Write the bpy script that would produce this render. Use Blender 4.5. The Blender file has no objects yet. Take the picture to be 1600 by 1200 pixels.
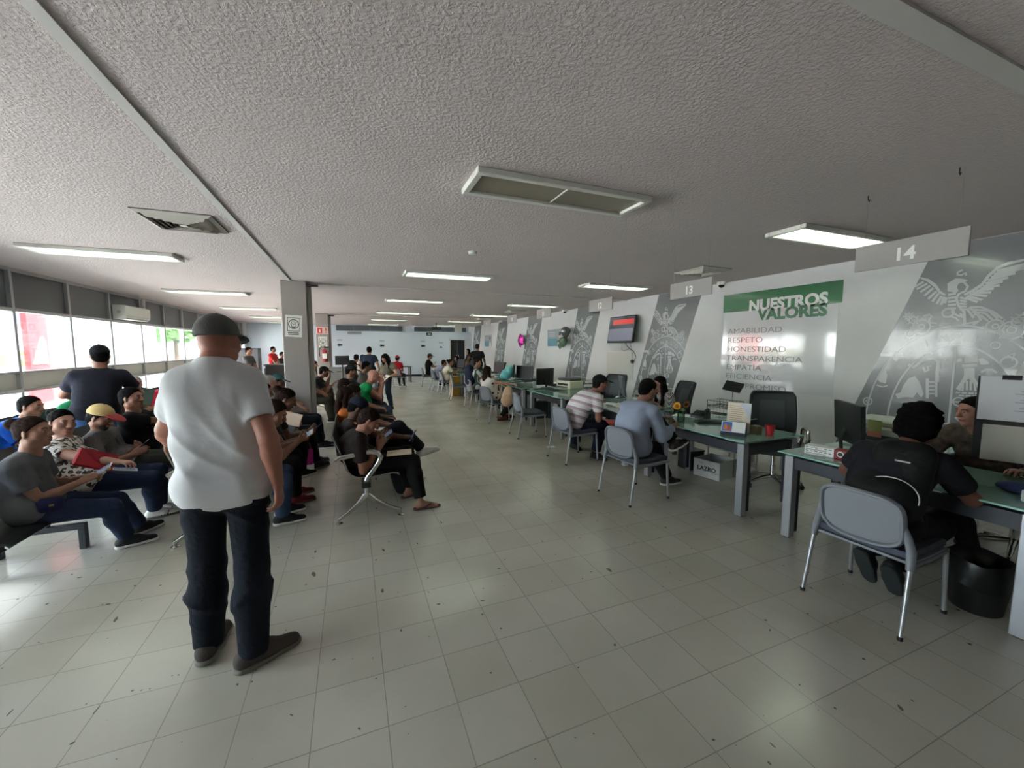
import bpy, math, random
import numpy as np
from mathutils import Vector, Matrix

VOX = 1.0            # mesh fineness of the figures (1 = full)
C = bpy.context.scene.collection
sc = bpy.context.scene
PI = math.pi
rng = random.Random(7)

# ------------------------------------------------------------------ camera
F_PX, YAW, PITCH, ROLL, CAMZ = 623.839, 0.380902, -0.0912966, -0.0012504, 1.63113
_w = np.array([math.sin(YAW) * math.cos(PITCH), math.cos(YAW) * math.cos(PITCH), math.sin(PITCH)])
_r = np.array([math.cos(YAW), -math.sin(YAW), 0.0])
_u = np.cross(_r, _w)
_r, _u = _r * math.cos(ROLL) + _u * math.sin(ROLL), _u * math.cos(ROLL) - _r * math.sin(ROLL)


def at(x, y, X=None, Y=None, Z=None, D=None):
    """The place in the hall that was measured at a point of the survey picture, on a known plane or at a depth."""
    d = _w + _r * (x - 800) / F_PX - _u * (y - 600) / F_PX
    c = np.array([0, 0, CAMZ])
    if D is not None:
        t = D
    elif X is not None:
        t = X / d[0]
    elif Y is not None:
        t = Y / d[1]
    else:
        t = (Z - CAMZ) / d[2]
    return c + d * t


def make_camera():
    cd = bpy.data.cameras.new('camera')
    cd.sensor_width = 36.0
    cd.lens = F_PX / 1600 * 36.0
    cd.clip_start = 0.05
    co = bpy.data.objects.new('camera', cd)
    m = Matrix(((_r[0], _u[0], -_w[0], 0), (_r[1], _u[1], -_w[1], 0), (_r[2], _u[2], -_w[2], CAMZ), (0, 0, 0, 1)))
    co.matrix_world = m
    C.objects.link(co)
    sc.camera = co


make_camera()

# ------------------------------------------------------------------ materials
_M = {}


def srgb(r, g, b):
    f = lambda c: (c / 255 / 12.92) if c / 255 <= 0.04045 else ((c / 255 + 0.055) / 1.055) ** 2.4
    return (f(r), f(g), f(b))


def mat(name, col, rough=0.5, metal=0.0, var=0.0, vs=8.0, bump=0.0, bs=40.0, emit=None, es=1.0, spec=0.5, trans=0.0, coat=0.0, sheen=0.0, bd=0.01):
    """Principled material with an optional noise variation of tone and a noise bump."""
    key = name
    if key in _M:
        return _M[key]
    m = bpy.data.materials.new(name)
    m.use_nodes = True
    nt = m.node_tree
    p = nt.nodes['Principled BSDF']
    p.inputs['Base Color'].default_value = (*col, 1)
    p.inputs['Roughness'].default_value = rough
    p.inputs['Metallic'].default_value = metal
    p.inputs['Specular IOR Level'].default_value = spec
    p.inputs['Transmission Weight'].default_value = trans
    p.inputs['Coat Weight'].default_value = coat
    if sheen:
        p.inputs['Sheen Weight'].default_value = sheen
    if emit:
        p.inputs['Emission Color'].default_value = (*emit, 1)
        p.inputs['Emission Strength'].default_value = es
    if var or bump:
        tc = nt.nodes.new('ShaderNodeTexCoord')
    if var:
        n = nt.nodes.new('ShaderNodeTexNoise')
        n.inputs['Scale'].default_value = vs
        n.inputs['Detail'].default_value = 4
        nt.links.new(tc.outputs['Object'], n.inputs['Vector'])
        r = nt.nodes.new('ShaderNodeValToRGB')
        r.color_ramp.elements[0].position = 0.3
        r.color_ramp.elements[1].position = 0.7
        r.color_ramp.elements[0].color = (*[c * (1 - var) for c in col], 1)
        r.color_ramp.elements[1].color = (*[min(1, c * (1 + var)) for c in col], 1)
        nt.links.new(n.outputs['Fac'], r.inputs['Fac'])
        nt.links.new(r.outputs['Color'], p.inputs['Base Color'])
    if bump:
        n2 = nt.nodes.new('ShaderNodeTexNoise')
        n2.inputs['Scale'].default_value = bs
        n2.inputs['Detail'].default_value = 3
        nt.links.new(tc.outputs['Object'], n2.inputs['Vector'])
        b = nt.nodes.new('ShaderNodeBump')
        b.inputs['Strength'].default_value = bump
        b.inputs['Distance'].default_value = bd
        nt.links.new(n2.outputs['Fac'], b.inputs['Height'])
        nt.links.new(b.outputs['Normal'], p.inputs['Normal'])
    _M[key] = m
    return m


def cloth(name, rgb, var=0.12, rough=0.9, bump=0.5, bs=14):
    return mat('cloth ' + name, srgb(*rgb), rough, 0, var, 6, bump, bs, spec=0.2, bd=0.02)


def nodes_of(m):
    return m.node_tree, m.node_tree.nodes['Principled BSDF']


class NT:
    """Small helper to wire node graphs."""
    def __init__(s, m):
        s.nt = m.node_tree

    def n(s, t, **kw):
        x = s.nt.nodes.new(t)
        for k, v in kw.items():
            setattr(x, k, v)
        return x

    def l(s, a, b):
        s.nt.links.new(a, b)

    def math(s, op, a, b=None, c=None):
        x = s.n('ShaderNodeMath', operation=op)
        for i, v in enumerate((a, b, c)):
            if v is None:
                continue
            if hasattr(v, 'links'):
                s.l(v, x.inputs[i])
            else:
                x.inputs[i].default_value = v
        return x.outputs[0]

    def mix(s, f, a, b):
        x = s.n('ShaderNodeMix', data_type='RGBA')
        for sock, v in ((x.inputs[0], f), (x.inputs[6], a), (x.inputs[7], b)):
            if hasattr(v, 'links'):
                s.l(v, sock)
            elif isinstance(v, (int, float)):
                sock.default_value = v
            else:
                sock.default_value = (*v, 1)
        return x.outputs[2]


# ------------------------------------------------------------------ objects
def link(o, parent=None):
    C.objects.link(o)
    if parent is not None:
        o.parent = parent
    return o


def tag(o, label=None, cat=None, group=None, kind=None):
    if label:
        o['label'] = label
    if cat:
        o['category'] = cat
    if group:
        o['group'] = group
    if kind:
        o['kind'] = kind
    return o


def thing(name, label, cat, loc=(0, 0, 0), rz=0.0, group=None):
    o = bpy.data.objects.new(name, None)
    o.empty_display_size = 0.1
    o.location = loc
    o.rotation_euler = (0, 0, rz)
    link(o)
    return tag(o, label, cat, group)


def dup(root, loc=None, rz=None, label=None, group=None):
    r = root.copy()
    C.objects.link(r)
    if loc is not None:
        r.location = loc
    if rz is not None:
        r.rotation_euler = (0, 0, rz)
    if label:
        r['label'] = label
    if group:
        r['group'] = group
    for ch in list(root.children):
        c = ch.copy()
        C.objects.link(c)
        c.parent = r
        for g in list(ch.children):
            d = g.copy()
            C.objects.link(d)
            d.parent = c
    return r


class MB:
    """Collects shapes and links them as one mesh object."""
    def __init__(s):
        s.v, s.f, s.mi = [], [], []
        s.cur = 0

    def add(s, vs, fs):
        o = len(s.v)
        s.v.extend([tuple(map(float, p)) for p in vs])
        s.f.extend([tuple(i + o for i in f) for f in fs])
        s.mi.extend([s.cur] * len(fs))
        return s

    def box(s, lo, hi, M=None, bev=0.0):
        x0, y0, z0 = lo
        x1, y1, z1 = hi
        if bev > 0:
            b = min(bev, (x1 - x0) * .49, (y1 - y0) * .49, (z1 - z0) * .49)
            vs, idx = [], {}
            for ix, (xa, xs) in enumerate(((x0, 1), (x1, -1))):
                for iy, (ya, ys) in enumerate(((y0, 1), (y1, -1))):
                    for iz, (za, zs) in enumerate(((z0, 1), (z1, -1))):
                        for k in range(3):
                            p = [xa + xs * b, ya + ys * b, za + zs * b]
                            p[k] = (xa, ya, za)[k]
                            idx[ix, iy, iz, k] = len(vs)
                            vs.append(p)
            fs = []
            for k in range(3):
                o1, o2 = (k + 1) % 3, (k + 2) % 3
                for e in (0, 1):
                    q = []
                    for a, c in ((0, 0), (1, 0), (1, 1), (0, 1)):
                        t = [0, 0, 0]
                        t[k], t[o1], t[o2] = e, a, c
                        q.append(idx[(*t, k)])
                    fs.append(q if e else q[::-1])
            for k in range(3):          # edges along axis k
                o1, o2 = (k + 1) % 3, (k + 2) % 3
                for a in (0, 1):
                    for c in (0, 1):
                        t0, t1 = [0] * 3, [0] * 3
                        t0[o1] = t1[o1] = a
                        t0[o2] = t1[o2] = c
                        t1[k] = 1
                        q = [idx[(*t0, o1)], idx[(*t1, o1)], idx[(*t1, o2)], idx[(*t0, o2)]]
                        fs.append(q if (a ^ c) else q[::-1])
            for ix in (0, 1):
                for iy in (0, 1):
                    for iz in (0, 1):
                        q = [idx[ix, iy, iz, k] for k in range(3)]
                        fs.append(q if (ix + iy + iz) % 2 else q[::-1])
        else:
            vs = [(x, y, z) for x in (x0, x1) for y in (y0, y1) for z in (z0, z1)]
            fs = [(0, 1, 3, 2), (4, 6, 7, 5), (0, 4, 5, 1), (2, 3, 7, 6), (0, 2, 6, 4), (1, 5, 7, 3)]
        if M is not None:
            vs = [M @ Vector(p) for p in vs]
        return s.add(vs, fs)

    def cbox(s, c, size, rz=0.0, bev=0.0, R=None):
        M = Matrix.Translation(Vector(c)) @ (R if R is not None else Matrix.Rotation(rz, 4, 'Z'))
        h = [v / 2 for v in size]
        return s.box([-v for v in h], h, M, bev)

    def tube(s, pts, r, n=10, closed=False, sq=None, up=None):
        """Sweep a ring along points; r may be a list; sq=(a,b) makes it an ellipse with a along the frame's side."""
        P = [Vector(p) for p in pts]
        N = len(P)
        R = list(r) if hasattr(r, '__len__') else [r] * N
        vs, fs = [], []
        ref = Vector(up) if up is not None else None
        prev = None
        for i in range(N):
            if closed:
                t = (P[(i + 1) % N] - P[i - 1]).normalized()
            else:
                t = (P[min(i + 1, N - 1)] - P[max(i - 1, 0)]).normalized()
            if ref is not None:
                sd = ref.cross(t)
                if sd.length < 1e-4:
                    sd = Vector((1, 0, 0)).cross(t)
            elif prev is None:
                a = Vector((0, 0, 1)) if abs(t.z) < 0.9 else Vector((1, 0, 0))
                sd = a.cross(t)
            else:
                sd = prev - t * prev.dot(t)
                if sd.length < 1e-5:
                    sd = Vector((0, 0, 1)).cross(t)
            sd.normalize()
            prev = sd
            bn = t.cross(sd)
            a, b = (sq if sq else (1, 1))
            for k in range(n):
                th = 2 * PI * (k + .5) / n
                vs.append(P[i] + sd * (math.cos(th) * R[i] * a) + bn * (math.sin(th) * R[i] * b))
        L = N if closed else N - 1
        for i in range(L):
            j = (i + 1) % N
            for k in range(n):
                k2 = (k + 1) % n
                fs.append((i * n + k, i * n + k2, j * n + k2, j * n + k))
        if not closed:
            fs.append(tuple(range(n))[::-1])
            fs.append(tuple((N - 1) * n + k for k in range(n)))
        return s.add(vs, fs)

    def lathe(s, prof, c=(0, 0, 0), n=20, M=None, cap=True):
        vs, fs = [], []
        for (r, z) in prof:
            for k in range(n):
                th = 2 * PI * k / n
                vs.append(Vector((r * math.cos(th), r * math.sin(th), z)))
        for i in range(len(prof) - 1):
            for k in range(n):
                k2 = (k + 1) % n
                fs.append((i * n + k, i * n + k2, (i + 1) * n + k2, (i + 1) * n + k))
        if cap:
            fs.append(tuple(range(n))[::-1])
            fs.append(tuple((len(prof) - 1) * n + k for k in range(n)))
        if M is not None:
            vs = [M @ v for v in vs]
        vs = [v + Vector(c) for v in vs]
        return s.add(vs, fs)

    def ell(s, c, rad, n=16, m=10, M=None):
        vs, fs = [], []
        for i in range(1, m):
            ph = PI * i / m
            for k in range(n):
                th = 2 * PI * k / n
                vs.append(Vector((rad[0] * math.sin(ph) * math.cos(th), rad[1] * math.sin(ph) * math.sin(th), rad[2] * math.cos(ph))))
        top, bot = len(vs), len(vs) + 1
        vs += [Vector((0, 0, rad[2])), Vector((0, 0, -rad[2]))]
        for i in range(m - 2):
            for k in range(n):
                k2 = (k + 1) % n
                fs.append((i * n + k, (i + 1) * n + k, (i + 1) * n + k2, i * n + k2))
        for k in range(n):
            k2 = (k + 1) % n
            fs.append((top, k, k2))
            fs.append((bot, (m - 2) * n + k2, (m - 2) * n + k))
        if M is not None:
            vs = [M @ v for v in vs]
        vs = [v + Vector(c) for v in vs]
        return s.add(vs, fs)

    def prism(s, poly, h, M=None):
        """2D polygon (x,y) extruded from z=0 to z=h, placed by M."""
        n = len(poly)
        vs = [Vector((x, y, 0)) for x, y in poly] + [Vector((x, y, h)) for x, y in poly]
        fs = [tuple(range(n))[::-1], tuple(range(n, 2 * n))]
        for i in range(n):
            j = (i + 1) % n
            fs.append((i, j, n + j, n + i))
        if M is not None:
            vs = [M @ v for v in vs]
        return s.add(vs, fs)

    def sheet(s, fn, nu, nv, th):
        """A curved plate: fn(u,v)->point for u,v in 0..1, thickened by th along its normal."""
        P = [[Vector(fn(i / nu, j / nv)) for j in range(nv + 1)] for i in range(nu + 1)]
        Nn = [[None] * (nv + 1) for _ in range(nu + 1)]
        for i in range(nu + 1):
            for j in range(nv + 1):
                du = P[min(i + 1, nu)][j] - P[max(i - 1, 0)][j]
                dv = P[i][min(j + 1, nv)] - P[i][max(j - 1, 0)]
                Nn[i][j] = du.cross(dv).normalized()
        W = nv + 1
        A = [P[i][j] + Nn[i][j] * th / 2 for i in range(nu + 1) for j in range(W)]
        B = [P[i][j] - Nn[i][j] * th / 2 for i in range(nu + 1) for j in range(W)]
        o = len(A)
        fs = []
        for i in range(nu):
            for j in range(nv):
                a, b, c, d = i * W + j, (i + 1) * W + j, (i + 1) * W + j + 1, i * W + j + 1
                fs += [(a, b, c, d), (o + d, o + c, o + b, o + a)]
        for i in range(nu):
            for j in (0, nv):
                a, b = i * W + j, (i + 1) * W + j
                fs.append((a, o + a, o + b, b) if j == 0 else (b, o + b, o + a, a))
        for j in range(nv):
            for i in (0, nu):
                a, b = i * W + j, i * W + j + 1
                fs.append((b, o + b, o + a, a) if i == 0 else (a, o + a, o + b, b))
        return s.add(A + B, fs)

    def build(s, name, m, parent=None, smooth=None, loc=None):
        me = bpy.data.meshes.new(name)
        me.from_pydata(s.v, [], s.f)
        for mm in (m if isinstance(m, (list, tuple)) else [m]):
            me.materials.append(mm)
        if isinstance(m, (list, tuple)):
            me.polygons.foreach_set('material_index', s.mi)
        me.validate()
        if smooth:
            me.shade_smooth()
            me.set_sharp_from_angle(angle=math.radians(smooth))
        o = bpy.data.objects.new(name, me)
        if loc is not None:
            o.location = loc
        link(o, parent)
        return o


def rot(deg, ax):
    return Matrix.Rotation(math.radians(deg), 4, ax)


def frame(origin, xa, ya):
    """4x4 from an origin and two in-plane axes."""
    x = Vector(xa).normalized()
    z = x.cross(Vector(ya)).normalized()
    y = z.cross(x)
    m = Matrix((x, y, z)).transposed().to_4x4()
    m.translation = Vector(origin)
    return m


def text_mesh(body, size, M, name, m, parent, depth=0.0015, bold=0.0, align='CENTER', sx=1.0):
    cu = bpy.data.curves.new('lettering', 'FONT')
    cu.body = body
    cu.size = size
    cu.align_x = align
    cu.align_y = 'CENTER'
    cu.extrude = depth
    cu.offset = bold
    cu.resolution_u = 3
    t = bpy.data.objects.new('lettering', cu)
    C.objects.link(t)
    dg = bpy.context.evaluated_depsgraph_get()
    me = bpy.data.meshes.new_from_object(t.evaluated_get(dg))
    bpy.data.objects.remove(t)
    me.transform(M @ Matrix.Diagonal((sx, 1, 1, 1)))
    me.materials.clear()
    me.materials.append(m)
    o = bpy.data.objects.new(name, me)
    link(o, parent)
    return o


def stroke2d(pts, w):
    """Polygons (quads) of a 2D polyline of width w."""
    out = []
    n = len(pts)
    L, R = [], []
    for i in range(n):
        a = pts[max(i - 1, 0)]
        b = pts[min(i + 1, n - 1)]
        dx, dy = b[0] - a[0], b[1] - a[1]
        l = math.hypot(dx, dy) or 1
        nx, ny = -dy / l * w / 2, dx / l * w / 2
        L.append((pts[i][0] + nx, pts[i][1] + ny))
        R.append((pts[i][0] - nx, pts[i][1] - ny))
    for i in range(n - 1):
        out.append([R[i], R[i + 1], L[i + 1], L[i]])
    return out


def arc2d(cx, cy, a, b, t0, t1, n=40):
    return [(cx + a * math.cos(math.radians(t0 + (t1 - t0) * i / n)), cy + b * math.sin(math.radians(t0 + (t1 - t0) * i / n))) for i in range(n + 1)]


def clip_poly(poly, halfs):
    """Sutherland-Hodgman against half-planes (nx,ny,c): keep nx*x+ny*y<=c."""
    for nx, ny, c in halfs:
        out = []
        for i in range(len(poly)):
            p, q = poly[i], poly[(i + 1) % len(poly)]
            dp, dq = nx * p[0] + ny * p[1] - c, nx * q[0] + ny * q[1] - c
            if dp <= 0:
                out.append(p)
            if (dp < 0 < dq) or (dq < 0 < dp):
                t = dp / (dp - dq)
                out.append((p[0] + t * (q[0] - p[0]), p[1] + t * (q[1] - p[1])))
        poly = out
        if len(poly) < 3:
            return []
    return poly
# ------------------------------------------------------------------ the hall
XL, XR, YB, YF, H = -4.8, 6.7, -3.2, 23.2, 2.86
WHITE = mat('white wall paint', srgb(206, 206, 208), 0.55, var=0.03, vs=1.5, bump=0.08, bs=60)
FARW = mat('pale blue wall paint', srgb(206, 217, 230), 0.6, var=0.03, vs=0.6)
ALU = mat('aluminium', srgb(176, 178, 180), 0.38, 0.75)
ALUW = mat('window aluminium', srgb(176, 176, 178), 0.45, 0.3)
CHROME = mat('chrome', srgb(200, 198, 194), 0.16, 1.0)
BLACK = mat('black plastic', srgb(26, 27, 29), 0.45, var=0.1)
DARK = mat('dark grey metal', srgb(52, 54, 60), 0.5, 0.2)
PAPER = mat('white paper', srgb(232, 232, 228), 0.7)
WPLAST = mat('white plastic', srgb(222, 222, 216), 0.4)
CREAM = mat('cream plastic', srgb(206, 200, 178), 0.45)


def floor_material():
    m = mat('vinyl tile', srgb(186, 185, 175), 0.3)
    nt, p = nodes_of(m)
    g = NT(m)
    tc = g.n('ShaderNodeTexCoord')
    sp = g.n('ShaderNodeSeparateXYZ')
    g.l(tc.outputs['Object'], sp.inputs[0])
    T = 0.305

    def cell(sock, off):
        s = g.math('DIVIDE', g.math('SUBTRACT', sock, off), T)
        fr = g.math('FRACT', g.math('ADD', s, 200.0))
        d = g.math('SUBTRACT', 0.5, g.math('ABSOLUTE', g.math('SUBTRACT', fr, 0.5)))
        return g.math('FLOOR', s), g.math('MULTIPLY', d, T)
    ix, dx = cell(sp.outputs[0], -0.2127)
    iy, dy = cell(sp.outputs[1], 1.6712)
    nz = g.n('ShaderNodeTexNoise')
    nz.inputs['Scale'].default_value = 2.3
    nz.inputs['Detail'].default_value = 5
    g.l(tc.outputs['Object'], nz.inputs['Vector'])
    lw = g.math('MULTIPLY', nz.outputs['Fac'], 0.0042)
    seam = g.math('MAXIMUM', g.math('LESS_THAN', dx, lw), g.math('LESS_THAN', dy, lw))
    cb = g.n('ShaderNodeCombineXYZ')
    g.l(ix, cb.inputs[0])
    g.l(iy, cb.inputs[1])
    wn = g.n('ShaderNodeTexWhiteNoise', noise_dimensions='2D')
    g.l(cb.outputs[0], wn.inputs['Vector'])
    base = g.mix(wn.outputs['Value'], srgb(192, 187, 174), srgb(199, 195, 184))
    n2 = g.n('ShaderNodeTexNoise')
    n2.inputs['Scale'].default_value = 1.1
    n2.inputs['Detail'].default_value = 6
    g.l(tc.outputs['Object'], n2.inputs['Vector'])
    r2 = g.n('ShaderNodeValToRGB')
    r2.color_ramp.elements[0].position = 0.35
    r2.color_ramp.elements[1].position = 0.65
    r2.color_ramp.elements[0].color = (0.84, 0.84, 0.81, 1)
    r2.color_ramp.elements[1].color = (1, 1, 1, 1)
    g.l(n2.outputs['Fac'], r2.inputs['Fac'])
    mu = g.n('ShaderNodeMix', data_type='RGBA', blend_type='MULTIPLY')
    mu.inputs[0].default_value = 1
    g.l(base, mu.inputs[6])
    g.l(r2.outputs['Color'], mu.inputs[7])
    # dark scuff specks
    def specks(scale, thr, stretch, turn):
        mp = g.n('ShaderNodeMapping')
        mp.inputs['Scale'].default_value = (1, stretch, 1)
        mp.inputs['Rotation'].default_value = (0, 0, turn)
        mp.inputs['Location'].default_value = (scale, turn * 3, 2.7)
        g.l(tc.outputs['Object'], mp.inputs['Vector'])
        nd = g.n('ShaderNodeTexNoise')
        nd.inputs['Scale'].default_value = scale
        nd.inputs['Detail'].default_value = 1
        g.l(mp.outputs[0], nd.inputs['Vector'])
        return g.math('GREATER_THAN', nd.outputs['Fac'], thr)
    speck = g.math('MAXIMUM', specks(24, .775, 1, .4), specks(15, .79, .35, 1.1))
    dirt = g.mix(g.math('MULTIPLY', speck, 0.75), mu.outputs[2], srgb(58, 54, 48))
    col = g.mix(g.math('MULTIPLY', seam, 0.5), dirt, srgb(96, 90, 82))
    g.l(col, p.inputs['Base Color'])
    g.l(g.math('ADD', g.math('MULTIPLY', n2.outputs['Fac'], 0.2), 0.13), p.inputs['Roughness'])
    p.inputs['Specular IOR Level'].default_value = 0.5
    b = g.n('ShaderNodeBump')
    b.inputs['Strength'].default_value = 0.12
    b.inputs['Distance'].default_value = 0.004
    g.l(nz.outputs['Fac'], b.inputs['Height'])
    g.l(b.outputs['Normal'], p.inputs['Normal'])
    return m


def ceiling_material():
    m = mat('stippled ceiling plaster', srgb(212, 203, 202), 0.85)
    nt, p = nodes_of(m)
    g = NT(m)
    tc = g.n('ShaderNodeTexCoord')
    n1 = g.n('ShaderNodeTexNoise')
    n1.inputs['Scale'].default_value = 52
    n1.inputs['Detail'].default_value = 3
    n1.inputs['Roughness'].default_value = 0.6
    g.l(tc.outputs['Object'], n1.inputs['Vector'])
    r = g.n('ShaderNodeValToRGB')
    r.color_ramp.elements[0].position = 0.42
    r.color_ramp.elements[1].position = 0.62
    g.l(n1.outputs['Fac'], r.inputs['Fac'])
    b = g.n('ShaderNodeBump')
    b.inputs['Strength'].default_value = 0.5
    b.inputs['Distance'].default_value = 0.008
    g.l(r.outputs['Color'], b.inputs['Height'])
    g.l(b.outputs['Normal'], p.inputs['Normal'])
    n2 = g.n('ShaderNodeTexNoise')
    n2.inputs['Scale'].default_value = 0.7
    n2.inputs['Detail'].default_value = 4
    g.l(tc.outputs['Object'], n2.inputs['Vector'])
    c = g.mix(n2.outputs['Fac'], srgb(196, 184, 184), srgb(208, 196, 196))  # pink of light bounced off the red facade is put into these tones
    g.l(c, p.inputs['Base Color'])
    return m


def glass_material(name, tint=(0.9, 0.95, 0.95), refl=0.35):
    m = bpy.data.materials.new(name)
    m.use_nodes = True
    nt = m.node_tree
    nt.nodes.clear()
    g = NT(m)
    out = g.n('ShaderNodeOutputMaterial')
    tr = g.n('ShaderNodeBsdfTransparent')
    tr.inputs['Color'].default_value = (*tint, 1)
    gl = g.n('ShaderNodeBsdfGlossy')
    gl.inputs['Roughness'].default_value = 0.03
    fr = g.n('ShaderNodeFresnel')
    fr.inputs['IOR'].default_value = 1.45
    mx = g.n('ShaderNodeMixShader')
    g.l(g.math('MULTIPLY', fr.outputs[0], refl * 2), mx.inputs[0])
    g.l(tr.outputs[0], mx.inputs[1])
    g.l(gl.outputs[0], mx.inputs[2])
    g.l(mx.outputs[0], out.inputs['Surface'])
    return m


def slab(name, lo, hi, m, label=None, bev=0.0, parent=None):
    o = MB().box(lo, hi, None, bev).build(name, m, parent)
    if parent is None:
        o['kind'] = 'structure'
    if label:
        o['label'] = label
    return o


slab('floor', (XL - .1, YB - .1, -0.12), (XR + .1, YF + .1, 0), floor_material(), 'worn pale vinyl tile floor of the waiting hall')
slab('ceiling', (XL - .1, YB - .1, H), (XR + .1, YF + .1, H + .15), ceiling_material(), 'low stippled plaster ceiling of the hall')
slab('wall_right', (XR, YB - .1, -.05), (XR + .15, YF + .1, H + .1), WHITE, 'long white wall behind the service desks')
slab('wall_back', (XL - .1, YB - .15, -.05), (XR + .1, YB, H + .1), WHITE)
# far wall with a door opening
dx0, dx1, dz = 5.38, 6.3, 2.1
fw = MB()
fw.box((XL - .1, YF, -.05), (dx0, YF + .15, H + .1))
fw.box((dx1, YF, -.05), (XR + .1, YF + .15, H + .1))
fw.box((dx0, YF, dz), (dx1, YF + .15, H + .1))
tag(fw.build('wall_far', FARW), 'pale bluish wall at the far end of the hall', kind='structure')
slab('baseboard_far', (-2.2, YF - .015, 0), (dx0 - .1, YF - .001, .11), mat('black skirting', srgb(22, 22, 24), .5))
slab('baseboard_right', (XR - .013, YB, 0), (XR - .001, YF - .02, .1), mat('grey skirting', srgb(120, 122, 122), .5))
# door in the far wall
dr = MB()
dr.box((dx0 - .06, YF - .03, 0), (dx0 + .02, YF + .1, dz + .05))
dr.box((dx1 - .02, YF - .03, 0), (dx1 + .06, YF + .1, dz + .05))
dr.box((dx0 - .06, YF - .03, dz - .02), (dx1 + .06, YF + .1, dz + .06))
d1 = tag(dr.build('door_1', WHITE), 'white framed doorway with dark door leaves', kind='structure')
DOORD = mat('dark door leaf', srgb(30, 32, 36), .4)
for k in (0, 1):
    xa = dx0 + .02 + k * .44
    d2 = MB().box((xa, YF + .06, 0.01), (xa + .43, YF + .1, dz - .03), None, .004).build('door_leaf', DOORD, d1)
    MB().tube([(xa + (.38 if k == 0 else .05), YF + .035, .95), (xa + (.38 if k == 0 else .05), YF + .035, 1.2)], .01, 8).build('door_handle', ALU, d2)
slab('wall_corridor', (dx0 - .4, YF + .5, -.05), (dx1 + .3, YF + .6, H), mat('dim corridor paint', srgb(70, 72, 76), .7))

# ---- ceiling trims
TRIM = mat('ceiling joint strip', srgb(202, 198, 196), .6)
slab('trim_1', (-1.045, YB, H - .014), (-.985, 8.4, H - .0005), TRIM, 'flat joint strip along the ceiling towards the first column')
slab('trim_2', (-.95, .905, H - .014), (XR - .02, .985, H - .0005), TRIM, 'flat joint strip across the ceiling near the 14 sign')
slab('trim_3', (-.7, 8.62, H - .02), (XR - .02, 8.70, H - .0005), TRIM)
slab('trim_4', (-.7, 16.25, H - .02), (XR - .02, 16.33, H - .0005), TRIM)

# ---- columns
COLM = mat('taupe column paint', srgb(158, 149, 146), .5, var=.03, vs=2)
COLM2 = mat('pale conduit paint', srgb(178, 174, 168), .45)


def column(name, x0, x1, y0, y1, label):
    o = MB().box((x0, y0, 0), (x1, y1, H - .001), None, .012).build(name, COLM)
    tag(o, label, kind='structure')
    MB().box((x1 + .001, y0 + .1, 0), (x1 + .075, y0 + .2, H - .03), None, .006).build('conduit', COLM2, o)
    MB().box((x1 + .002, y0 + .02, H - .09), (x1 + .2, y0 + .08, H - .05)).build('bracket', DARK, o)
    return o


column('column_near', -1.17, -.745, 8.43, 8.92, 'square taupe column carrying a paper notice, nearer one')
column('column_far', -1.17, -.745, 16.05, 16.5, 'square taupe column with the fire extinguisher')

# ---- window wall
PANEL = mat('grey upper panel', srgb(104, 105, 108), .45)
STRIPM = mat('off-white spandrel panel', srgb(205, 203, 196), .5)
GLASS = glass_material('window glass')
bay = 1.33


def make_window():
    f = MB()
    w = .055
    for (y0, y1, x0, x1) in ((0, w, -.06, .05),):
        f.box((x0, y0, 0), (x1, y1, H - .01), None, .004)
    for z0, z1, dxx in ((0.0, .1, 0), (.95, 1.0, .02), (1.24, 1.27, 0), (2.19, 2.24, .01), (H - .06, H - .01, 0)):
        f.box((-.05, w, z0), (.045 + dxx, bay, z1))
    o = f.build('window', ALUW)
    MB().box((-.02, w, 2.24), (-.005, bay, H - .06)).build('top_panel', PANEL, o)
    MB().box((-.02, w, 1.0), (.0, bay, 1.24)).build('spandrel_panel', STRIPM, o)
    MB().box((-.014, w, 1.27), (-.008, bay, 2.19)).build('pane', GLASS, o)
    MB().box((-.014, w, .1), (-.008, bay, .95)).build('pane', GLASS, o)
    return o


n_win = 0
w0 = None
for k in range(-8, 12):
    y = 8.54 + bay * k - .028
    if y < .4 or y + bay > YF + 1.0:
        continue
    if w0 is None:
        o = w0 = make_window()
    else:
        o = dup(w0)
    n_win += 1
    o.name = 'window_%d' % n_win
    o.location = (XL, y, 0)
    o['kind'] = 'structure'
slab('wall_left', (XL - .07, YF - .56, 0), (XL + .05, YF, H), WHITE)
slab('wall_left_near', (XL - .07, YB - .1, 0), (XL + .05, .53, H), WHITE)  # unseen solid stretch, built without windows to darken the foreground

# ---- outside the windows
EXTW = mat('sunlit white render', srgb(236, 234, 232), .8)
RED = mat('red facade paint', srgb(206, 52, 58), .7)
DRED = mat('dull red facade paint', srgb(150, 84, 88), .7)
GREYE = mat('grey facade paint', srgb(176, 172, 168), .8)
OLIVE = mat('olive louvre', srgb(120, 112, 74), .6)
NAVY = mat('dark blue shutter', srgb(86, 92, 116), .5)
o = slab('ground', (-40, -20, -.35), (XL - .12, 60, -.12), mat('pale concrete pavement', srgb(205, 203, 198), .9))
bl = thing('building', 'white building across the street with red pilaster, seen through the windows', 'building', (-9.3, 15, -.12))
bb = lambda n, m, y0, y1, z0, z1, x0=0.0, x1=.1: MB().box((x0, y0 - 15, z0), (x1, y1 - 15, z1)).build(n, m, bl)
bb('facade', EXTW, 8, 19.7, 0, 6, -.3, 0)
bb('facade', GREYE, 20.0, 26, 0, 6, -.3, 0)
bb('pilaster', RED, 16.9, 17.75, 0, 6, .0, .14)
bb('pilaster', DRED, 17.76, 18.25, 0, 6, .0, .1)
bb('pilaster', EXTW, 18.6, 19.9, 0, 6, .0, .5)
bb('louvre', OLIVE, 15.7, 16.8, 1.2, 1.65, .0, .06)
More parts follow.
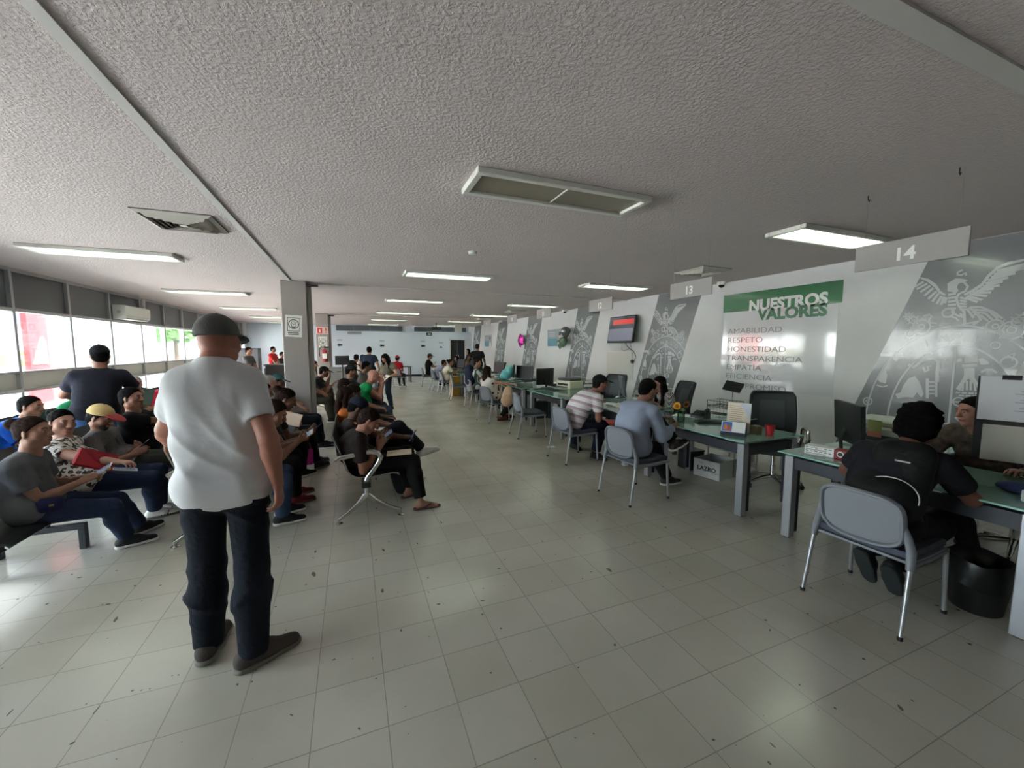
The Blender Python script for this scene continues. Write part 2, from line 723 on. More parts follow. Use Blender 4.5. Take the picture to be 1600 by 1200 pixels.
bb('louvre', OLIVE, 14.0, 15.2, 1.2, 1.65, .0, .06)
bb('shutter', NAVY, 15.3, 16.8, 2.35, 3.1, .0, .06)
bb('shutter', NAVY, 13.2, 14.7, 2.35, 3.1, .0, .06)
MB().prism([(17.0 - 15, 1.25), (17.62 - 15, 1.25), (17.58 - 15, 1.9), (17.48 - 15, 2.12), (17.3 - 15, 1.9)], .03,
           Matrix(((0, 0, 1, .141), (1, 0, 0, 0), (0, 1, 0, 0), (0, 0, 0, 1)))).build('arch_niche', GREYE, bl)
for yy in (20.4, 21.5, 22.6, 23.7):
    bb('door_panel', mat('glass door grey', srgb(150, 150, 156), .25), yy, yy + .95, .1, 2.7, .0, .08)
tr = thing('street_tree', 'leafy green tree outside seen past the farther windows', 'tree', (-9.2, 28.0, -.12))
tb = MB()
for i in range(260):
    a, b_, r_ = rng.uniform(0, 2 * PI), rng.uniform(-1, 1), rng.uniform(.6, 1)
    q = Vector((math.cos(a) * math.sqrt(1 - b_ * b_) * 1.5 * r_, math.sin(a) * math.sqrt(1 - b_ * b_) * 1.5 * r_, 3.2 + b_ * 1.2 * r_))
    tb.ell(q, (.2, .2, .08), 5, 4, Matrix.Rotation(rng.uniform(0, 3), 4, 'X') @ Matrix.Rotation(rng.uniform(0, 3), 4, 'Z'))
tb.build('crown', mat('leaf green', srgb(92, 130, 70), .7, var=.3, vs=3), tr)
MB().tube([(0, 0, 0), (.05, 0, 1.2), (0, .05, 2.6)], [.14, .11, .08], 10).build('trunk', mat('bark', srgb(90, 74, 60), .9), tr)

# ------------------------------------------------------------------ ceiling fittings
LIGHTFRAME = mat('white enamel frame', srgb(214, 212, 206), .4)
OFFDIFF = mat('unlit prismatic diffuser', srgb(140, 131, 116), .35, bump=.2, bs=140, bd=.002)


def diffuser_material():
    m = mat('lit prismatic diffuser', (0.8, 0.85, 0.75), .4, emit=(0.84, 1.0, 0.78), es=1.8)
    g = NT(m)
    nt, p = nodes_of(m)
    tc = g.n('ShaderNodeTexCoord')
    sp = g.n('ShaderNodeSeparateXYZ')
    g.l(tc.outputs['Object'], sp.inputs[0])
    # two tubes glow through the diffuser
    a = g.math('ABSOLUTE', g.math('SUBTRACT', g.math('ABSOLUTE', sp.outputs[1]), .085))
    f = g.math('SUBTRACT', 1.0, g.math('MINIMUM', g.math('MULTIPLY', a, 9.0), .75))
    g.l(g.math('MULTIPLY', f, 1.8), p.inputs['Emission Strength'])
    return m


LIT = diffuser_material()


def make_light(lit):
    o = thing('ceiling_light', '', 'ceiling light')
    f = MB()
    a, b_, t = .745, .215, .05
    for lo, hi in (((-a, -b_, -.045), (a, -b_ + t, 0)), ((-a, b_ - t, -.045), (a, b_, 0)), ((-a, -b_ + t, -.045), (-a + t, b_ - t, 0)), ((a - t, -b_ + t, -.045), (a, b_ - t, 0))):
        f.box(lo, hi, None, .006)
    f.build('frame', LIGHTFRAME, o)
    MB().box((-a + t, -b_ + t, -.022), (a - t, b_ - t, -.012)).build('diffuser', LIT if lit else OFFDIFF, o)
    MB().box((-.006, -b_ + t, -.03), (.006, b_ - t, -.022)).build('centre_bar', LIGHTFRAME, o)
    return o


on = make_light(True)
off = make_light(False)
cols = {-2.87: 'window side', 1.58: 'middle', 4.97: 'desk side'}
rows = [2.92, 6.8, 10.7, 14.6, 18.4, 22.1]
first = True
ordn = ['nearest', 'second', 'third', 'fourth', 'fifth', 'sixth']
for x, cn in cols.items():
    for i, y in enumerate(rows):
        if i == 0 and x == 1.58:
            o = off
            o.location = (x, y, H - .0005)
            o['label'] = 'unlit brown-looking ceiling light near the middle of the ceiling'
            continue
        o = on if first else dup(on)
        first = False
        o.location = (x, y, H - .0005)
        o['group'] = 'lit ceiling lights'
        if i == 0 and x > 4:
            o['label'] = 'lit greenish ceiling light close above the hanging 14 sign'
        else:
            o['label'] = 'lit ceiling light, %s of the %s row' % (ordn[i], cn)

VENT = mat('vent enamel', srgb(196, 190, 182), .45)
VDARK = mat('vent shadow gap', srgb(60, 55, 50), .7)


def make_vent():
    o = thing('ceiling_vent', '', 'air vent')
    f = MB()
    f.box((-.3, -.3, -.006), (.3, .3, 0))
    f.build('backing', VDARK, o)
    g = MB()
    for k in range(6):
        s = .3 - k * .05
        z1 = -.012 - k * .004
        for sx, sy in ((1, 0), (-1, 0), (0, 1), (0, -1)):
            w = .036
            z0 = -.05 if k else -.03
            if sx:
                q = [(sx * s, -s, -.012), (sx * s, s, -.012), (sx * (s - w), s - w, z0), (sx * (s - w), -s + w, z0)]
            else:
                q = [(-s, sy * s, -.012), (s, sy * s, -.012), (s - w, sy * (s - w), z0), (-s + w, sy * (s - w), z0)]
            q2 = [(a, b, c + .006) for a, b, c in q]
            g.add(q + q2, [(0, 1, 2, 3), (7, 6, 5, 4), (0, 4, 5, 1), (1, 5, 6, 2), (2, 6, 7, 3), (3, 7, 4, 0)])
    g.box((-.03, -.03, -.05), (.03, .03, -.03))
    g.build('louvre', VENT, o)
    return o


v = make_vent()
v.location = (-1.47, 4.9, H - .001)
v['label'] = 'square louvred ceiling vent beside the long ceiling strip'
for (x, y), lb in (((5.28, 4.95), 'square ceiling vent just before the hanging 13 sign'), ((5.2, 12.7), 'square ceiling vent above the farther desks'), ((5.2, 16.2), 'square ceiling vent deepest along the desk side')):
    dup(v, (x, y, H - .001), 0, lb)

sm = thing('smoke_detector', 'small round white smoke detector on the ceiling', 'smoke detector', (1.49, 5.08, H - .001))
MB().lathe([(.05, 0), (.055, -.012), (.05, -.035), (.02, -.042)], n=20).build('housing', WPLAST, sm, 40)
MB().lathe([(.062, 0), (.062, -.008)], n=20).build('base', WPLAST, sm)
for (px, py) in ((1357, 306), (1500, 262)):
    q = at(px, py, Z=H)
    tag(MB().tube([(q[0], q[1], H), (q[0], q[1], H - .03), (q[0] + .012, q[1], H - .045), (q[0] + .02, q[1], H - .03)], .004, 6).build('ceiling_hook', BLACK), 'small black ceiling hook above the hanging 14 sign, %s' % ('window-side end' if px > 1400 else 'far end'), 'hook')

# ------------------------------------------------------------------ hanging number signs
SIGN = mat('grey sign board', srgb(150, 146, 144), .4)
SIGNT = mat('white sign lettering', srgb(226, 226, 224), .5)
MX = Matrix(((0, 0, -1, 0), (-1, 0, 0, 0), (0, 1, 0, 0), (0, 0, 0, 1)))   # text plane facing -X, reading towards -Y
for num, yc, w, zb in (('14', 1.775, .67, 2.255), ('13', 3.88, .66, 2.255), ('12', 5.82, .68, 2.25), ('11', 7.98, .68, 2.28), ('10', 9.85, .66, 2.275), ('9', 11.95, .66, 2.285)):
    s = thing('number_sign', 'grey hanging sign with a white number %s' % num, 'sign', (3.95, yc, zb), 0, 'hanging number signs over the desks')
    MB().box((-.008, -w / 2, 0), (.008, w / 2, .2), None, .002).build('board', SIGN, s)
    M = MX.copy()
    M.translation = Vector((-.0085, .012, .082))
    text_mesh(num, .135, M, 'number', SIGNT, s, .001, .004)
    for sg in (-1, 1):
        MB().tube([(0, sg * (w / 2 - .06), .2), (0, sg * (w / 2 - .06), H - zb)], .0012, 5).build('thread', mat('clear thread', srgb(150, 150, 150), .4), s)
# one more sign far down the row
s = thing('number_sign', 'pale hanging sign far down by the last mural', 'sign', (5.6, 19.6, 2.4), 0, 'hanging number signs over the desks')
MB().box((-.008, -.33, 0), (.008, .33, .28)).build('board', mat('pale sign board', srgb(186, 186, 188), .5), s)

# ------------------------------------------------------------------ emblem murals on the right wall
VINYL = mat('grey glossy vinyl', srgb(122, 124, 127), .22, spec=.6, coat=.3)
EMB = mat('pale vinyl print', srgb(190, 193, 195), .25, spec=.5, coat=.3)
YC14 = 2.47


def e2w(px, py):
    """Tracing of the nearest emblem, in wall units (u to the reader's right of the shield axis, v up)."""
    q = at(1300 + px / 4.287, 380 + py / 4.287, X=XR)
    return (YC14 - q[1], q[2])


SL = .35
HALF = [(-1, SL, .27 + SL * 2.85), (1, -SL, 1.01 - SL * 2.85), (0, 1, H - .005), (0, -1, -.12)]


class Decal:
    def __init__(s):
        s.p = []

    def px(s, pts):
        s.p.append([e2w(*q) for q in pts])
        return s

    def line(s, pts, w=.018):
        s.p += stroke2d([e2w(*q) for q in pts], w)
        return s

    def wl(s, pts, w=.018):
        s.p += stroke2d(pts, w)
        return s

    def wp(s, poly):
        s.p.append(poly)
        return s

    def dot(s, px, py, r=.02):
        c = e2w(px, py)
        s.p.append(arc2d(c[0], c[1], r, r, 0, 360, 10)[:-1])
        return s

    def ring(s, px, py, r, w=.014):
        c = e2w(px, py)
        s.p += stroke2d(arc2d(c[0], c[1], r, r, 0, 360, 16), w)
        return s

    def build(s, name, m, parent, x0, x1, clip=True):
        mb = MB()
        for poly in s.p:
            q = clip_poly(poly, HALF) if clip else poly
            if len(q) < 3:
                continue
            n = len(q)
            vs = [(x0, -a, b) for a, b in q] + [(x1, -a, b) for a, b in q]
            fs = [tuple(range(n)), tuple(range(n, 2 * n))[::-1]] + [(i, n + i, n + (i + 1) % n, (i + 1) % n) for i in range(n)]
            mb.add(vs, fs)
        return mb.build(name, m, parent)


mural = thing('mural', 'grey diagonal wall mural with pale eagle emblem, behind the seated backpack wearer', 'wall mural', (XR, YC14, 0), 0, 'emblem murals along the desk wall')
Decal().wp([(-.27 - .35 * (2.85 - z), z) if s < 0 else (1.01 - .35 * (2.85 - z), z) for s, z in ((-1, 2.855), (-1, .12), (1, .12), (1, 2.855))]).build('vinyl_panel', VINYL, mural, -.0025, -.0008, False)
E1, E2 = -.0042, -.0024
eg = Decal()
eg.px([(590, 225), (650, 240), (700, 275), (730, 320), (768, 345), (750, 352), (715, 333), (690, 298), (640, 258), (598, 240)])
for a, b in (((556, 292), (615, 258)), ((568, 308), (640, 270)), ((592, 328), (660, 284)), ((620, 352), (680, 300)), ((645, 374), (700, 322)), ((672, 392), (716, 336)), ((703, 408), (735, 352)), ((733, 414), (750, 358)), ((756, 402), (768, 362))):
    eg.line([a, b], .026)
eg.px([(775, 270), (830, 235), (880, 238), (905, 246), (882, 262), (850, 270), (838, 292), (850, 320), (830, 332), (775, 322)])
eg.line([(897, 218), (897, 198), (868, 214), (842, 212), (842, 196), (878, 178)], .022)
eg.line([(905, 246), (886, 260), (911, 290), (895, 320), (850, 340), (834, 372), (850, 420), (886, 460), (890, 535)], .024)
eg.px([(880, 340), (940, 310), (1000, 270), (1040, 215), (1100, 160), (1180, 125), (1290, 104), (1400, 92), (1400, 106), (1290, 119), (1190, 141), (1112, 176), (1056, 226), (1012, 284), (950, 326), (892, 352)])
for a, b in (((1385, 118), (1105, 186)), ((1340, 142), (1085, 208)), ((1290, 168), (1066, 228)), ((1230, 200), (1044, 248)), ((1182, 230), (1028, 270)), ((1146, 256), (1012, 290)), ((1126, 282), (994, 305)), ((1086, 304), (968, 320)), ((1066, 330), (944, 331)), ((1042, 354), (924, 341)), ((1008, 380), (906, 353)), ((976, 394), (892, 364))):
    eg.line([a, b], .026)
for k in range(5):
    eg.line([(778, 346 + k * 23), (832, 336 + k * 25)], .026)
    eg.line([(858, 362 + k * 20), (902, 376 + k * 17)], .022)
for q in ([(925, 428), (1000, 428), (1080, 460), (1145, 506)], [(930, 444), (1050, 452), (1112, 506)], [(940, 460), (1030, 470), (1078, 516)], [(950, 476), (1000, 486), (1042, 518)], [(905, 440), (950, 500)], [(918, 430), (975, 470), (1000, 520)]):
    eg.line(q, .022)
eg.ring(778, 466, .05, .024)
for q in ([(800, 455), (832, 480), (862, 492)], [(795, 490), (830, 500), (850, 520)], [(795, 532), (720, 552)], [(795, 532), (740, 540)], [(870, 545), (985, 522)], [(985, 522), (945, 545)], [(860, 470), (880, 500)]):
    eg.line(q, .02)
eg.build('eagle_print', EMB, mural, E1, E2)
cc = Decal()
for x, y, r in ((600, 560, .085), (525, 606, .05), (545, 515, .04), (515, 490, .03), (1095, 556, .07), (1205, 582, .095), (1245, 525, .045), (1280, 505, .04)):
    cc.ring(x, y, r, .016)
    cc.ring(x, y, r * .35, .012)
    for k in range(8):
        t = k * PI / 4
        c = e2w(x, y)
        cc.wl([(c[0] + math.cos(t) * r, c[1] + math.sin(t) * r), (c[0] + math.cos(t) * (r + .03), c[1] + math.sin(t) * (r + .03))], .012)
cc.line([(610, 492), (652, 476), (672, 490), (648, 514), (662, 532), (702, 536)], .02)
cc.build('cactus_print', EMB, mural, E1, E2)
sh = Decal()
vc = .62
oa, ob, ia, ib = .84, 1.26, .60, 1.03
sh.wl(arc2d(0, vc, oa, ob, -30, 210, 70), .02)
sh.wl(arc2d(0, vc, ia, ib, -35, 215, 60), .02)
sh.wl([(0, 1.64), (0, -.3)], .02)
sh.wl([(-.6, .7), (.6, .7)], .018)
sh.wl(arc2d(0, 1.65, .055, .055, 0, 180, 10), .018)
sh.wl(arc2d(0, 1.65, .025, .025, 0, 180, 10), .014)
sh.build('shield_print', EMB, mural, E1, E2)
ic = Decal()
ic.px([(325, 742), (345, 730), (440, 730), (450, 770), (432, 792), (412, 780), (408, 758), (330, 758)])
for k in range(4):
    ic.line([(462 + k * 3, 740 + k * 14), (478 + k * 2, 742 + k * 14)], .012)
ic.px([(330, 850), (360, 840), (372, 880), (362, 940), (320, 930), (300, 905)])
ic.line([(300, 950), (340, 962), (375, 952)], .018)
ic.line([(540, 838), (600, 792), (680, 770), (714, 792), (705, 870), (706, 930)], .034)
for x, y in ((520, 815), (565, 791), (606, 760), (668, 739), (727, 745), (760, 778), (745, 823)):
    ic.dot(x, y, .018)
ic.line([(610, 830), (625, 862), (648, 850), (640, 824), (665, 822)], .018)
ic.px([(440, 1040), (425, 1010), (460, 1000), (480, 950), (515, 905), (555, 890), (580, 920), (600, 960), (615, 1010), (600, 1035), (570, 1000), (545, 1035), (500, 1030)])
ic.line([(640, 905), (640, 1040)], .03)
ic.line([(700, 905), (700, 1030)], .02)
for k in range(4):
    ic.line([(650, 930 + k * 26), (690, 930 + k * 26)], .014)
ic.px([(888, 760), (975, 752), (980, 795), (888, 802)])
for k in range(3):
    ic.px([(888 + k * 32, 750), (905 + k * 32, 748), (905 + k * 32, 762), (888 + k * 32, 764)])
ic.px([(870, 812), (975, 806), (975, 826), (872, 832)])
ic.px([(885, 838), (957, 834), (957, 900), (990, 955), (1010, 1000), (985, 1000), (960, 935), (915, 893), (880, 935), (862, 990), (830, 975), (862, 930), (885, 890)])
ic.line([(875, 990), (880, 940), (915, 900), (955, 940), (962, 990)], .016)
ic.line([(905, 985), (905, 925)], .018)
ic.line([(930, 985), (930, 925)], .018)
ic.px([(980, 775), (1010, 765), (1050, 788), (1060, 810), (1000, 815)])
ic.px([(845, 775), (870, 765), (872, 792), (835, 795)])
ic.line([(1000, 865), (1030, 846), (1070, 846), (1105, 868)], .024)
for x0, x1, y in ((830, 860, 1000), (870, 905, 1003), (915, 950, 1005), (960, 1000, 1006), (850, 885, 1020), (895, 930, 1022), (940, 975, 1024)):
    ic.line([(x0, y), (x1, y)], .016)
ic.ring(850, 1062, .05, .016)
ic.line([(815, 1062), (885, 1066)], .016)
ic.px([(820, 1170), (840, 1155), (880, 1158), (890, 1180), (850, 1195)])
ic.ring(240, 1058, .05, .018)
ic.ring(240, 1058, .02, .012)
ic.ring(1185, 800, .06, .018)
# lower quarters
ic.wp([(-.45, .25), (-.38, .45), (-.3, .52), (-.26, .4), (-.2, .25)])
ic.wl([(-.4, .55), (-.36, .62), (-.3, .6), (-.28, .52)], .02)
ic.wl([(-.2, .55), (-.14, .62), (-.1, .5)], .02)
ic.wp([(.1, .4), (.25, .38), (.3, .45), (.12, .47)])
ic.wl([(.08, .55), (.16, .6), (.26, .56)], .02)
ic.wl([(-.7, .4), (-.66, .5), (-.7, .6)], .02)
ic.build('heraldic_print', EMB, mural, E1, E2)
for i, ch in enumerate('SINALOA'):
    ang = math.radians(123 - i * 11.6)
    a_, b_ = .735, 1.13
    u, v_ = a_ * math.cos(ang), vc + b_ * math.sin(ang)
    tl = math.degrees(math.atan2(math.cos(ang) / 1.0 * -1 * (b_ / a_) * .6, math.sin(ang)))
    M = Matrix.Translation((-.0033, -u, v_)) @ MX @ Matrix.Rotation(math.radians(tl), 4, 'Z')
    text_mesh(ch, .12, M, 'letter', EMB, mural, .0009, .001)
PANELS = [(7.5, 'grey diagonal mural with pale eagle emblem behind the number 13 sign'), (11.1, 'grey diagonal mural with pale emblem beside the grey and green balloons'), (14.9, 'grey diagonal mural with pale emblem beside the magenta balloon'), (18.45, 'grey diagonal mural with pale emblem behind the polka dot blouse, next beyond the magenta balloon'), (22.5, 'grey diagonal mural with pale emblem nearest the far doorway')]
for yl, lb in PANELS:
    dup(mural, (XR, yl - .27, 0), 0, lb)

# ------------------------------------------------------------------ values sign
GREEN = mat('green sign print', srgb(60, 120, 82), .2, coat=.3)
SIGNW = mat('glossy white sign sheet', srgb(206, 208, 211), .13, spec=.6, coat=.5)
LETG = mat('grey sign lettering', srgb(122, 126, 132), .3)
vs_ = thing('values_sign', 'glossy wall sign with a green NUESTROS VALORES heading and seven grey words', 'sign', (XR - .001, 4.73, 1.0))
MB().box((-.003, -.98, -.12), (-.0006, 1.0, 1.62)).build('sheet', SIGNW, vs_)
gb = MB()
gb.add([(-.0045, 1.0, 1.62), (-.0045, -1.02, 1.61), (-.0045, -1.02, 1.28), (-.0045, 1.0, 1.29), (-.0031, 1.0, 1.62), (-.0031, -1.02, 1.61), (-.0031, -1.02, 1.28), (-.0031, 1.0, 1.29)],
       [(0, 1, 2, 3), (7, 6, 5, 4), (0, 4, 5, 1), (1, 5, 6, 2), (2, 6, 7, 3), (3, 7, 4, 0)])
gb.build('green_band', GREEN, vs_)
LETW = mat('pale sign lettering', srgb(222, 226, 224), .3)


def wtext(body, size, y, z, m, bold, align, name='lettering', sx=1.0, parent=None, x=-.0052):
    M = Matrix.Translation((x, y, z)) @ MX
    return text_mesh(body, size, M, name, m, parent, .0008, bold, align, sx)


wtext('NUESTROS', .255, -.83, 1.36, LETW, .011, 'RIGHT', 'heading', 1.03, vs_)
wtext('VALORES', .255, -.83, 1.19, GREEN, .011, 'RIGHT', 'heading', 1.05, vs_)
for i, wd in enumerate(('AMABILIDAD', 'RESPETO', 'HONESTIDAD', 'TRANSPARENCIA', 'EMPATÍA', 'EFICIENCIA', 'COMPROMISO')):
    wtext(wd, .138, .88, .925 - i * .168, LETG, -.0012, 'LEFT', 'word', 1.3, vs_)
# ------------------------------------------------------------------ visitor chairs (local: facing +X)
CHG = mat('grey chair plastic', srgb(128, 132, 140), .45, var=.05)
CHM = mat('grey chair mesh', srgb(134, 138, 146), .7, bump=.3, bs=220, bd=.002)
CHS = mat('slate seat cloth', srgb(78, 84, 98), .9, bump=.4, bs=160, bd=.003)
CHL = mat('satin leg tube', srgb(176, 177, 180), .35, .7)
RUB = mat('black rubber', srgb(18, 18, 18), .7)


def make_visitor_chair():
    o = thing('visitor_chair', '', 'chair')
    # seat cushion and its shell
    sh = MB()
    sh.sheet(lambda u, v: (-.21 + .45 * u, -.225 + .45 * v, .452 - .012 * math.cos((u - .45) * 3) - .018 * max(0, (u - .8) * 5) ** 2 + .010 * (2 * v - 1) ** 2), 10, 8, .035)
    sh.build('seat', CHS, o, 50)
    s2 = MB()
    s2.sheet(lambda u, v: (-.22 + .475 * u, -.24 + .48 * v, .423 - .012 * math.cos((u - .45) * 3) - .02 * max(0, (u - .8) * 5) ** 2), 10, 8, .014)
    s2.build('seat_shell', CHG, o, 50)
    # backrest: curved frame and mesh

    def bk(u, v):
        y = -.198 + .396 * u
        z = .485 + .275 * v
        x = -.215 - .035 * v - .03 * (1 - (2 * u - 1) ** 2)
        return Vector((x, y * (1 + .04 * math.sin(v * PI) - .09 * abs(2 * v - 1) ** 7), z + (.012 * (1 - (2 * u - 1) ** 2) - .022 * abs(2 * u - 1) ** 7) * (v * 2 - 1)))
    pts = [bk(u, 0) for u in np.linspace(0, 1, 11)] + [bk(1, v) for v in np.linspace(.1, .9, 7)] + [bk(u, 1) for u in np.linspace(1, 0, 11)] + [bk(0, v) for v in np.linspace(.9, .1, 7)]
    b = MB()
    b.tube(pts, .022, 8, True, (.65, 1.15), (1, 0, 0))
    b.build('backrest_frame', CHG, o, 60)
    MB().sheet(lambda u, v: bk(.03 + .94 * u, .04 + .92 * v), 10, 6, .006).build('backrest', CHM, o, 50)
    for s in (-1, 1):
        # rear leg and its plastic sleeve
        L = MB().tube([(-.295, s * .255, .012), (-.225, s * .245, .40)], [.011, .0135], 10).build('leg', CHL, o, 50)
        MB().lathe([(.013, 0), (.014, .016), (.012, .022)], (-.296, s * .255, 0), 10).build('foot_cap', RUB, L)
        MB().tube([(-.228, s * .245, .385), (-.207, s * .238, .48), (-.218, s * .222, .56), (-.236, s * .200, .64)], [.019, .022, .02, .013], 10, False, (1, 1.2)).build('sleeve', CHG, o, 60)
        L = MB().tube([(.245, s * .245, .012), (.222, s * .235, .415)], [.011, .0135], 10).build('leg', CHL, o, 50)
        MB().lathe([(.013, 0), (.014, .016), (.012, .022)], (.246, s * .245, 0), 10).build('foot_cap', RUB, L)
        MB().tube([(-.21, s * .24, .405), (0, s * .238, .395), (.225, s * .236, .405)], .014, 8).build('side_rail', CHG, o, 60)
    return o


vc0 = make_visitor_chair()
CHAIRS = [  # x, y, turn, label
    (3.07, 1.40, 2, 'grey visitor chair under the person with the black backpack'),
    (2.87, 3.50, 4, 'grey visitor chair under the person in the pale blue shirt'),
    (2.99, 5.02, 3, 'grey visitor chair under the person in the striped polo'),
    (3.02, 6.70, -4, 'empty grey visitor chair beyond the striped polo'),
    (2.93, 8.40, 14, 'grey visitor chair under the polka dot blouse'),
    (3.13, 10.38, 2, 'grey visitor chair under the navy backpack'),
    (3.12, 12.30, -8, 'empty grey visitor chair just past the navy backpack'),
    (3.15, 14.15, 2, 'grey visitor chair under the person in cream'),
    (3.1, 15.4, 2, 'grey visitor chair under the person in pale lilac'),
    (3.0, 17.05, -5, 'grey visitor chair under the blue cap and black shirt'),
]
for i, (x, y, a, lb) in enumerate(CHAIRS):
    o = vc0 if i == 0 else dup(vc0)
    o.location = (x, y, 0)
    o.rotation_euler = (0, 0, math.radians(a))
    o['label'] = lb
    o['group'] = 'grey visitor chairs at the service desks'


# ------------------------------------------------------------------ glass desks (local: front edge x=0, near end y=0)
def desk_glass():
    m = mat('frosted green glass', srgb(128, 168, 156), .12, spec=.6, coat=.4)
    nt, p = nodes_of(m)
    p.inputs['Alpha'].default_value = .86
    return m


DG = desk_glass()
DGE = mat('green glass edge', srgb(150, 205, 188), .15, spec=.7)
LEGS = mat('silver desk leg', srgb(176, 178, 184), .35, .55)
LEGD = mat('graphite desk frame', srgb(58, 60, 68), .45, .3)


def glass_plate(x0, x1, y0, y1, z, par, th=.012):
    e = MB().box((x0, y0, z), (x1, y1, z + th), None, .003).build('glass_top', DG, par)
    r = MB()
    t = .004
    for lo, hi in (((x0 - t, y0 - t, z + .001), (x1 + t, y0 - .0005, z + th - .001)), ((x0 - t, y1 + .0005, z + .001), (x1 + t, y1 + t, z + th - .001)),
                   ((x0 - t, y0, z + .001), (x0 - .0005, y1, z + th - .001)), ((x1 + .0005, y0, z + .001), (x1 + t, y1, z + th - .001))):
        r.box(lo, hi)
    r.build('glass_edge', DGE, e)
    return e


def make_desk():
    o = thing('glass_desk', '', 'desk')
    W, Lg = .78, 1.40
    glass_plate(-.04, W + .02, -.03, Lg, .738, o)
    for x in (.0, W - .09):
        for y in (0, Lg - .1):
            fx = 1 if x == 0 else -1
            L = MB().box((x, y, .012), (x + .07, y + .07, .715), None, .004).build('leg', LEGS, o)
            MB().box((x + (.0705 if x == 0 else -.045), y + .008, .05), (x + (.115 if x == 0 else -.0005), y + .062, .70)).build('leg_liner', LEGD, L)
            MB().lathe([(.026, 0), (.026, .012)], (x + .035, y + .035, 0), 14).build('foot_pad', CHROME, L)
            MB().lathe([(.016, .715), (.016, .738)], (x + .035, y + .035, 0), 12).build('standoff', CHROME, o)
    f = MB()
    for y in (.012, Lg - .085):
        f.box((.07, y, .60), (W - .09, y + .045, .70))
    f.box((.018, .07, .61), (.06, Lg - .1, .705))
    f.box((W - .075, .07, .61), (W - .035, Lg - .1, .705))
    f.build('frame', LEGD, o)
    return o


def make_return():
    o = thing('return_table', '', 'desk')
    W, Lg = 1.15, .58
    glass_plate(0, W, 0, Lg, .738, o)
    for y in (.03, Lg - .09):
        L = MB().box((W - .12, y, 0), (W - .06, y + .06, .715), None, .004).build('leg', LEGS, o)
    f = MB()
    for y in (.045, Lg - .08):
        f.box((.02, y, .64), (W - .07, y + .035, .715))
    for x in (.02, W - .11):
        f.box((x, .045, .64), (x + .035, Lg - .045, .715))
    f.box((.1, .2, .715), (.14, .24, .738))
    f.box((W - .2, .2, .715), (W - .16, .24, .738))
    f.build('frame', LEGD, o)
    return o


DY = [.86 + 1.755 * k for k in range(9)]
dnames = ['under the number 14 sign, where the backpack wearer sits', 'with the sunflowers and the desk calendar', 'between the pale blue shirt and the striped polo', 'with the two dark monitors, beside the empty visitor chair',
          'beside the polka dot blouse', 'in front of the navy backpack', 'with the gold gift bag before it', 'in front of the person in cream', 'in front of the blue cap and black shirt']
dk, rt = make_desk(), make_return()
for i, y in enumerate(DY):
    a = dk if i == 0 else dup(dk)
    b = rt if i == 0 else dup(rt)
    a.location = (3.40, y, 0)
    a['label'] = 'green glass desk ' + dnames[i]
    a['group'] = 'glass service desks'
    b.location = (4.215, y + .80, 0)
    b['label'] = 'green glass side table running to the wall from the desk ' + dnames[i]
    b['group'] = 'glass side tables'
    if len(b['label'].split()) > 16:
        b['label'] = 'glass side table of the desk ' + dnames[i]

DZ = .7505   # desk surface


# ------------------------------------------------------------------ office chairs (local: facing +X)
OCB = mat('black office mesh', srgb(44, 48, 50), .7, bump=.3, bs=200, bd=.002)
OCF = mat('black office frame', srgb(24, 26, 28), .5)


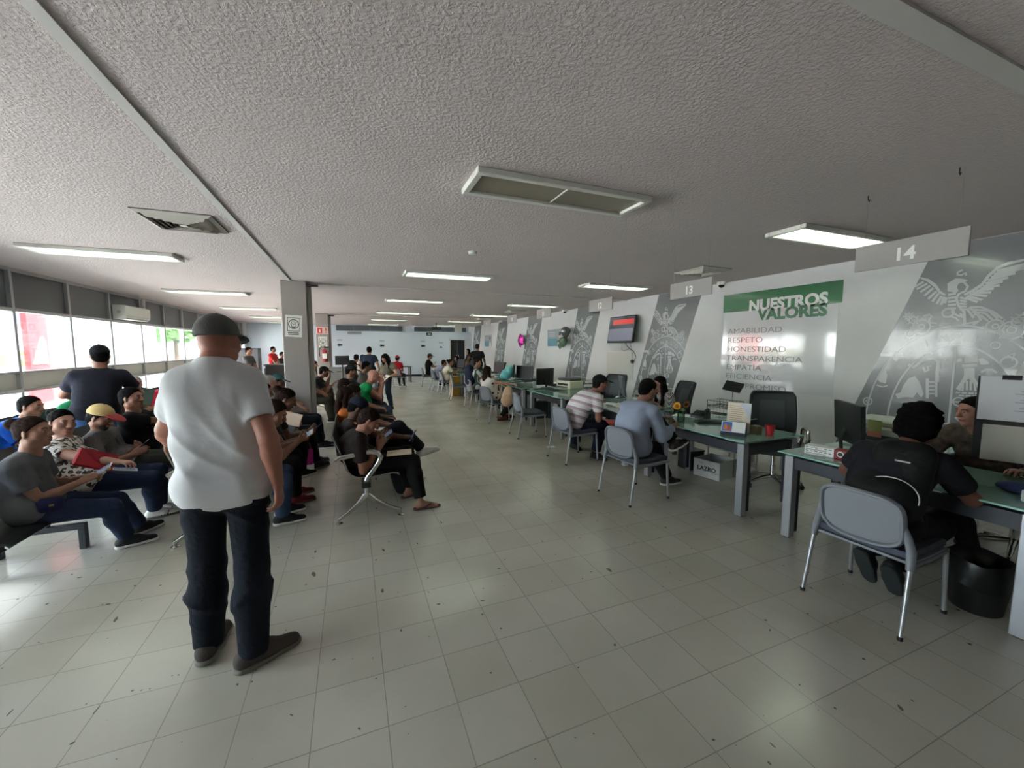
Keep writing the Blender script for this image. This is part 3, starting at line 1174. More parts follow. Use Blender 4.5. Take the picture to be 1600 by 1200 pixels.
def make_office_chair():
    o = thing('office_chair', '', 'office chair')
    MB().sheet(lambda u, v: (-.23 + .48 * u, -.245 + .49 * v, .47 - .05 * max(0, (u - .75) * 4) ** 2 * .5 + .015 * (2 * v - 1) ** 2), 10, 8, .06).build('seat', OCB, o, 50)

    def bk(u, v):
        return Vector((-.23 - .10 * v + .03 * math.sin(v * PI) - .05 * (1 - (2 * u - 1) ** 2), (-.235 + .47 * u) * (1 - .06 * (2 * v - 1) ** 2), .53 + .55 * v))
    pts = [bk(u, 0) for u in np.linspace(0, 1, 9)] + [bk(1, v) for v in np.linspace(.1, .92, 8)] + [bk(u, 1) for u in np.linspace(.95, .05, 9)] + [bk(0, v) for v in np.linspace(.92, .1, 8)]
    MB().tube(pts, .02, 8, True, (.8, 1.2), (1, 0, 0)).build('backrest_frame', OCF, o, 60)
    MB().sheet(lambda u, v: bk(.02 + .96 * u, .02 + .96 * v), 10, 10, .01).build('backrest', OCB, o, 50)
    MB().sheet(lambda u, v: bk(.22 + .56 * u, .22 + .6 * v) + Vector((.012, 0, 0)), 6, 6, .008).build('lumbar_pad', mat('dark lumbar pad', srgb(58, 64, 66), .6), o, 50)
    MB().tube([(-.30, 0, .70), (-.27, 0, .5), (-.12, 0, .42), (0, 0, .42)], .022, 8, False, (1.6, .7)).build('back_spine', OCF, o, 50)
    for s in (-1, 1):
        MB().tube([(-.16, s * .26, .44), (-.17, s * .29, .56), (-.14, s * .295, .68), (-.05, s * .295, .705), (.12, s * .295, .70), (.19, s * .29, .62), (.15, s * .27, .46)], .017, 8, False, (1.3, .7)).build('armrest', CHROME, o, 60)
    MB().lathe([(.03, .12), (.03, .25), (.024, .25), (.024, .43)], n=14).build('gas_lift', CHROME, o, 40)
    b = MB()
    for k in range(5):
        a = 2 * PI * k / 5 + .3
        c, s_ = math.cos(a), math.sin(a)
        b.tube([(.02 * c, .02 * s_, .125), (.16 * c, .16 * s_, .105), (.29 * c, .29 * s_, .075)], [.024, .02, .013], 8)
    b.build('star_base', CHROME, o, 50)
    for k in range(5):
        a = 2 * PI * k / 5 + .3
        c, s_ = math.cos(a), math.sin(a)
        w = MB()
        R = Matrix.Rotation(a + .6, 4, 'Z') @ rot(90, 'X')
        for dx in (-.014, .014):
            w.lathe([(.008, -.009), (.027, -.009), (.027, .009), (.008, .009)], (.29 * c + dx * -s_, .29 * s_ + dx * c, .027), 14, R)
        w.tube([(.29 * c, .29 * s_, .027), (.29 * c, .29 * s_, .075)], .008, 6)
        w.build('caster', BLACK, o, 40)
    return o


oc = make_office_chair()
for i, (x, y, a, lb) in enumerate([(4.55, 3.12, 222, 'empty black mesh office chair with chrome armrests behind the sunflower desk'),
                                   (4.60, 4.90, 165, 'black office chair under the desk clerk with eyeglasses'),
                                   (4.75, 1.32, 175, 'black office chair under the clerk with the earring, in front of the nearest mural'),
                                   (4.62, 6.52, 200, 'empty black office chair behind the desk with two dark monitors'),
                                   (4.75, 13.5, 180, 'black office chair under the clerk by the far doorway')]):
    o = oc if i == 0 else dup(oc)
    o.location = (x, y, 0)
    o.rotation_euler = (0, 0, math.radians(a))
    o['label'] = lb
    o['group'] = 'black office chairs'


# ------------------------------------------------------------------ bench seating (local: facing +X, beam along Y from 0)
PERF = mat('black perforated steel', srgb(30, 31, 34), .4, .3)


def perf_material():
    m = PERF
    nt, p = nodes_of(m)
    g = NT(m)
    tc = g.n('ShaderNodeTexCoord')
    vo = g.n('ShaderNodeTexVoronoi')
    vo.inputs['Scale'].default_value = 70
    vo.inputs['Randomness'].default_value = 0
    g.l(tc.outputs['Object'], vo.inputs['Vector'])
    f = g.math('LESS_THAN', vo.outputs['Distance'], .22)
    g.l(g.mix(f, srgb(34, 35, 38), srgb(8, 8, 9)), p.inputs['Base Color'])


perf_material()
SEATP = [(-.30, .83), (-.275, .76), (-.235, .66), (-.20, .56), (-.18, .49), (-.15, .445), (-.10, .415), (0.0, .405), (.12, .415), (.22, .425), (.27, .415), (.29, .395)]


def seat_pt(u):
    n = len(SEATP) - 1
    k = min(int(u * n), n - 1)
    t = u * n - k
    a, b = SEATP[k], SEATP[k + 1]
    return (a[0] + (b[0] - a[0]) * t, a[1] + (b[1] - a[1]) * t)


def make_beam(n, pitch, chrome, leg_at, dark_edge=False):
    o = thing('waiting_bench', '', 'bench')
    Lg = n * pitch
    MB().box((-.06, -.05 if chrome else -.02, .325), (.02, Lg + .05, .375), None, .006).build('cross_rail', BLACK, o)
    for k in range(n):
        y0 = k * pitch + .02
        w = pitch - .04
        s = MB().sheet(lambda u, v: (seat_pt(u)[0], y0 + w * v, seat_pt(u)[1]), 33, 2, .012).build('seat', PERF, o, 50)
        for yy in (y0, y0 + w):
            MB().tube([(a, yy, b) for a, b in SEATP], .008, 6).build('edge_trim', CHROME if chrome else DARK, s, 60)
        MB().box((-.05, y0 + .1, .375), (.01, y0 + w - .1, .402)).build('bracket', BLACK, o)
    if chrome:
        for y in leg_at:
            L = MB()
            L.tube([(-.02, y, .39), (-.02, y, .30), (-.02, y, .235)], [.03, .03, .028], 10, False, (1.1, .8))
            L.tube([(-.03, y, .25), (-.09, y, .175), (-.19, y, .09), (-.262, y, .045)], [.024, .024, .019, .015], 8, False, (.8, 1.1))
            L.tube([(-.01, y, .25), (.05, y, .185), (.17, y, .105), (.285, y, .06)], [.024, .024, .018, .014], 8, False, (.8, 1.1))
            lo = L.build('leg', CHROME, o, 60)
            fp = MB()
            for x, h in ((-.265, .05), (.29, .062)):
                fp.lathe([(.03, 0), (.031, .008), (.012, .014), (.011, h)], (x, y, 0), 14)
            fp.build('foot_pad', CHROME, lo, 40)
        for y in (0.0, Lg):
            A = MB()
            A.tube([(-.285, y, .60), (-.24, y, .622), (-.1, y, .64), (.02, y, .655), (.09, y, .64), (.12, y, .595), (.095, y, .54), (.05, y, .48), (-.005, y, .41), (-.02, y, .36)], [.015, .017, .02, .021, .021, .02, .018, .017, .018, .022], 10, False, (.8, 1.25))
            A.build('armrest', CHROME, o, 60)
    else:
        for y in leg_at:
            L = MB()
            L.box((-.31, y - .025, .165), (.235, y + .025, .21), None, .003)
            L.box((-.31, y - .025, 0), (-.265, y + .025, .165), None, .003)
            L.box((.19, y - .025, 0), (.235, y + .025, .165), None, .003)
            L.box((-.05, y - .02, .21), (.01, y + .02, .33))
            L.build('leg', DARK, o)
    return o


bD = make_beam(4, .56, True, [0, 2.24])
bD.location = (.105, 3.915, 0)
bD['label'] = 'black and chrome bench under the person in black T-shirt and sandals'
bD['group'] = 'black and chrome benches'
for x, y, lb in ((.105, 6.55, 'black and chrome bench under the green shirt, next beyond the nearest one'), (.105, 9.2, 'black and chrome bench deepest in the desk-side row'),
                 (-1.135, 3.95, 'black and chrome bench behind the standing person in the white T-shirt'), (-1.1, 6.35, 'black and chrome bench just before the nearer column'), (-1.0, 9.35, 'black and chrome bench just behind the nearer column'),
                 (-2.2, 8.0, 'black and chrome bench nearest the windows, half hidden by the white T-shirt')):
    dup(bD, (x, y, 0), 0, lb)
bB = make_beam(6, .58, False, [.29, 1.45 + .0, 3.19])
bB.location = (-2.30, 2.77, 0)
bB['label'] = 'dark waiting bench on square legs under the grey shirt and the leopard print blouse'
bB['group'] = 'dark benches near the windows'
dup(bB, (-3.45, 5.1, 0), 0, 'dark waiting bench along the windows under the bright blue shirt')
dup(bB, (-3.45, 8.75, 0), 0, 'dark waiting bench along the windows beyond the grey haired person')

# pale chair seen by the window
gc = dup(vc0, (-4.0, 7.05, 0), math.radians(-100), 'grey visitor chair standing alone by the window behind the bright blue shirt')

# ------------------------------------------------------------------ wall things
# air conditioner
ac = thing('air_conditioner', 'white split air conditioner mounted on the grey panels above the windows', 'air conditioner', (XL + .06, 11.25, 2.26))
prof = [(0, .0), (.16, 0), (.215, .05), (.225, .12), (.225, .27), (.2, .30), (0, .30)]
MB().prism(prof, 1.15, Matrix(((1, 0, 0, 0), (0, 0, 1, 0), (0, 1, 0, 0), (0, 0, 0, 1)))).build('body', WPLAST, ac)
MB().cbox((.19, .575, .022), (.055, 1.0, .006), R=rot(42, 'Y')).build('louvre', mat('pale louvre', srgb(190, 192, 192), .4), ac)
MB().box((.2255, .04, .07), (.227, 1.11, .075)).build('panel_seam', mat('seam grey', srgb(150, 150, 150), .5), ac)
MB().lathe([(.035, 0), (.036, .006), (.02, .008)], M=rot(90, 'X'), c=(.11, 0, .15), n=16).build('side_cap', mat('pale grey cap', srgb(186, 186, 188), .5), ac)
MB().tube([(.04, 1.15, .05), (.04, 1.3, .05), (.03, 1.4, .3), (.03, 1.4, .58)], .02, 8).build('pipe', WPLAST, ac)

# television
tv = thing('television', 'wall television showing a turn list with red rows', 'television', (XR - .02, 8.62, 2.09))
T = Matrix.Translation((-.16, 0, 0)) @ rot(8, 'Y')
MB().box((-.035, -.53, -.345), (.02, .53, .345), T, .008).build('bezel', BLACK, tv)
SCR = mat('lit screen grey', srgb(90, 92, 102), .25, emit=srgb(110, 112, 124), es=.14)
SCRD = mat('lit screen dark', srgb(50, 50, 60), .25, emit=srgb(60, 60, 72), es=.12)
SCRR = mat('lit screen red', srgb(150, 40, 40), .25, emit=srgb(180, 50, 48), es=.16)
SCRW = mat('lit screen pale', srgb(170, 170, 176), .25, emit=srgb(190, 190, 200), es=.2)
scn = MB().box((-.0365, -.49, -.30), (-.0355, .49, .31), T).build('screen', SCR, tv)
for nm, m_, y0, y1, z0, z1 in (('row', SCRD, -.48, .48, .02, .3), ('row', SCRR, -.48, .36, .125, .255), ('row', SCRR, -.48, .36, .07, .095), ('row', SCRW, -.46, -.2, .2, .29)):
    MB().box((-.0375 - rng.uniform(0, .0006), y0, z0), (-.0368, y1, z1), T).build(nm, m_, scn)
MB().box((-.1, -.1, -.1), (-.003, .1, .12)).build('wall_mount', DARK, tv)
MB().tube([(-.12, -.1, -.33), (-.1, -.15, -.42), (-.05, -.2, -.5), (-.03, -.32, -.55), (-.02, -.40, -.68), (-.02, -.36, -.80)], .007, 6).build('cable', BLACK, tv, 60)
MB().tube([(-.1, .05, -.33), (-.05, .14, -.45), (-.03, .16, -.52), (-.03, .05, -.56), (-.03, -.12, -.5)], .004, 6).build('cable', BLACK, tv, 60)
MB().tube([(-.1, -.26, -.33), (-.05, -.27, -.5), (-.03, -.28, -.72)], .004, 6).build('cable', BLACK, tv, 60)
MB().ell((-.04, -.29, -.82), (.035, .06, .05)).build('adapter', BLACK, tv, 60)
bx = MB().box((XR - .012, 8.35, .78), (XR - .001, 9.5, 1.5), None, .003).build('whiteboard', mat('pale board', srgb(196, 194, 188), .35))
tag(bx, 'blank pale board on the wall below the television', 'board')

# posters on the right wall


def poster(yc, zc, w, h, label):
    o = thing('poster', label, 'poster', (XR - .001, yc, zc), 0, 'health posters on the desk wall')
    MB().box((-.004, -w / 2, -h / 2), (-.001, w / 2, h / 2)).build('sheet', mat('poster grey', srgb(148, 156, 164), .4), o)
    MB().box((-.005, -w * .12, -h / 2), (-.0041, w / 2, -.02)).build('teal_patch', mat('poster teal', srgb(96, 150, 166), .4), o)
    mb = MB()
    for k in range(3):
        mb.box((-.0062, w * .02, .06 + k * .06), (-.0052, w * .42, .08 + k * .06))
    mb.build('text_lines', mat('poster line', srgb(196, 202, 206), .5), o)
    Mx = Matrix.Translation((-.0068, -w * .28, -h / 2)) @ MX
    MB().prism([(-.14, 0), (.15, 0), (.13, .16), (.06, .24), (-.05, .24), (-.12, .15)], .001, Mx).build('figure_coat', mat('poster white', srgb(216, 220, 222), .5), o)
    MB().prism(arc2d(0, .37, .065, .1, 0, 360, 20)[:-1], .0014, Mx).build('figure_face', mat('poster skin', srgb(196, 160, 140), .5), o)
    MB().prism(arc2d(0, .40, .08, .11, -10, 190, 16), .0019, Mx).build('figure_hair', mat('poster dark', srgb(46, 40, 44), .5), o)


poster(12.6, 1.97, 1.2, .6, 'grey and teal health poster beside the grey and green balloons')
poster(20.1, 1.98, 1.15, .6, 'grey and teal health poster high above the broad-backed person in black')

# balloons


def balloon(name, loc, r, m, label, squash=1.15):
    o = thing(name, label, 'balloon', loc)
    prof = [(0.004, -r * squash * 1.08), (r * .25, -r * squash * .95), (r * .62, -r * squash * .6), (r * .92, -r * .1), (r, r * .25), (r * .9, r * .62), (r * .6, r * .9), (r * .25, r * 1.03), (.003, r * 1.06)]
    MB().lathe(prof, n=20).build('skin', m, o, 60)
    MB().lathe([(.016, 0), (.004, .02)], (0, 0, -r * squash * 1.08 - .02), 8).build('knot', m, o)
    return o


BG = mat('grey balloon', srgb(120, 122, 130), .18, .4, coat=.5)
BGN = mat('green balloon', srgb(98, 124, 108), .2, coat=.5)
balloon('balloon', (6.46, 11.45, 2.12), .17, BG, 'dark grey balloon topmost of the balloon cluster on the wall')
b2 = balloon('balloon', (6.5, 11.65, 1.82), .15, BGN, 'grey-green balloon just under the dark grey balloon')
b3 = balloon('balloon', (6.55, 11.95, 1.75), .14, mat('pale green balloon', srgb(132, 152, 140), .2, coat=.5), 'pale green drooping balloon lowest of the balloon cluster')
b3.rotation_euler = (.35, 0, 0)
MAG = mat('magenta foil', srgb(176, 30, 140), .2, .5)
fb = thing('foil_balloon', 'magenta foil balloon on the wall between two murals', 'balloon', (6.5, 15.25, 1.92))
mb = MB()
n = 10
prof2 = [(.26 * (1 + .12 * math.cos(5 * 2 * PI * k / 40)), 2 * PI * k / 40) for k in range(40)]
vs = [(.0 - .09, 0, 0), (.09, 0, 0)]
for r_, t in prof2:
    vs.append((0, r_ * math.cos(t), r_ * math.sin(t)))
for r_, t in prof2:
    vs.append((-.075, .6 * r_ * math.cos(t), .6 * r_ * math.sin(t)))
for r_, t in prof2:
    vs.append((.075, .6 * r_ * math.cos(t), .6 * r_ * math.sin(t)))
fs = []
for k in range(40):
    j = (k + 1) % 40
    fs += [(2 + k, 2 + j, 42 + j, 42 + k), (2 + j, 2 + k, 82 + k, 82 + j), (42 + k, 42 + j, 0), (82 + j, 82 + k, 1)]
mb.add(vs, fs)
mb.build('skin', MAG, fb, 70)
MB().tube([(0, .02, -.26), (.02, .03, -.3)], .012, 6).build('valve', MAG, fb)

# dome cameras
for (px, py), lb in (((1125, 446), 'white dome camera at the ceiling beside the hanging 13 sign'), ((881, 487), 'white dome camera at the ceiling above the wide health poster'), ((781, 503), 'white dome camera at the ceiling farthest along the desk wall')):
    q = at(px, py, X=XR - .2)
    o = thing('ceiling_camera', lb, 'camera', (XR - .16, q[1], H - .001), 0, 'dome cameras along the desk wall')
    MB().lathe([(.075, 0), (.078, -.03), (.06, -.06)], n=20).build('housing', WPLAST, o, 40)
    MB().lathe([(.055, -.055), (.05, -.085), (.03, -.105), (.004, -.112)], n=18).build('dome', mat('smoked dome', srgb(20, 20, 22), .1), o, 60)

# notices on columns
INK = mat('black print', srgb(40, 42, 46), .6)


def notice(x, y, z, label, tilt=0):
    o = thing('notice', label, 'notice', (x, y, z))
    o.rotation_euler = (0, math.radians(tilt), 0)
    F_ = Matrix(((1, 0, 0, 0), (0, 0, -1, 0), (0, 1, 0, 0), (0, 0, 0, 1)))   # faces -Y
    MB().box((-.14, -.002, -.2), (.14, 0, .2)).build('sheet', PAPER, o)
    d = MB()
    polys = stroke2d([(-.10, -.09), (.10, -.09), (.10, .15), (-.10, .15), (-.10, -.09)], .011)
    polys += stroke2d(arc2d(0, .035, .082, .082, 0, 360, 28), .013)
    polys += stroke2d([(-.035, -.01), (.035, -.01), (.035, .075), (-.035, .075), (-.035, -.01)], .008)
    polys += stroke2d([(-.02, .05), (.0, .02), (.02, .05)], .01) + [[(-.03, -.012), (.03, -.012), (.03, -.03), (-.03, -.03)]]
    for k in range(2):
        polys += [[(-.09, -.13 - k * .03), (.09, -.13 - k * .03), (.09, -.115 - k * .03), (-.09, -.115 - k * .03)]]
    for p in polys:
        d.prism(p, .0012, Matrix.Translation((0, -.0022, 0)) @ F_)
    d.build('print', INK, o)
    return o


notice(-.98, 8.4275, 2.03, 'paper notice with a circle pictogram taped to the nearer column', 3)
notice(-.955, 16.0475, 1.83, 'paper notice with a circle pictogram on the farther column')
es = thing('extinguisher_sign', 'red and white fire extinguisher sign on the farther column', 'sign', (-.955, 16.0475, 2.25))
MB().box((-.2, -.003, -.125), (.2, 0, .125)).build('plate', mat('sign pink white', srgb(232, 200, 194), .4), es)
ep = MB()
ep.box((-.16, -.005, -.1), (-.005, -.0032, .09))
ep.box((.1, -.005, -.02), (.135, -.0032, .1))
ep.box((.1, -.005, -.09), (.135, -.0032, -.05))
ep.build('red_field', mat('sign red', srgb(206, 48, 44), .4), es)
MB().box((-.105, -.0065, -.07), (-.06, -.0052, .04)).build('symbol', PAPER, es)
fe = thing('fire_extinguisher', 'red fire extinguisher hanging on the farther column', 'fire extinguisher', (-.9, 15.93, 1.12))
FER = mat('extinguisher red', srgb(150, 40, 44), .3, coat=.4)
MB().lathe([(.09, 0), (.1, .02), (.1, .36), (.085, .42), (.04, .46), (.03, .5)], n=20).build('cylinder', FER, fe, 50)
MB().box((-.075, -.104, .12), (.075, -.09, .3)).build('label_plate', PAPER, fe)
MB().tube([(-.02, 0, .52), (-.12, 0, .53), (-.18, 0, .45), (-.17, 0, .2)], .014, 8).build('hose', BLACK, fe, 60)
MB().box((-.02, -.02, .5), (.14, .02, .55), None, .006).build('handle', BLACK, fe)
MB().box((-.03, .09, .1), (.03, .119, .4)).build('wall_bracket', DARK, fe)

# far wall things
GRI = mat('dark high grille', srgb(92, 100, 106), .4)


def fx(px, py):
    q = at(px, py, Y=YF)
    return q[0], q[2]


for (a, b), lb in ((((525, 508), (629, 518)), 'wide grey high panel on the far wall, left of the two'), (((647, 511), (728, 519)), 'grey high panel on the far wall above the doorway')):
    x0, z1 = fx(*a)
    x1, z0 = fx(*b)
    o = thing('vent_panel', lb, 'grille', ((x0 + x1) / 2, YF - .001, (z0 + z1) / 2))
    w, h = (x1 - x0) / 2, abs(z1 - z0) / 2
    MB().box((-w, -.03, -h), (w, 0, h), None, .004).build('panel', GRI, o)
    mb = MB()
    for k in range(1, 4):
        mb.box((-w + 2 * w * k / 4 - .015, -.034, -h), (-w + 2 * w * k / 4 + .015, -.0302, h))
    mb.build('mullion', mat('grille bar', srgb(120, 126, 130), .4), o)
x0, z1 = fx(543, 518)
x1, z0 = fx(565, 522.5)
o = tag(MB().box((x0, YF - .06, z0), (x1, YF - .035, z1)).build('plaque', mat('plaque grey', srgb(140, 148, 154), .5)), 'small grey plaque under the wide high panel', 'sign')
x0, z1 = fx(666, 519.5)
x1, z0 = fx(675, 524.5)
o = thing('exit_sign', 'small black sign with a white arrow high on the far wall', 'sign', ((x0 + x1) / 2, YF - .001, (z0 + z1) / 2))
w, h = (x1 - x0) / 2, (z1 - z0) / 2
MB().box((-w, -.012, -h), (w, 0, h)).build('plate', BLACK, o)
MB().box((-w * .5, -.014, -h * .35), (w * .6, -.0122, h * .35)).build('arrow', PAPER, o)
for k, ((px, py), lb) in enumerate((((531, 539), 'black arrow on the far wall nearest the farther column'), ((597, 540), 'black arrow on the far wall above the leaning woman with long hair'), ((661, 540.5), 'black arrow on the far wall above the blue cap'), ((689, 542.5), 'black arrow on the far wall next to the doorway'))):
    x, z = fx(px, py)
    o = thing('arrow_sign', lb, 'sign', (x, YF - .001, z), 0, 'arrow signs on the far wall')
    F_ = Matrix(((1, 0, 0, 0), (0, 0, -1, -.0012), (0, 1, 0, 0), (0, 0, 0, 1)))
    s_ = 1 if k < 3 else .75
    MB().prism([(-.13 * s_, 0), (-.03 * s_, .09 * s_), (-.03 * s_, .045 * s_), (.12 * s_, .045 * s_), (.12 * s_, -.045 * s_), (-.03 * s_, -.045 * s_), (-.03 * s_, -.09 * s_)], .003, F_).build('arrow', BLACK, o)
    mb = MB()
    for q in range(2):
        mb.prism([(-.13, .27 - q * .045), (.13, .27 - q * .045), (.13, .295 - q * .045), (-.13, .295 - q * .045)], .003, F_)
    mb.build('caption', mat('faint caption', srgb(140, 148, 156), .5), o)
pj = thing('ceiling_projector', 'black projector hanging from the ceiling before the far wall', 'projector', (3.95, 20.0, 2.5))
MB().box((-.22, -.16, 0), (.22, .16, .14), None, .01).build('body', BLACK, pj)
MB().tube([(0, 0, .14), (0, 0, .358)], .02, 8).build('pole', DARK, pj)
MB().lathe([(.04, 0), (.04, .03)], (.1, -.16, .07), 14, rot(90, 'X')).build('lens', DARK, pj)
ws = tag(MB().box((5.1, 20.9, 2.42), (5.5, 20.93, 2.86 - .001), None, .003).build('hanging_plate', WPLAST), 'small white plate hanging from the ceiling near the far doorway', 'sign')

# far table and cabinet
ft = thing('table', 'dark grey table standing alone by the far wall', 'table', (1.55, 19.1, 0))
MB().box((-.15, 0, .72), (1.05, .7, .75), None, .004).build('tabletop', mat('table grey', srgb(70, 84, 86), .4), ft)
for x in (-.12, .97):
    for y in (.03, .62):
        MB().box((x, y, 0), (x + .05, y + .05, .72)).build('leg', LEGD, ft)
cb = thing('cabinet', 'tall grey metal cabinet in the far window-side corner', 'cabinet', (-3.45, 16.4, 0))
MB().box((-.25, 0, 0), (.4, .5, 1.62), None, .006).build('body', mat('cabinet grey', srgb(92, 90, 96), .45), cb)
for k in (0, 1):
    d = MB().box((-.24 + k * .32, -.018, .04), (.07 + k * .32, -.001, 1.58), None, .004).build('door', mat('cabinet door grey', srgb(104, 102, 108), .45), cb)
    MB().box((.03 + k * .05, -.03, .8), (.045 + k * .05, -.018, .95)).build('handle', CHROME, d)
gp = tag(MB().box((-3.05, YF - .05, .95), (-2.2, YF - .002, 1.95), None, .005).build('notice_board', mat('board grey green', srgb(132, 142, 140), .6)), 'grey-green board on the far wall beside the nearer column', 'board')
ct = thing('counter', 'dark low counter in front of the person in red', 'counter', (-2.6, 16.9, 0))
MB().box((-.35, 0, 0), (1.5, .05, .98), None, .004).build('front_panel', mat('dark counter', srgb(44, 40, 42), .5), ct)
MB().box((-.4, -.05, .98), (1.55, .5, 1.02), None, .004).build('countertop', mat('counter grey', srgb(90, 84, 84), .4), ct)
# monitor cart by the farther column
mc = thing('kiosk', 'dark screen on a black pole beside the farther column', 'kiosk', (-.3, 14.55, 0))
MB().box((-.22, -.02, 1.05), (.22, .02, 1.36), None, .006).build('screen', BLACK, mc)
MB().tube([(0, 0, .02), (0, 0, 1.1)], .025, 8).build('pole', BLACK, mc)
MB().lathe([(.24, 0), (.22, .025)], n=20).build('base', BLACK, mc)
fcab = thing('cabinet', 'low grey cabinet behind the black capped person by the farther column', 'cabinet', (-.5, 15.0, 0))
MB().box((-.25, 0, 0), (.4, .45, .95), None, .006).build('body', mat('low cabinet grey', srgb(104, 102, 100), .5), fcab)
for k in (0, 1, 2):
    d = MB().box((-.24, -.018, .04 + k * .3), (.39, -.001, .32 + k * .3), None, .004).build('drawer', mat('low drawer grey', srgb(112, 110, 108), .5), fcab)
    MB().box((.0, -.03, .2 + k * .3), (.15, -.018, .215 + k * .3)).build('handle', CHROME, d)
# ------------------------------------------------------------------ figures: smooth-union fields meshed by surface nets
A = lambda *v: np.array(v, float)


def nrm(v):
    v = np.asarray(v, float)
    return v / (np.linalg.norm(v) + 1e-12)


class Field:
    def __init__(s, vox):
        s.vox = vox * VOX
        s.pr = []

    def cone(s, a, b, ra, rb, k=.02, op=1, cut=None, fl=None, q=1.0):
        """Tapered capsule a-b; fl=direction along which it is flattened to q of its width; cut=[(point, normal)] keeps the side against the normal."""
        s.pr.append((op, np.asarray(a, float), np.asarray(b, float), ra, rb, k, cut, None if fl is None else nrm(fl), q))
        return s

    def chain(s, pts, rs, k=.02, **kw):
        for i in range(len(pts) - 1):
            s.cone(pts[i], pts[i + 1], rs[i], rs[i + 1], k, **kw)
        return s

    def ball(s, c, r, k=.02, **kw):
        return s.cone(c, c, r, r, k, **kw)

    def ell(s, c, ax, rad, k=.02, op=1, cut=None):
        """Ellipsoid with axes ax (3 unit vectors) and radii."""
        s.pr.append((op, np.asarray(c, float), np.array([nrm(x) for x in ax]), np.asarray(rad, float), None, k, cut, 'ell', 1))
        return s

    def mesh(s, disp=None, clip=None, smooth=1):
        h = s.vox
        lo, hi = A(9e9, 9e9, 9e9), A(-9e9, -9e9, -9e9)
        for p in s.pr:
            if p[0] < 0:
                continue
            if isinstance(p[7], str):
                r = p[3].max()
                lo, hi = np.minimum(lo, p[1] - r), np.maximum(hi, p[1] + r)
            else:
                r = max(p[3], p[4])
                lo = np.minimum(lo, np.minimum(p[1], p[2]) - r)
                hi = np.maximum(hi, np.maximum(p[1], p[2]) + r)
        pad = 3 * h + .02
        lo -= pad
        hi += pad
        n = np.ceil((hi - lo) / h).astype(int) + 1
        D = np.full(n, 1.0, np.float32)
        ax = [lo[i] + h * np.arange(n[i]) for i in range(3)]
        for p in s.pr:
            op, k = p[0], max(p[5], 1e-4)
            m = k + 2.5 * h
            if isinstance(p[7], str):
                r = p[3].max() + m
                l, u = p[1] - r, p[1] + r
            else:
                r = max(p[3], p[4]) + m
                l, u = np.minimum(p[1], p[2]) - r, np.maximum(p[1], p[2]) + r
            i0 = np.clip(np.floor((l - lo) / h).astype(int), 0, n)
            i1 = np.clip(np.ceil((u - lo) / h).astype(int) + 1, 0, n)
            if (i1 <= i0).any():
                continue
            sl = tuple(slice(a, b) for a, b in zip(i0, i1))
            X = ax[0][sl[0]][:, None, None]
            Y = ax[1][sl[1]][None, :, None]
            Z = ax[2][sl[2]][None, None, :]
            if isinstance(p[7], str):
                c, R, rad = p[1], p[2], p[3]
                dx, dy, dz = X - c[0], Y - c[1], Z - c[2]
                q = [(dx * R[j][0] + dy * R[j][1] + dz * R[j][2]) for j in range(3)]
                k0 = np.sqrt(sum((q[j] / rad[j]) ** 2 for j in range(3)))
                k1 = np.sqrt(sum((q[j] / rad[j] ** 2) ** 2 for j in range(3))) + 1e-9
                d = k0 * (k0 - 1) / k1
            else:
                a, b, ra, rb, fl, qf = p[1], p[2], p[3], p[4], p[7], p[8]
                ba = b - a
                bb = ba @ ba
                dx, dy, dz = X - a[0], Y - a[1], Z - a[2]
                t = np.clip((dx * ba[0] + dy * ba[1] + dz * ba[2]) / bb, 0, 1) if bb > 1e-10 else 0.0 * (dx + dy + dz)
                ex, ey, ez = dx - t * ba[0], dy - t * ba[1], dz - t * ba[2]
                if fl is not None:
                    e = ex * fl[0] + ey * fl[1] + ez * fl[2]
                    g_ = e * (1 / qf - 1)
                    ex, ey, ez = ex + g_ * fl[0], ey + g_ * fl[1], ez + g_ * fl[2]
                d = np.sqrt(ex * ex + ey * ey + ez * ez) - (ra + (rb - ra) * t)
                if fl is not None:
                    d = d * (0.5 + 0.5 * qf)
            if p[6]:
                for cp, cn in p[6]:
                    cn = nrm(cn)
                    d = np.maximum(d, (X - cp[0]) * cn[0] + (Y - cp[1]) * cn[1] + (Z - cp[2]) * cn[2])
            o = D[sl]
            if op > 0:
                hh = np.clip(.5 + .5 * (o - d) / k, 0, 1)
                D[sl] = o * (1 - hh) + d * hh - k * hh * (1 - hh)
            else:
                d = -d
                hh = np.clip(.5 + .5 * (d - o) / k, 0, 1)
                D[sl] = o * (1 - hh) + d * hh + k * hh * (1 - hh)
        if clip or disp:
            X, Y, Z = ax[0][:, None, None], ax[1][None, :, None], ax[2][None, None, :]
        if disp:
            D += disp(X, Y, Z).astype(np.float32)
        if clip:
            for cp, cn in clip:
                cn = nrm(cn)
                D = np.maximum(D, ((X - cp[0]) * cn[0] + (Y - cp[1]) * cn[1] + (Z - cp[2]) * cn[2]).astype(np.float32))
        return surface_nets(D, lo, h, smooth)


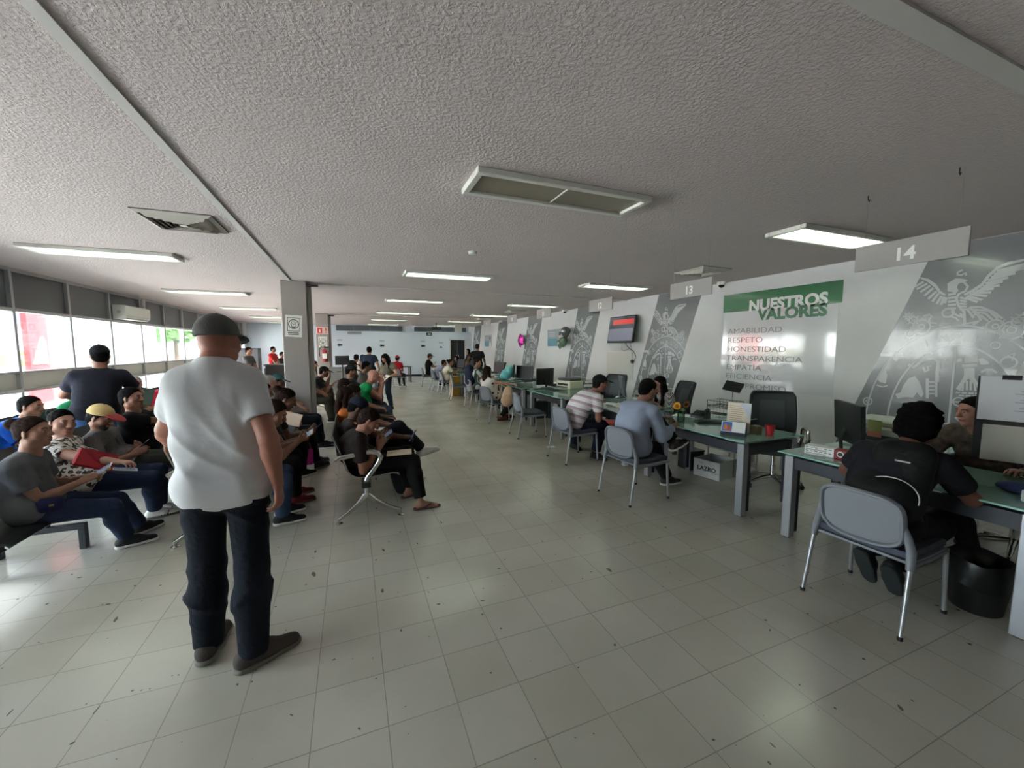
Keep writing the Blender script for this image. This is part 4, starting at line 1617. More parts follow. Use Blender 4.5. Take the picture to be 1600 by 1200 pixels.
def surface_nets(D, lo, h, smooth=1):
    S = D < 0
    nx, ny, nz = D.shape
    c = [S[i:nx - 1 + i, j:ny - 1 + j, k:nz - 1 + k] for i in (0, 1) for j in (0, 1) for k in (0, 1)]
    cnt = sum(x.astype(np.int8) for x in c)
    mix = (cnt > 0) & (cnt < 8)
    idx = np.argwhere(mix)
    if len(idx) == 0:
        return np.zeros((0, 3)), np.zeros((0, 4), int)
    vid = np.full(mix.shape, -1, np.int64)
    vid[mix] = np.arange(len(idx))
    V = np.zeros((len(idx), 3))
    W = np.zeros(len(idx))
    I, J, K = idx.T
    corner = {(i, j, k): D[I + i, J + j, K + k] for i in (0, 1) for j in (0, 1) for k in (0, 1)}
    for a in range(3):
        for b0 in (0, 1):
            for b1 in (0, 1):
                p = [0, 0, 0]
                o = [x for x in range(3) if x != a]
                p[o[0]], p[o[1]] = b0, b1
                q = list(p)
                q[a] = 1
                d0, d1 = corner[tuple(p)], corner[tuple(q)]
                m = (d0 < 0) != (d1 < 0)
                t = np.where(m, d0 / np.where(m, d0 - d1, 1), 0)
                e = np.zeros((len(idx), 3))
                e[:, a] = t
                e[:, o[0]], e[:, o[1]] = b0, b1
                V += e * m[:, None]
                W += m
    V = lo + h * (idx + V / W[:, None])
    Fs = []
    for a in range(3):
        o = [(a + 1) % 3, (a + 2) % 3]
        s0 = [slice(None)] * 3
        s1 = [slice(None)] * 3
        s0[a], s1[a] = slice(0, -1), slice(1, None)
        e = np.argwhere(S[tuple(s0)] != S[tuple(s1)])
        e = e[(e[:, o[0]] > 0) & (e[:, o[1]] > 0)]
        e = e[(e[:, o[0]] < D.shape[o[0]] - 1) & (e[:, o[1]] < D.shape[o[1]] - 1)]
        if not len(e):
            continue
        def g(d0, d1):
            t = e.copy()
            t[:, o[0]] -= d0
            t[:, o[1]] -= d1
            return vid[t[:, 0], t[:, 1], t[:, 2]]
        q = np.stack([g(1, 1), g(0, 1), g(0, 0), g(1, 0)], 1)
        ins = S[e[:, 0], e[:, 1], e[:, 2]]
        q[~ins] = q[~ins][:, ::-1]
        Fs.append(q)
    Fq = np.concatenate(Fs)
    Fq = Fq[(Fq >= 0).all(1)]
    for _ in range(smooth):
        acc = np.zeros_like(V)
        deg = np.zeros(len(V))
        for i in range(4):
            a, b = Fq[:, i], Fq[:, (i + 1) % 4]
            for x in range(3):
                acc[:, x] += np.bincount(a, V[b, x], len(V)) + np.bincount(b, V[a, x], len(V))
            deg += np.bincount(a, minlength=len(V)) + np.bincount(b, minlength=len(V))
        V = .5 * V + .5 * acc / np.maximum(deg, 1)[:, None]
    return V, Fq


def mesh_obj(name, parts, m, parent=None, base=(0, 0, 0)):
    vs, fs, o = [], [], 0
    for V, Fq in parts:
        vs.append(V)
        fs.append(Fq + o)
        o += len(V)
    V = np.concatenate(vs) - np.asarray(base)
    Fq = np.concatenate(fs)
    me = bpy.data.meshes.new(name)
    me.vertices.add(len(V))
    me.vertices.foreach_set('co', V.astype(np.float32).ravel())
    me.loops.add(Fq.size)
    me.loops.foreach_set('vertex_index', Fq.astype(np.int32).ravel())
    me.polygons.add(len(Fq))
    me.polygons.foreach_set('loop_start', np.arange(0, Fq.size, 4, dtype=np.int32))
    me.update(calc_edges=True)
    me.validate()
    me.shade_smooth()
    me.materials.append(m)
    ob = bpy.data.objects.new(name, me)
    link(ob, parent)
    return ob


def ik(a, c, l1, l2, pole):
    a, c = np.asarray(a, float), np.asarray(c, float)
    d = c - a
    L = np.linalg.norm(d)
    mx = (l1 + l2) * .998
    if L > mx:
        c = a + d / L * mx
        d = c - a
        L = mx
    x = (l1 * l1 - l2 * l2 + L * L) / (2 * L)
    y = math.sqrt(max(l1 * l1 - x * x, 1e-6))
    u = d / L
    p = np.asarray(pole, float)
    p = nrm(p - u * (p @ u))
    return a + u * x + p * y, c


SKIN = {}


def skin(rgb):
    if rgb not in SKIN:
        m = mat('skin %d %d %d' % rgb, srgb(*rgb), .55, 0, .06, 10, .1, 60, spec=.35, bd=.003)
        m.node_tree.nodes['Principled BSDF'].inputs['Subsurface Weight'].default_value = .08
        m.node_tree.nodes['Principled BSDF'].inputs['Subsurface Radius'].default_value = (.02, .008, .005)
        SKIN[rgb] = m
    return SKIN[rgb]


TAN = (166, 120, 98)
BROWN = (140, 98, 78)
DBROWN = (112, 76, 60)
LIGHT = (190, 146, 124)
HAIRB = mat('black hair', srgb(20, 17, 17), .85, var=.3, vs=60, bump=.6, bs=120, bd=.004, spec=.08)
HAIRBR = mat('dark brown hair', srgb(42, 29, 25), .85, var=.3, vs=60, bump=.6, bs=120, bd=.004, spec=.08)
HAIRG = mat('grey hair', srgb(150, 144, 140), .6, var=.2, vs=60, bump=.5, bs=120, bd=.004)
HAIRS = mat('shaved grey stubble', srgb(96, 88, 84), .8)
EYEW = mat('eye white', srgb(160, 150, 144), .5)
EYED = mat('dark iris', srgb(30, 22, 20), .2)
LIP = mat('lips', srgb(150, 88, 82), .5)
BROWM = mat('eyebrow', srgb(40, 30, 28), .8)
SOLEW = mat('white rubber sole', srgb(214, 212, 206), .6)
SOLEG = mat('grey rubber sole', srgb(120, 116, 106), .7)


def hand_mesh(W, d, n, side, curl, sc_, vox, spread=.12, thumb=.5):
    """Hand rooted at wrist W along d, palm normal n (palm faces n); side +1 right, -1 left; curl 0 straight .. 1 fist."""
    d = nrm(d)
    n = nrm(n - d * (np.asarray(n) @ d))
    t = np.cross(n, d) * side     # towards the little finger or thumb
    t = -t                         # thumb side
    f = Field(vox)
    s_ = sc_
    P = lambda x, y, z: W + d * x * s_ + t * y * s_ + n * z * s_
    f.cone(P(-.04, 0, 0), P(.01, 0, 0), .026 * s_, .027 * s_, .012, fl=n, q=.78)
    f.cone(P(.01, .0, 0), P(.075, .004, 0), .031 * s_, .041 * s_, .012, fl=n, q=.42)
    f.cone(P(.02, .02, .006), P(.05, .026, .006), .018 * s_, .017 * s_, .01)
    lens = [.078, .088, .082, .064]
    ys = [.031, .011, -.010, -.029]
    for i in range(4):
        L = lens[i]
        b = curl * (1 + .12 * i)
        ang = -b * .55
        p = P(.078 - .006 * abs(i - 1.2), ys[i], 0)
        r = (.0092, .0095, .009, .0078)[i] * s_
        pts = [p]
        sp = (1.5 - i) * spread * (1 - .7 * curl)
        for seg, fr in enumerate((.45, .31, .24)):
            dd = d * math.cos(ang) - n * math.sin(ang) * -1 * -1 if False else d * math.cos(-ang) + n * math.sin(-ang)
            dd = nrm(dd + t * sp * math.cos(ang))
            p = p + dd * L * fr * s_
            pts.append(p)
            ang -= b * (1.15, .95, 0)[seg]
        f.chain(pts, [r, r * .96, r * .9, r * .78], .004)
    # thumb from the side of the palm near its base
    p0 = P(.018, .024, .004)
    p1 = P(.048, .046, .012 + .012 * thumb)
    p2 = p1 + nrm(d * .9 + t * (.55 - .75 * thumb) + n * (.2 + .5 * thumb)) * .034 * s_
    p3 = p2 + nrm(d * .95 + t * (.3 - .8 * thumb) + n * (.2 + .55 * thumb)) * .027 * s_
    f.chain([p0, p1, p2, p3], [.016 * s_, .0125 * s_, .0105 * s_, .0085 * s_], .006)
    return f.mesh(smooth=1)


def sub(v, a, k):
    return v + a * k


class Person:
    """A posed figure. fw: body heading in degrees from +X; all points are hall coordinates."""

    def __init__(s, label, H=1.70, sex='m', fat=0.0, pel=None, fw=0, head=None, face=(0, 0, 0), hands=((0, 0, 0), (0, 0, 0)), feet=None, vox=.011, sk=TAN, detail=True,
                 nk=.185, nf=.03, sw=None, group=None, elbow=None, knee=None, shoulder_drop=0):
        s.label, s.H, s.sex, s.fat, s.vox, s.skc, s.detail = label, H, sex, fat, vox, sk, detail
        s.k = k = H / 1.72
        r_ = math.radians(fw)
        s.F = A(math.cos(r_), math.sin(r_), 0)
        s.R = A(math.sin(r_), -math.cos(r_), 0)
        s.Zv = A(0, 0, 1)
        s.pel = np.asarray(pel, float)
        s.head = np.asarray(head, float)
        # head frame
        yaw, pit, rol = (math.radians(a) for a in face)
        hf = A(math.cos(r_ + yaw) * math.cos(pit), math.sin(r_ + yaw) * math.cos(pit), math.sin(pit))
        hr = A(math.sin(r_ + yaw), -math.cos(r_ + yaw), 0)
        hu = np.cross(hr, hf)
        s.hf, s.hr, s.hu = hf, hr * math.cos(rol) + hu * math.sin(rol), hu * math.cos(rol) - hr * math.sin(rol)
        # spine
        P, Hc = s.pel, s.head
        s.N = Hc - (s.hu * .45 + nrm(Hc - P) * .55) * nk * k - s.hf * nf * k
        L = .53 * k
        d = np.linalg.norm(s.N - P)
        back = nrm(-s.F * 1.0 + s.Zv * .15)
        up = nrm(s.N - P)
        back = nrm(back - up * (back @ up))
        bulge = .5 * math.sqrt(max(L * L - d * d, 0)) * .75
        s.M = (P + s.N) / 2 + back * bulge
        s.uc = nrm(s.N - s.M)
        s.ul = nrm(s.M - P)
        s.fc = nrm(s.F - s.uc * (s.F @ s.uc))
        s.fl = nrm(s.F - s.ul * (s.F @ s.ul))
        sw = sw or (.178 if sex == 'm' else .158)
        s.sw = sw * k * (1 + .12 * fat)
        s.S = [s.N - s.uc * (.055 + shoulder_drop) * k + s.R * sg * s.sw for sg in (1, -1)]
        s.hw = (.088 if sex == 'm' else .095) * k
        s.HJ = [P + s.R * sg * s.hw - s.Zv * .02 * k for sg in (1, -1)]
        # arms
        s.E, s.W = [None, None], [None, None]
        for i, sg in enumerate((1, -1)):
            pole = s.R * sg * .55 - s.F * .55 - s.Zv * .8
            if elbow and elbow[i] is not None:
                pole = s.R * sg * elbow[i][0] + s.F * elbow[i][1] + s.Zv * elbow[i][2]
            s.E[i], s.W[i] = ik(s.S[i], hands[i], .295 * k, .255 * k, pole)
        s.K, s.An, s.fd = [None, None], [None, None], [None, None]
        for i, sg in enumerate((1, -1)):
            ft = feet[i]
            pole = s.F * 1.0 + s.Zv * .6 + s.R * sg * .1
            if knee and knee[i] is not None:
                pole = s.R * sg * knee[i][0] + s.F * knee[i][1] + s.Zv * knee[i][2]
            s.K[i], s.An[i] = ik(s.HJ[i], ft[0], .435 * k, .41 * k, pole)
            a = math.radians(ft[1])
            s.fd[i] = A(math.cos(a) * math.cos(math.radians(ft[2])), math.sin(a) * math.cos(math.radians(ft[2])), math.sin(math.radians(ft[2]))) if len(ft) > 2 else A(math.cos(a), math.sin(a), 0)
        s.base = A(s.pel[0], s.pel[1], 0)
        s.group = group

    # ---- volumes shared by body and clothes
    def torso(s, f, g, k0=.035, waist=True, pelvis=True, chest=True, cut=None, ncut=None):
        k, fat = s.k, s.fat
        fem = s.sex == 'f'
        up, fl = s.ul, s.fl
        if pelvis:
            w = (.075 if not fem else .085) * k
            f.cone(s.pel + s.R * w, s.pel - s.R * w, .115 * k * (1 + .18 * fat) + g, .115 * k * (1 + .18 * fat) + g, k0, fl=fl, q=.98, cut=cut)
        if waist:
            w = (.055 if not fem else .045) * k * (1 + .35 * fat)
            c = s.pel + (s.M - s.pel) * .7
            f.cone(c + s.R * w, c - s.R * w, .105 * k * (1 + .30 * fat) + g, .105 * k * (1 + .30 * fat) + g, k0 + .02, fl=fl, q=.88, cut=cut)
            if fat > .2:
                f.ball(s.pel + (s.M - s.pel) * .55 + s.fl * .045 * k * (1 + fat), (.115 + .03 * fat) * k + g, k0 + .02, cut=cut)
        if chest:
            c0 = s.M + (s.N - s.M) * .22
            c1 = s.M + (s.N - s.M) * .58
            w = (.066 if not fem else .052) * k
            rr = (.108 if not fem else .1) * k * (1 + .14 * fat) + g
            f.cone(c0 + s.R * w, c0 - s.R * w, rr, rr, k0 + .02, fl=s.fc, q=.92)
            f.cone(c1 + s.R * w * 1.15, c1 - s.R * w * 1.15, rr * .95, rr * .95, k0 + .02, fl=s.fc, q=.85)
            top = s.N - s.uc * .05 * k
            f.cone(top + s.R * s.sw * .2, s.S[0] - s.R * .012, .066 * k + g, .058 * k + g, k0 + .01)
            f.cone(top - s.R * s.sw * .2, s.S[1] + s.R * .012, .066 * k + g, .058 * k + g, k0 + .01)
            f.cone(s.N - s.uc * .03 * k, s.N + s.uc * .02 * k - s.fc * .005, .062 * k + g * .6, .052 * k + g * .3, k0, cut=ncut)
            if fem:
                for sg in (1, -1):
                    f.ball(s.M + (s.N - s.M) * .38 + s.fc * .085 * k * (1 + .2 * fat) + s.R * sg * .07 * k, .062 * k * (1 + .15 * fat) + g, .03)

    def arm(s, f, i, g, upto=2.0, k0=.02, cutend=False, loose=0.0):
        """upto: 1 = elbow, 2 = wrist."""
        k = s.k * (1 + .12 * s.fat)
        if s.sex == 'f':
            k *= .92
        S, E, W = s.S[i], s.E[i], s.W[i]
        u = min(upto, 1)
        e = S + (E - S) * u
        cut = None
        r0, r1 = .052 * k + g, .042 * k + g
        rr = r0 + (r1 - r0) * u + loose * u
        if upto < 1:
            cut = [(e, E - S)]
            e2 = e + nrm(E - S) * .05
        else:
            e2 = e
        f.cone(S, e2, r0 + loose * .3, rr, k0, cut=cut)
        if upto > 1:
            t = upto - 1
            w = E + (W - E) * t
            c2 = None
            if upto < 2:
                c2 = [(w, W - E)]
            r2 = .041 * k + g + loose
            r3 = (.041 + (.027 - .041) * t) * k + g + loose * .6
            m = E + (W - E) * .3 * min(1, t / .3)
            f.cone(E, m, r2, .043 * k + g + loose, k0)
            if t > .3:
                f.cone(m, w, .043 * k + g + loose, r3, k0, cut=c2)

    def leg(s, f, i, g, upto=2.0, k0=.03, loose=0.0):
        k = s.k * (1 + .2 * s.fat)
        if s.sex == 'f':
            kt = k * 1.05
        else:
            kt = k
        Hh, K, An = s.HJ[i], s.K[i], s.An[i]
        f.cone(Hh, K, .082 * kt + g, .055 * k + g + loose * .5, k0)
        if upto <= 1:
            return
        t = upto - 1
        e = K + (An - K) * t
        cut = [(e, An - K)]
        m = K + (An - K) * min(.35, t)
        back = nrm(K - (Hh + An) / 2) * -1 if np.linalg.norm(K - (Hh + An) / 2) > .02 else -s.F
        f.cone(K, m + back * .008, .053 * k + g + loose * .5, .052 * k + g + loose, k0)
        r3 = (.052 + (.036 - .052) * ((t - .35) / .65)) * k + g + loose
        f.cone(m + back * .008, e + nrm(An - K) * .03, .052 * k + g + loose, r3, k0, cut=cut)

    def foot_frame(s, i):
        fd = s.fd[i]
        rt = nrm(np.cross(fd, A(0, 0, 1)))
        up = np.cross(rt, fd)
        return fd, rt, up

    # ---- build
    def body(s, hands=(None, None), cover=True, legs_bare=(False, False), feet_bare=False, torso_skin=.0):
        k = s.k
        v = s.vox
        f = Field(max(v, .009))
        s.torso(f, -.016)
        for i in (0, 1):
            s.arm(f, i, -.002, 2.0)
            s.leg(f, i, -.012 if not legs_bare[i] else 0, 2.0)
            if feet_bare:
                fd, rt, up = s.foot_frame(i)
                an = s.An[i]
                f.cone(an - up * .03 * k, an + fd * .10 * k - up * .055 * k, .034 * k, .026 * k, .02)
                f.cone(an - up * .05 * k - fd * .03 * k, an - up * .05 * k, .03 * k, .03 * k, .02)
                f.cone(an + fd * .08 * k - up * .06 * k, an + fd * .15 * k - up * .065 * k, .032 * k, .026 * k, .02, fl=up, q=.6)
                for j in range(5):
                    o = (j - 2) * .0155 * k
                    f.cone(an + fd * .145 * k + rt * o - up * .068 * k, an + fd * (.178 - .007 * abs(j - 1)) * k + rt * o * 1.05 - up * .072 * k, .0095 * k, .008 * k, .004)
        # neck
        nb = s.N - s.uc * .03 * k
        hb = s.head - s.hu * .055 * k - s.hf * .016 * k
        f.cone(nb, hb, .06 * k * (1 + .15 * s.fat), .054 * k * (1 + .15 * s.fat), .03)
        parts = [f.mesh()]
        parts.append(s.headmesh(hb))
        for i, sg in enumerate((1, -1)):
            h = hands[i] or {}
            d = h.get('d')
            fa = nrm(s.W[i] - s.E[i])
            d = fa if d is None else nrm(fa * .35 + np.asarray(d, float))
            n = h.get('n')
            if n is None:
                n = -s.Zv
            parts.append(hand_mesh(s.W[i], d, np.asarray(n, float), sg, h.get('curl', .45), k * (1.0 if s.sex == 'm' else .93), min(.0055, v * .55) if s.detail else .008, thumb=h.get('thumb', .4)))
        s.obj = mesh_obj('person', parts, skin(s.skc), None, s.base)
        s.obj.location = s.base
        tag(s.obj, s.label, 'person', s.group)
        return s

    def hp(s, x, y, z):
        k = s.k * s.hs
        return s.head + s.hr * x * k + s.hf * y * k + s.hu * z * k

    hs = 1.0

    def headmesh(s, hb):
        k = s.k * s.hs
        v = min(.0062, s.vox * .6) if s.detail else s.vox * .8
        f = Field(v)
        ax = (s.hr, s.hf, s.hu)
        hp = s.hp
        R3 = lambda *r: A(*r) * k
        ff = 1 + .12 * s.fat
        f.ell(hp(0, -.014, .028), ax, R3(.074, .094, .086), .02)
        f.ell(hp(0, .018, -.036), ax, R3(.056 * ff, .066, .078), .03)
        f.ball(hp(0, .058, -.094), .023 * k, .025)
        for sg in (1, -1):
            f.ball(hp(sg * .04 * ff, .046, -.022), .030 * k, .02)
            f.ball(hp(sg * .045 * ff, .004, -.07), .028 * k * ff, .025)
        f.cone(hp(-.032, .076, .022), hp(.032, .076, .022), .015 * k, .015 * k, .016)
        if s.detail or s.vox < .015:
            for sg in (1, -1):
                f.ell(hp(sg * .031, .094, .004), ax, R3(.017, .014, .011), .012, op=-1)
            for sg in (1, -1):
                f.ell(hp(sg * .031, .079, .0125), ax, R3(.018, .0100, .0072), .004)
                f.ell(hp(sg * .031, .078, -.0065), ax, R3(.017, .008, .0045), .004)
        f.cone(hp(0, .084, .014), hp(0, .106, -.026), .0085 * k, .0135 * k, .012)
        for sg in (1, -1):
            f.ball(hp(sg * .012, .094, -.03), .0095 * k, .008)
        f.cone(hp(-.018, .082, -.057), hp(.018, .082, -.057), .010 * k, .010 * k, .01)
        for sg in (1, -1):
            f.ell(hp(sg * .076, -.008, -.004), (nrm(s.hr * sg * .9 - s.hf * .45), nrm(s.hf * .9 + s.hr * sg * .45), s.hu), R3(.009, .019, .031), .006)
        f.cone(hb, s.head - s.hu * .02 * k - s.hf * .012 * k, .054 * k * ff, .054 * k, .03)
        f.cone(hb, hb + (s.N - hb) * .35, .054 * k * ff, .055 * k * ff, .02)
        return f.mesh()

    def facial(s, eyes=True, lips=True, brows=True, beard=None, glasses=False, mask=None):
        k = s.k
        hp = s.hp
        if eyes:
            for sg in (1, -1):
                e = MB()
                e.ell(hp(sg * .031, .0745, .0035) - s.base, [.0118 * k] * 3, 10, 8)
                eo = e.build('eye', EYEW, s.obj, 60)
                MB().ell(hp(sg * .031, .0805, .0035) - s.base, [.0066 * k] * 3, 8, 6).build('iris', EYED, eo, 60)
        if brows:
            b = MB()
            for sg in (1, -1):
                b = MB()
                b.tube([hp(sg * .014, .0915, .0225) - s.base, hp(sg * .032, .0905, .028) - s.base, hp(sg * .050, .079, .024) - s.base], [.0035 * k, .0042 * k, .0024 * k], 6)
                b.build('eyebrow', BROWM, s.obj, 60)
        if lips:
            b = MB()
            b.tube([hp(-.023, .081, -.0575) - s.base, hp(-.01, .0925, -.055) - s.base, hp(0, .0945, -.056) - s.base, hp(.01, .0925, -.055) - s.base, hp(.023, .081, -.0575) - s.base], [.002 * k, .0048 * k, .0042 * k, .0048 * k, .002 * k], 6)
            b.tube([hp(-.019, .082, -.061) - s.base, hp(0, .0935, -.064) - s.base, hp(.019, .082, -.061) - s.base], [.002 * k, .0058 * k, .002 * k], 6)
            b.build('lips', LIP, s.obj, 60)
        if beard:
            f = Field(min(.008, s.vox))
            ax = (s.hr, s.hf, s.hu)
            f.ell(hp(0, .02, -.04), ax, A(.0585, .0685, .0795) * k, .02)
            f.ball(hp(0, .059, -.095), .0255 * k, .02)
            o = mesh_obj('beard', [f.mesh(clip=[(hp(0, .03, -.045), s.hu * .9 - s.hf * .42)])], beard, s.obj, s.base)
        if glasses:
            g = MB()
            for sg in (1, -1):
                g.tube([hp(sg * .032 + .02 * math.cos(t), .104, .003 + .016 * math.sin(t)) - s.base for t in np.linspace(0, 2 * PI, 14)[:-1]], .0018, 5, True)
                g.tube([hp(sg * .054, .102, .006) - s.base, hp(sg * .078, .02, .006) - s.base, hp(sg * .078, -.01, -.002) - s.base], .0018, 5)
            g.tube([hp(-.012, .106, .006) - s.base, hp(.012, .106, .006) - s.base], .0018, 5)
            g.build('eyeglasses', mat('glasses frame', srgb(40, 36, 36), .3), s.obj, 60)

    def hair(s, style, m=None):
        m = m or HAIRB
        k = s.k
        hp = s.hp
        ax = (s.hr, s.hf, s.hu)
        R3 = lambda *r: A(*r) * k
        f = Field(max(.0065, s.vox * .7))
        g = {'short': .0065, 'shaved': .003, 'long': .012, 'bun': .006, 'curly': .026, 'pony': .007, 'balding': .005}[style]
        f.ell(hp(0, -.016, .03), ax, R3(.075 + g, .094 + g, .087 + g), .01)
        if style in ('short', 'curly', 'balding', 'shaved'):
            f.ell(hp(0, -.05, -.03), ax, R3(.064 + g, .052 + g, .05 + g), .02)
        clip = [(hp(0, .068, .066), s.hf * .74 - s.hu * .67)] if style != 'bun' else [(hp(0, .068, .072), s.hf * .71 - s.hu * .70)]
        if style in ('short', 'bun', 'pony', 'balding'):
            for sg in (1, -1):
                f.ell(hp(sg * .066, .012, .008), ax, R3(.016, .022, .035), .012)
        disp = lambda X, Y, Z: .0022 * np.sin(130 * X + 40 * Z) * np.sin(140 * Y - 30 * Z) + .0012 * np.sin(260 * Z + 90 * X)
        parts = []
        if style == 'curly':
            ph = s.head
            disp = lambda X, Y, Z: .016 * np.sin(55 * X + 3 * np.sin(31 * Z)) * np.sin(57 * Y + 2 * np.sin(37 * X)) * np.sin(53 * Z)
            f.ell(hp(0, -.03, -.02), ax, R3(.092, .086, .085), .03)
            clip = [(hp(0, .066, .05), s.hf * .86 - s.hu * .5)]
        elif style == 'bun':
            f.ball(hp(0, -.115, .07), .045 * k, .012)
            f.ell(hp(0, -.05, -.02), ax, R3(.072, .055, .055), .02)
        elif style == 'pony':
            f.ball(hp(0, -.118, .045), .028 * k, .01)
            f.chain([hp(0, -.12, .04), hp(0, -.15, -.04), hp(0, -.135, -.14), hp(0, -.12, -.24)], [.026 * k, .034 * k, .032 * k, .012 * k], .01)
            f.ell(hp(0, -.05, -.02), ax, R3(.072, .055, .055), .02)
        parts.append(f.mesh(disp, clip))
        if style == 'long':
            f2 = Field(max(.0075, s.vox * .8))
            dn = -s.Zv
            nape = hp(0, -.065, -.02)
            tipb = s.N - s.fc * .085 * k + dn * .12 * k
            f2.chain([hp(0, -.06, .02), nape, nape * .5 + tipb * .5 - s.F * .01, tipb], [.085 * k, .085 * k, .08 * k, .045 * k], .02, fl=s.fc, q=.55)
            for sg in (1, -1):
                a = hp(sg * .07, -.005, .04)
                b = hp(sg * .077, .0, -.06)
                c = s.N + s.R * sg * .08 * k + s.fc * .03 * k + dn * .05 * k
                e = c + dn * .14 * k + s.fc * .055 * k
                f2.chain([a, b, c, e], [.026 * k, .03 * k, .034 * k, .018 * k], .015)
            parts.append(f2.mesh(lambda X, Y, Z: .003 * np.sin(160 * X + 120 * Y)))
        mesh_obj('hair', parts, m, s.obj, s.base)
        return s

    def cap(s, m, brim=None, pitch=0, back=False, low=0.0):
        k = s.k
        hp = s.hp
        ax = (s.hr, s.hf, s.hu)
        f = Field(max(.0065, s.vox * .7))
        f.ell(hp(0, -.014, .036), ax, A(.087, .107, .094) * k, .01)
        o = mesh_obj('cap', [f.mesh(clip=[(hp(0, 0, .034 - low), -s.hu + s.hf * .10)])], m, s.obj, s.base)
        sg = -1 if back else 1
        fb = Field(max(.0055, s.vox * .6))
        c = hp(0, sg * .115, .044 - low)
        bd = nrm(s.hf * sg - s.hu * .22)
        bu = nrm(np.cross(bd, s.hr)) * (-1 if np.cross(bd, s.hr) @ s.hu < 0 else 1)
        fb.ell(c, (s.hr, bd, bu), A(.078, .085, .0095) * k, .008)
        fb.cone(hp(-.05, sg * .075, .046 - low), hp(.05, sg * .075, .046 - low), .011 * k, .011 * k, .01)
        mesh_obj('brim', [fb.mesh()], brim or m, o, s.base)
        MB().ell(hp(0, -.014, .036 + .094) - s.base, (.008, .008, .005)).build('button', brim or m, o, 60)
        return o

    def shirt(s, m, sleeve=.55, hem=.0, loose=.012, name='shirt', folds=0.0, g=.012, collar=None, vox=None, hemtilt=0, hemg=.004):
        f = Field(vox or max(s.vox, .0085))
        # hem below the pelvis line, neck opening
        nc = s.N + s.uc * .022 * s.k
        s.torso(f, g + hemg, .04, chest=False, ncut=None, cut=[(s.pel + s.ul * hem * s.k, -s.ul + s.F * hemtilt)])
        s.torso(f, g, .04, waist=False, pelvis=False, cut=[(s.pel + s.ul * hem * s.k, -s.ul + s.F * hemtilt)], ncut=[(nc, s.uc * .92 + s.fc * .38)])
        for i in (0, 1):
            if sleeve > 0:
                s.arm(f, i, .012, sleeve, .025, loose=loose)
        clip = None
        disp = None
        if folds:
            R, U = s.R, s.ul
            P0 = s.pel

            def disp(X, Y, Z):
                a = (X - P0[0]) * R[0] + (Y - P0[1]) * R[1]
                z = Z - P0[2]
                w = np.clip((z + .05) * 3, 0, 1) * np.clip((.52 - z) * 3.2, 0.15, 1)
                rd = lambda q: (1 - np.abs(np.sin(q))) ** 2
                return -folds * (1.5 * rd(11 * a + 5.5 * z + .9 * np.sin(4 * z + 1)) + 1.0 * rd(-9 * a + 7 * z + 1.5) * np.clip(.4 - z, 0, .3) * 3 + .8 * rd(19 * a + 15 * z + 2 * np.sin(6 * z))) * w + folds * .8 * w
        o = mesh_obj(name, [f.mesh(disp, clip)], m, s.obj, s.base)
        if collar:
            fcol = Field(max(.007, s.vox * .7))
            nb = s.N - s.uc * .0 * s.k
            fcol.cone(nb - s.uc * .02, nb + s.uc * .035 * s.k, .075 * s.k, .068 * s.k, .01)
            mesh_obj('collar', [fcol.mesh(clip=[(nb + s.uc * .03 * s.k, s.uc * .9 + s.fc * .45)])], collar, o, s.base)
        s.shirt_o = o
        return o

    def pants(s, m, upto=1.96, loose=.012, name='trousers', top=.07, folds=.0, g=.010):
        f = Field(max(s.vox, .0085))
        s.torso(f, g - .002, .04, waist=False, chest=False, cut=[(s.pel + s.ul * top, s.ul)])
        for i in (0, 1):
            s.leg(f, i, g, upto, loose=loose)
        disp = None
        if folds:
            disp = lambda X, Y, Z: -folds * 1.6 * ((1 - np.abs(np.sin(17 * Z + 5 * X + 4 * Y + 1.6 * np.sin(9 * X + 5 * Z)))) ** 2 * (.6 + .5 * np.sin(13 * Z + 3)) - .3)
        return mesh_obj(name, [f.mesh(disp)], m, s.obj, s.base)

    def shoes(s, m, sole=None, name='shoe', size=1.0):
        sole = sole or SOLEW
        k = s.k * size
        for i in (0, 1):
            fd, rt, up = s.foot_frame(i)
            an = s.An[i]
            g = an - up * .085 * s.k        # ground contact below the ankle
            f = Field(max(.007, s.vox * .7))
            f.cone(g - fd * .045 * k + up * .045 * k, g + fd * .06 * k + up * .048 * k, .041 * k, .044 * k, .02)
            f.cone(g + fd * .05 * k + up * .042 * k, g + fd * .165 * k + up * .026 * k, .045 * k, .036 * k, .025, fl=up, q=.85)
            f.cone(g - fd * .02 * k + up * .06 * k, g - fd * .01 * k + up * .095 * k, .042 * k, .04 * k, .02, cut=[(g + up * .092 * k, up)])
            so = mesh_obj(name, [f.mesh(clip=[(g + up * .012, -up)])], m, s.obj, s.base)
            f2 = Field(max(.006, s.vox * .6))
            f2.cone(g - fd * .045 * k + up * .014, g + fd * .05 * k + up * .014, .044 * k, .045 * k, .02)
            f2.cone(g + fd * .05 * k + up * .014, g + fd * .168 * k + up * .014, .047 * k, .040 * k, .02)
            mesh_obj('sole', [f2.mesh(clip=[(g + up * .002, -up), (g + up * .026, up)])], sole, so, s.base)

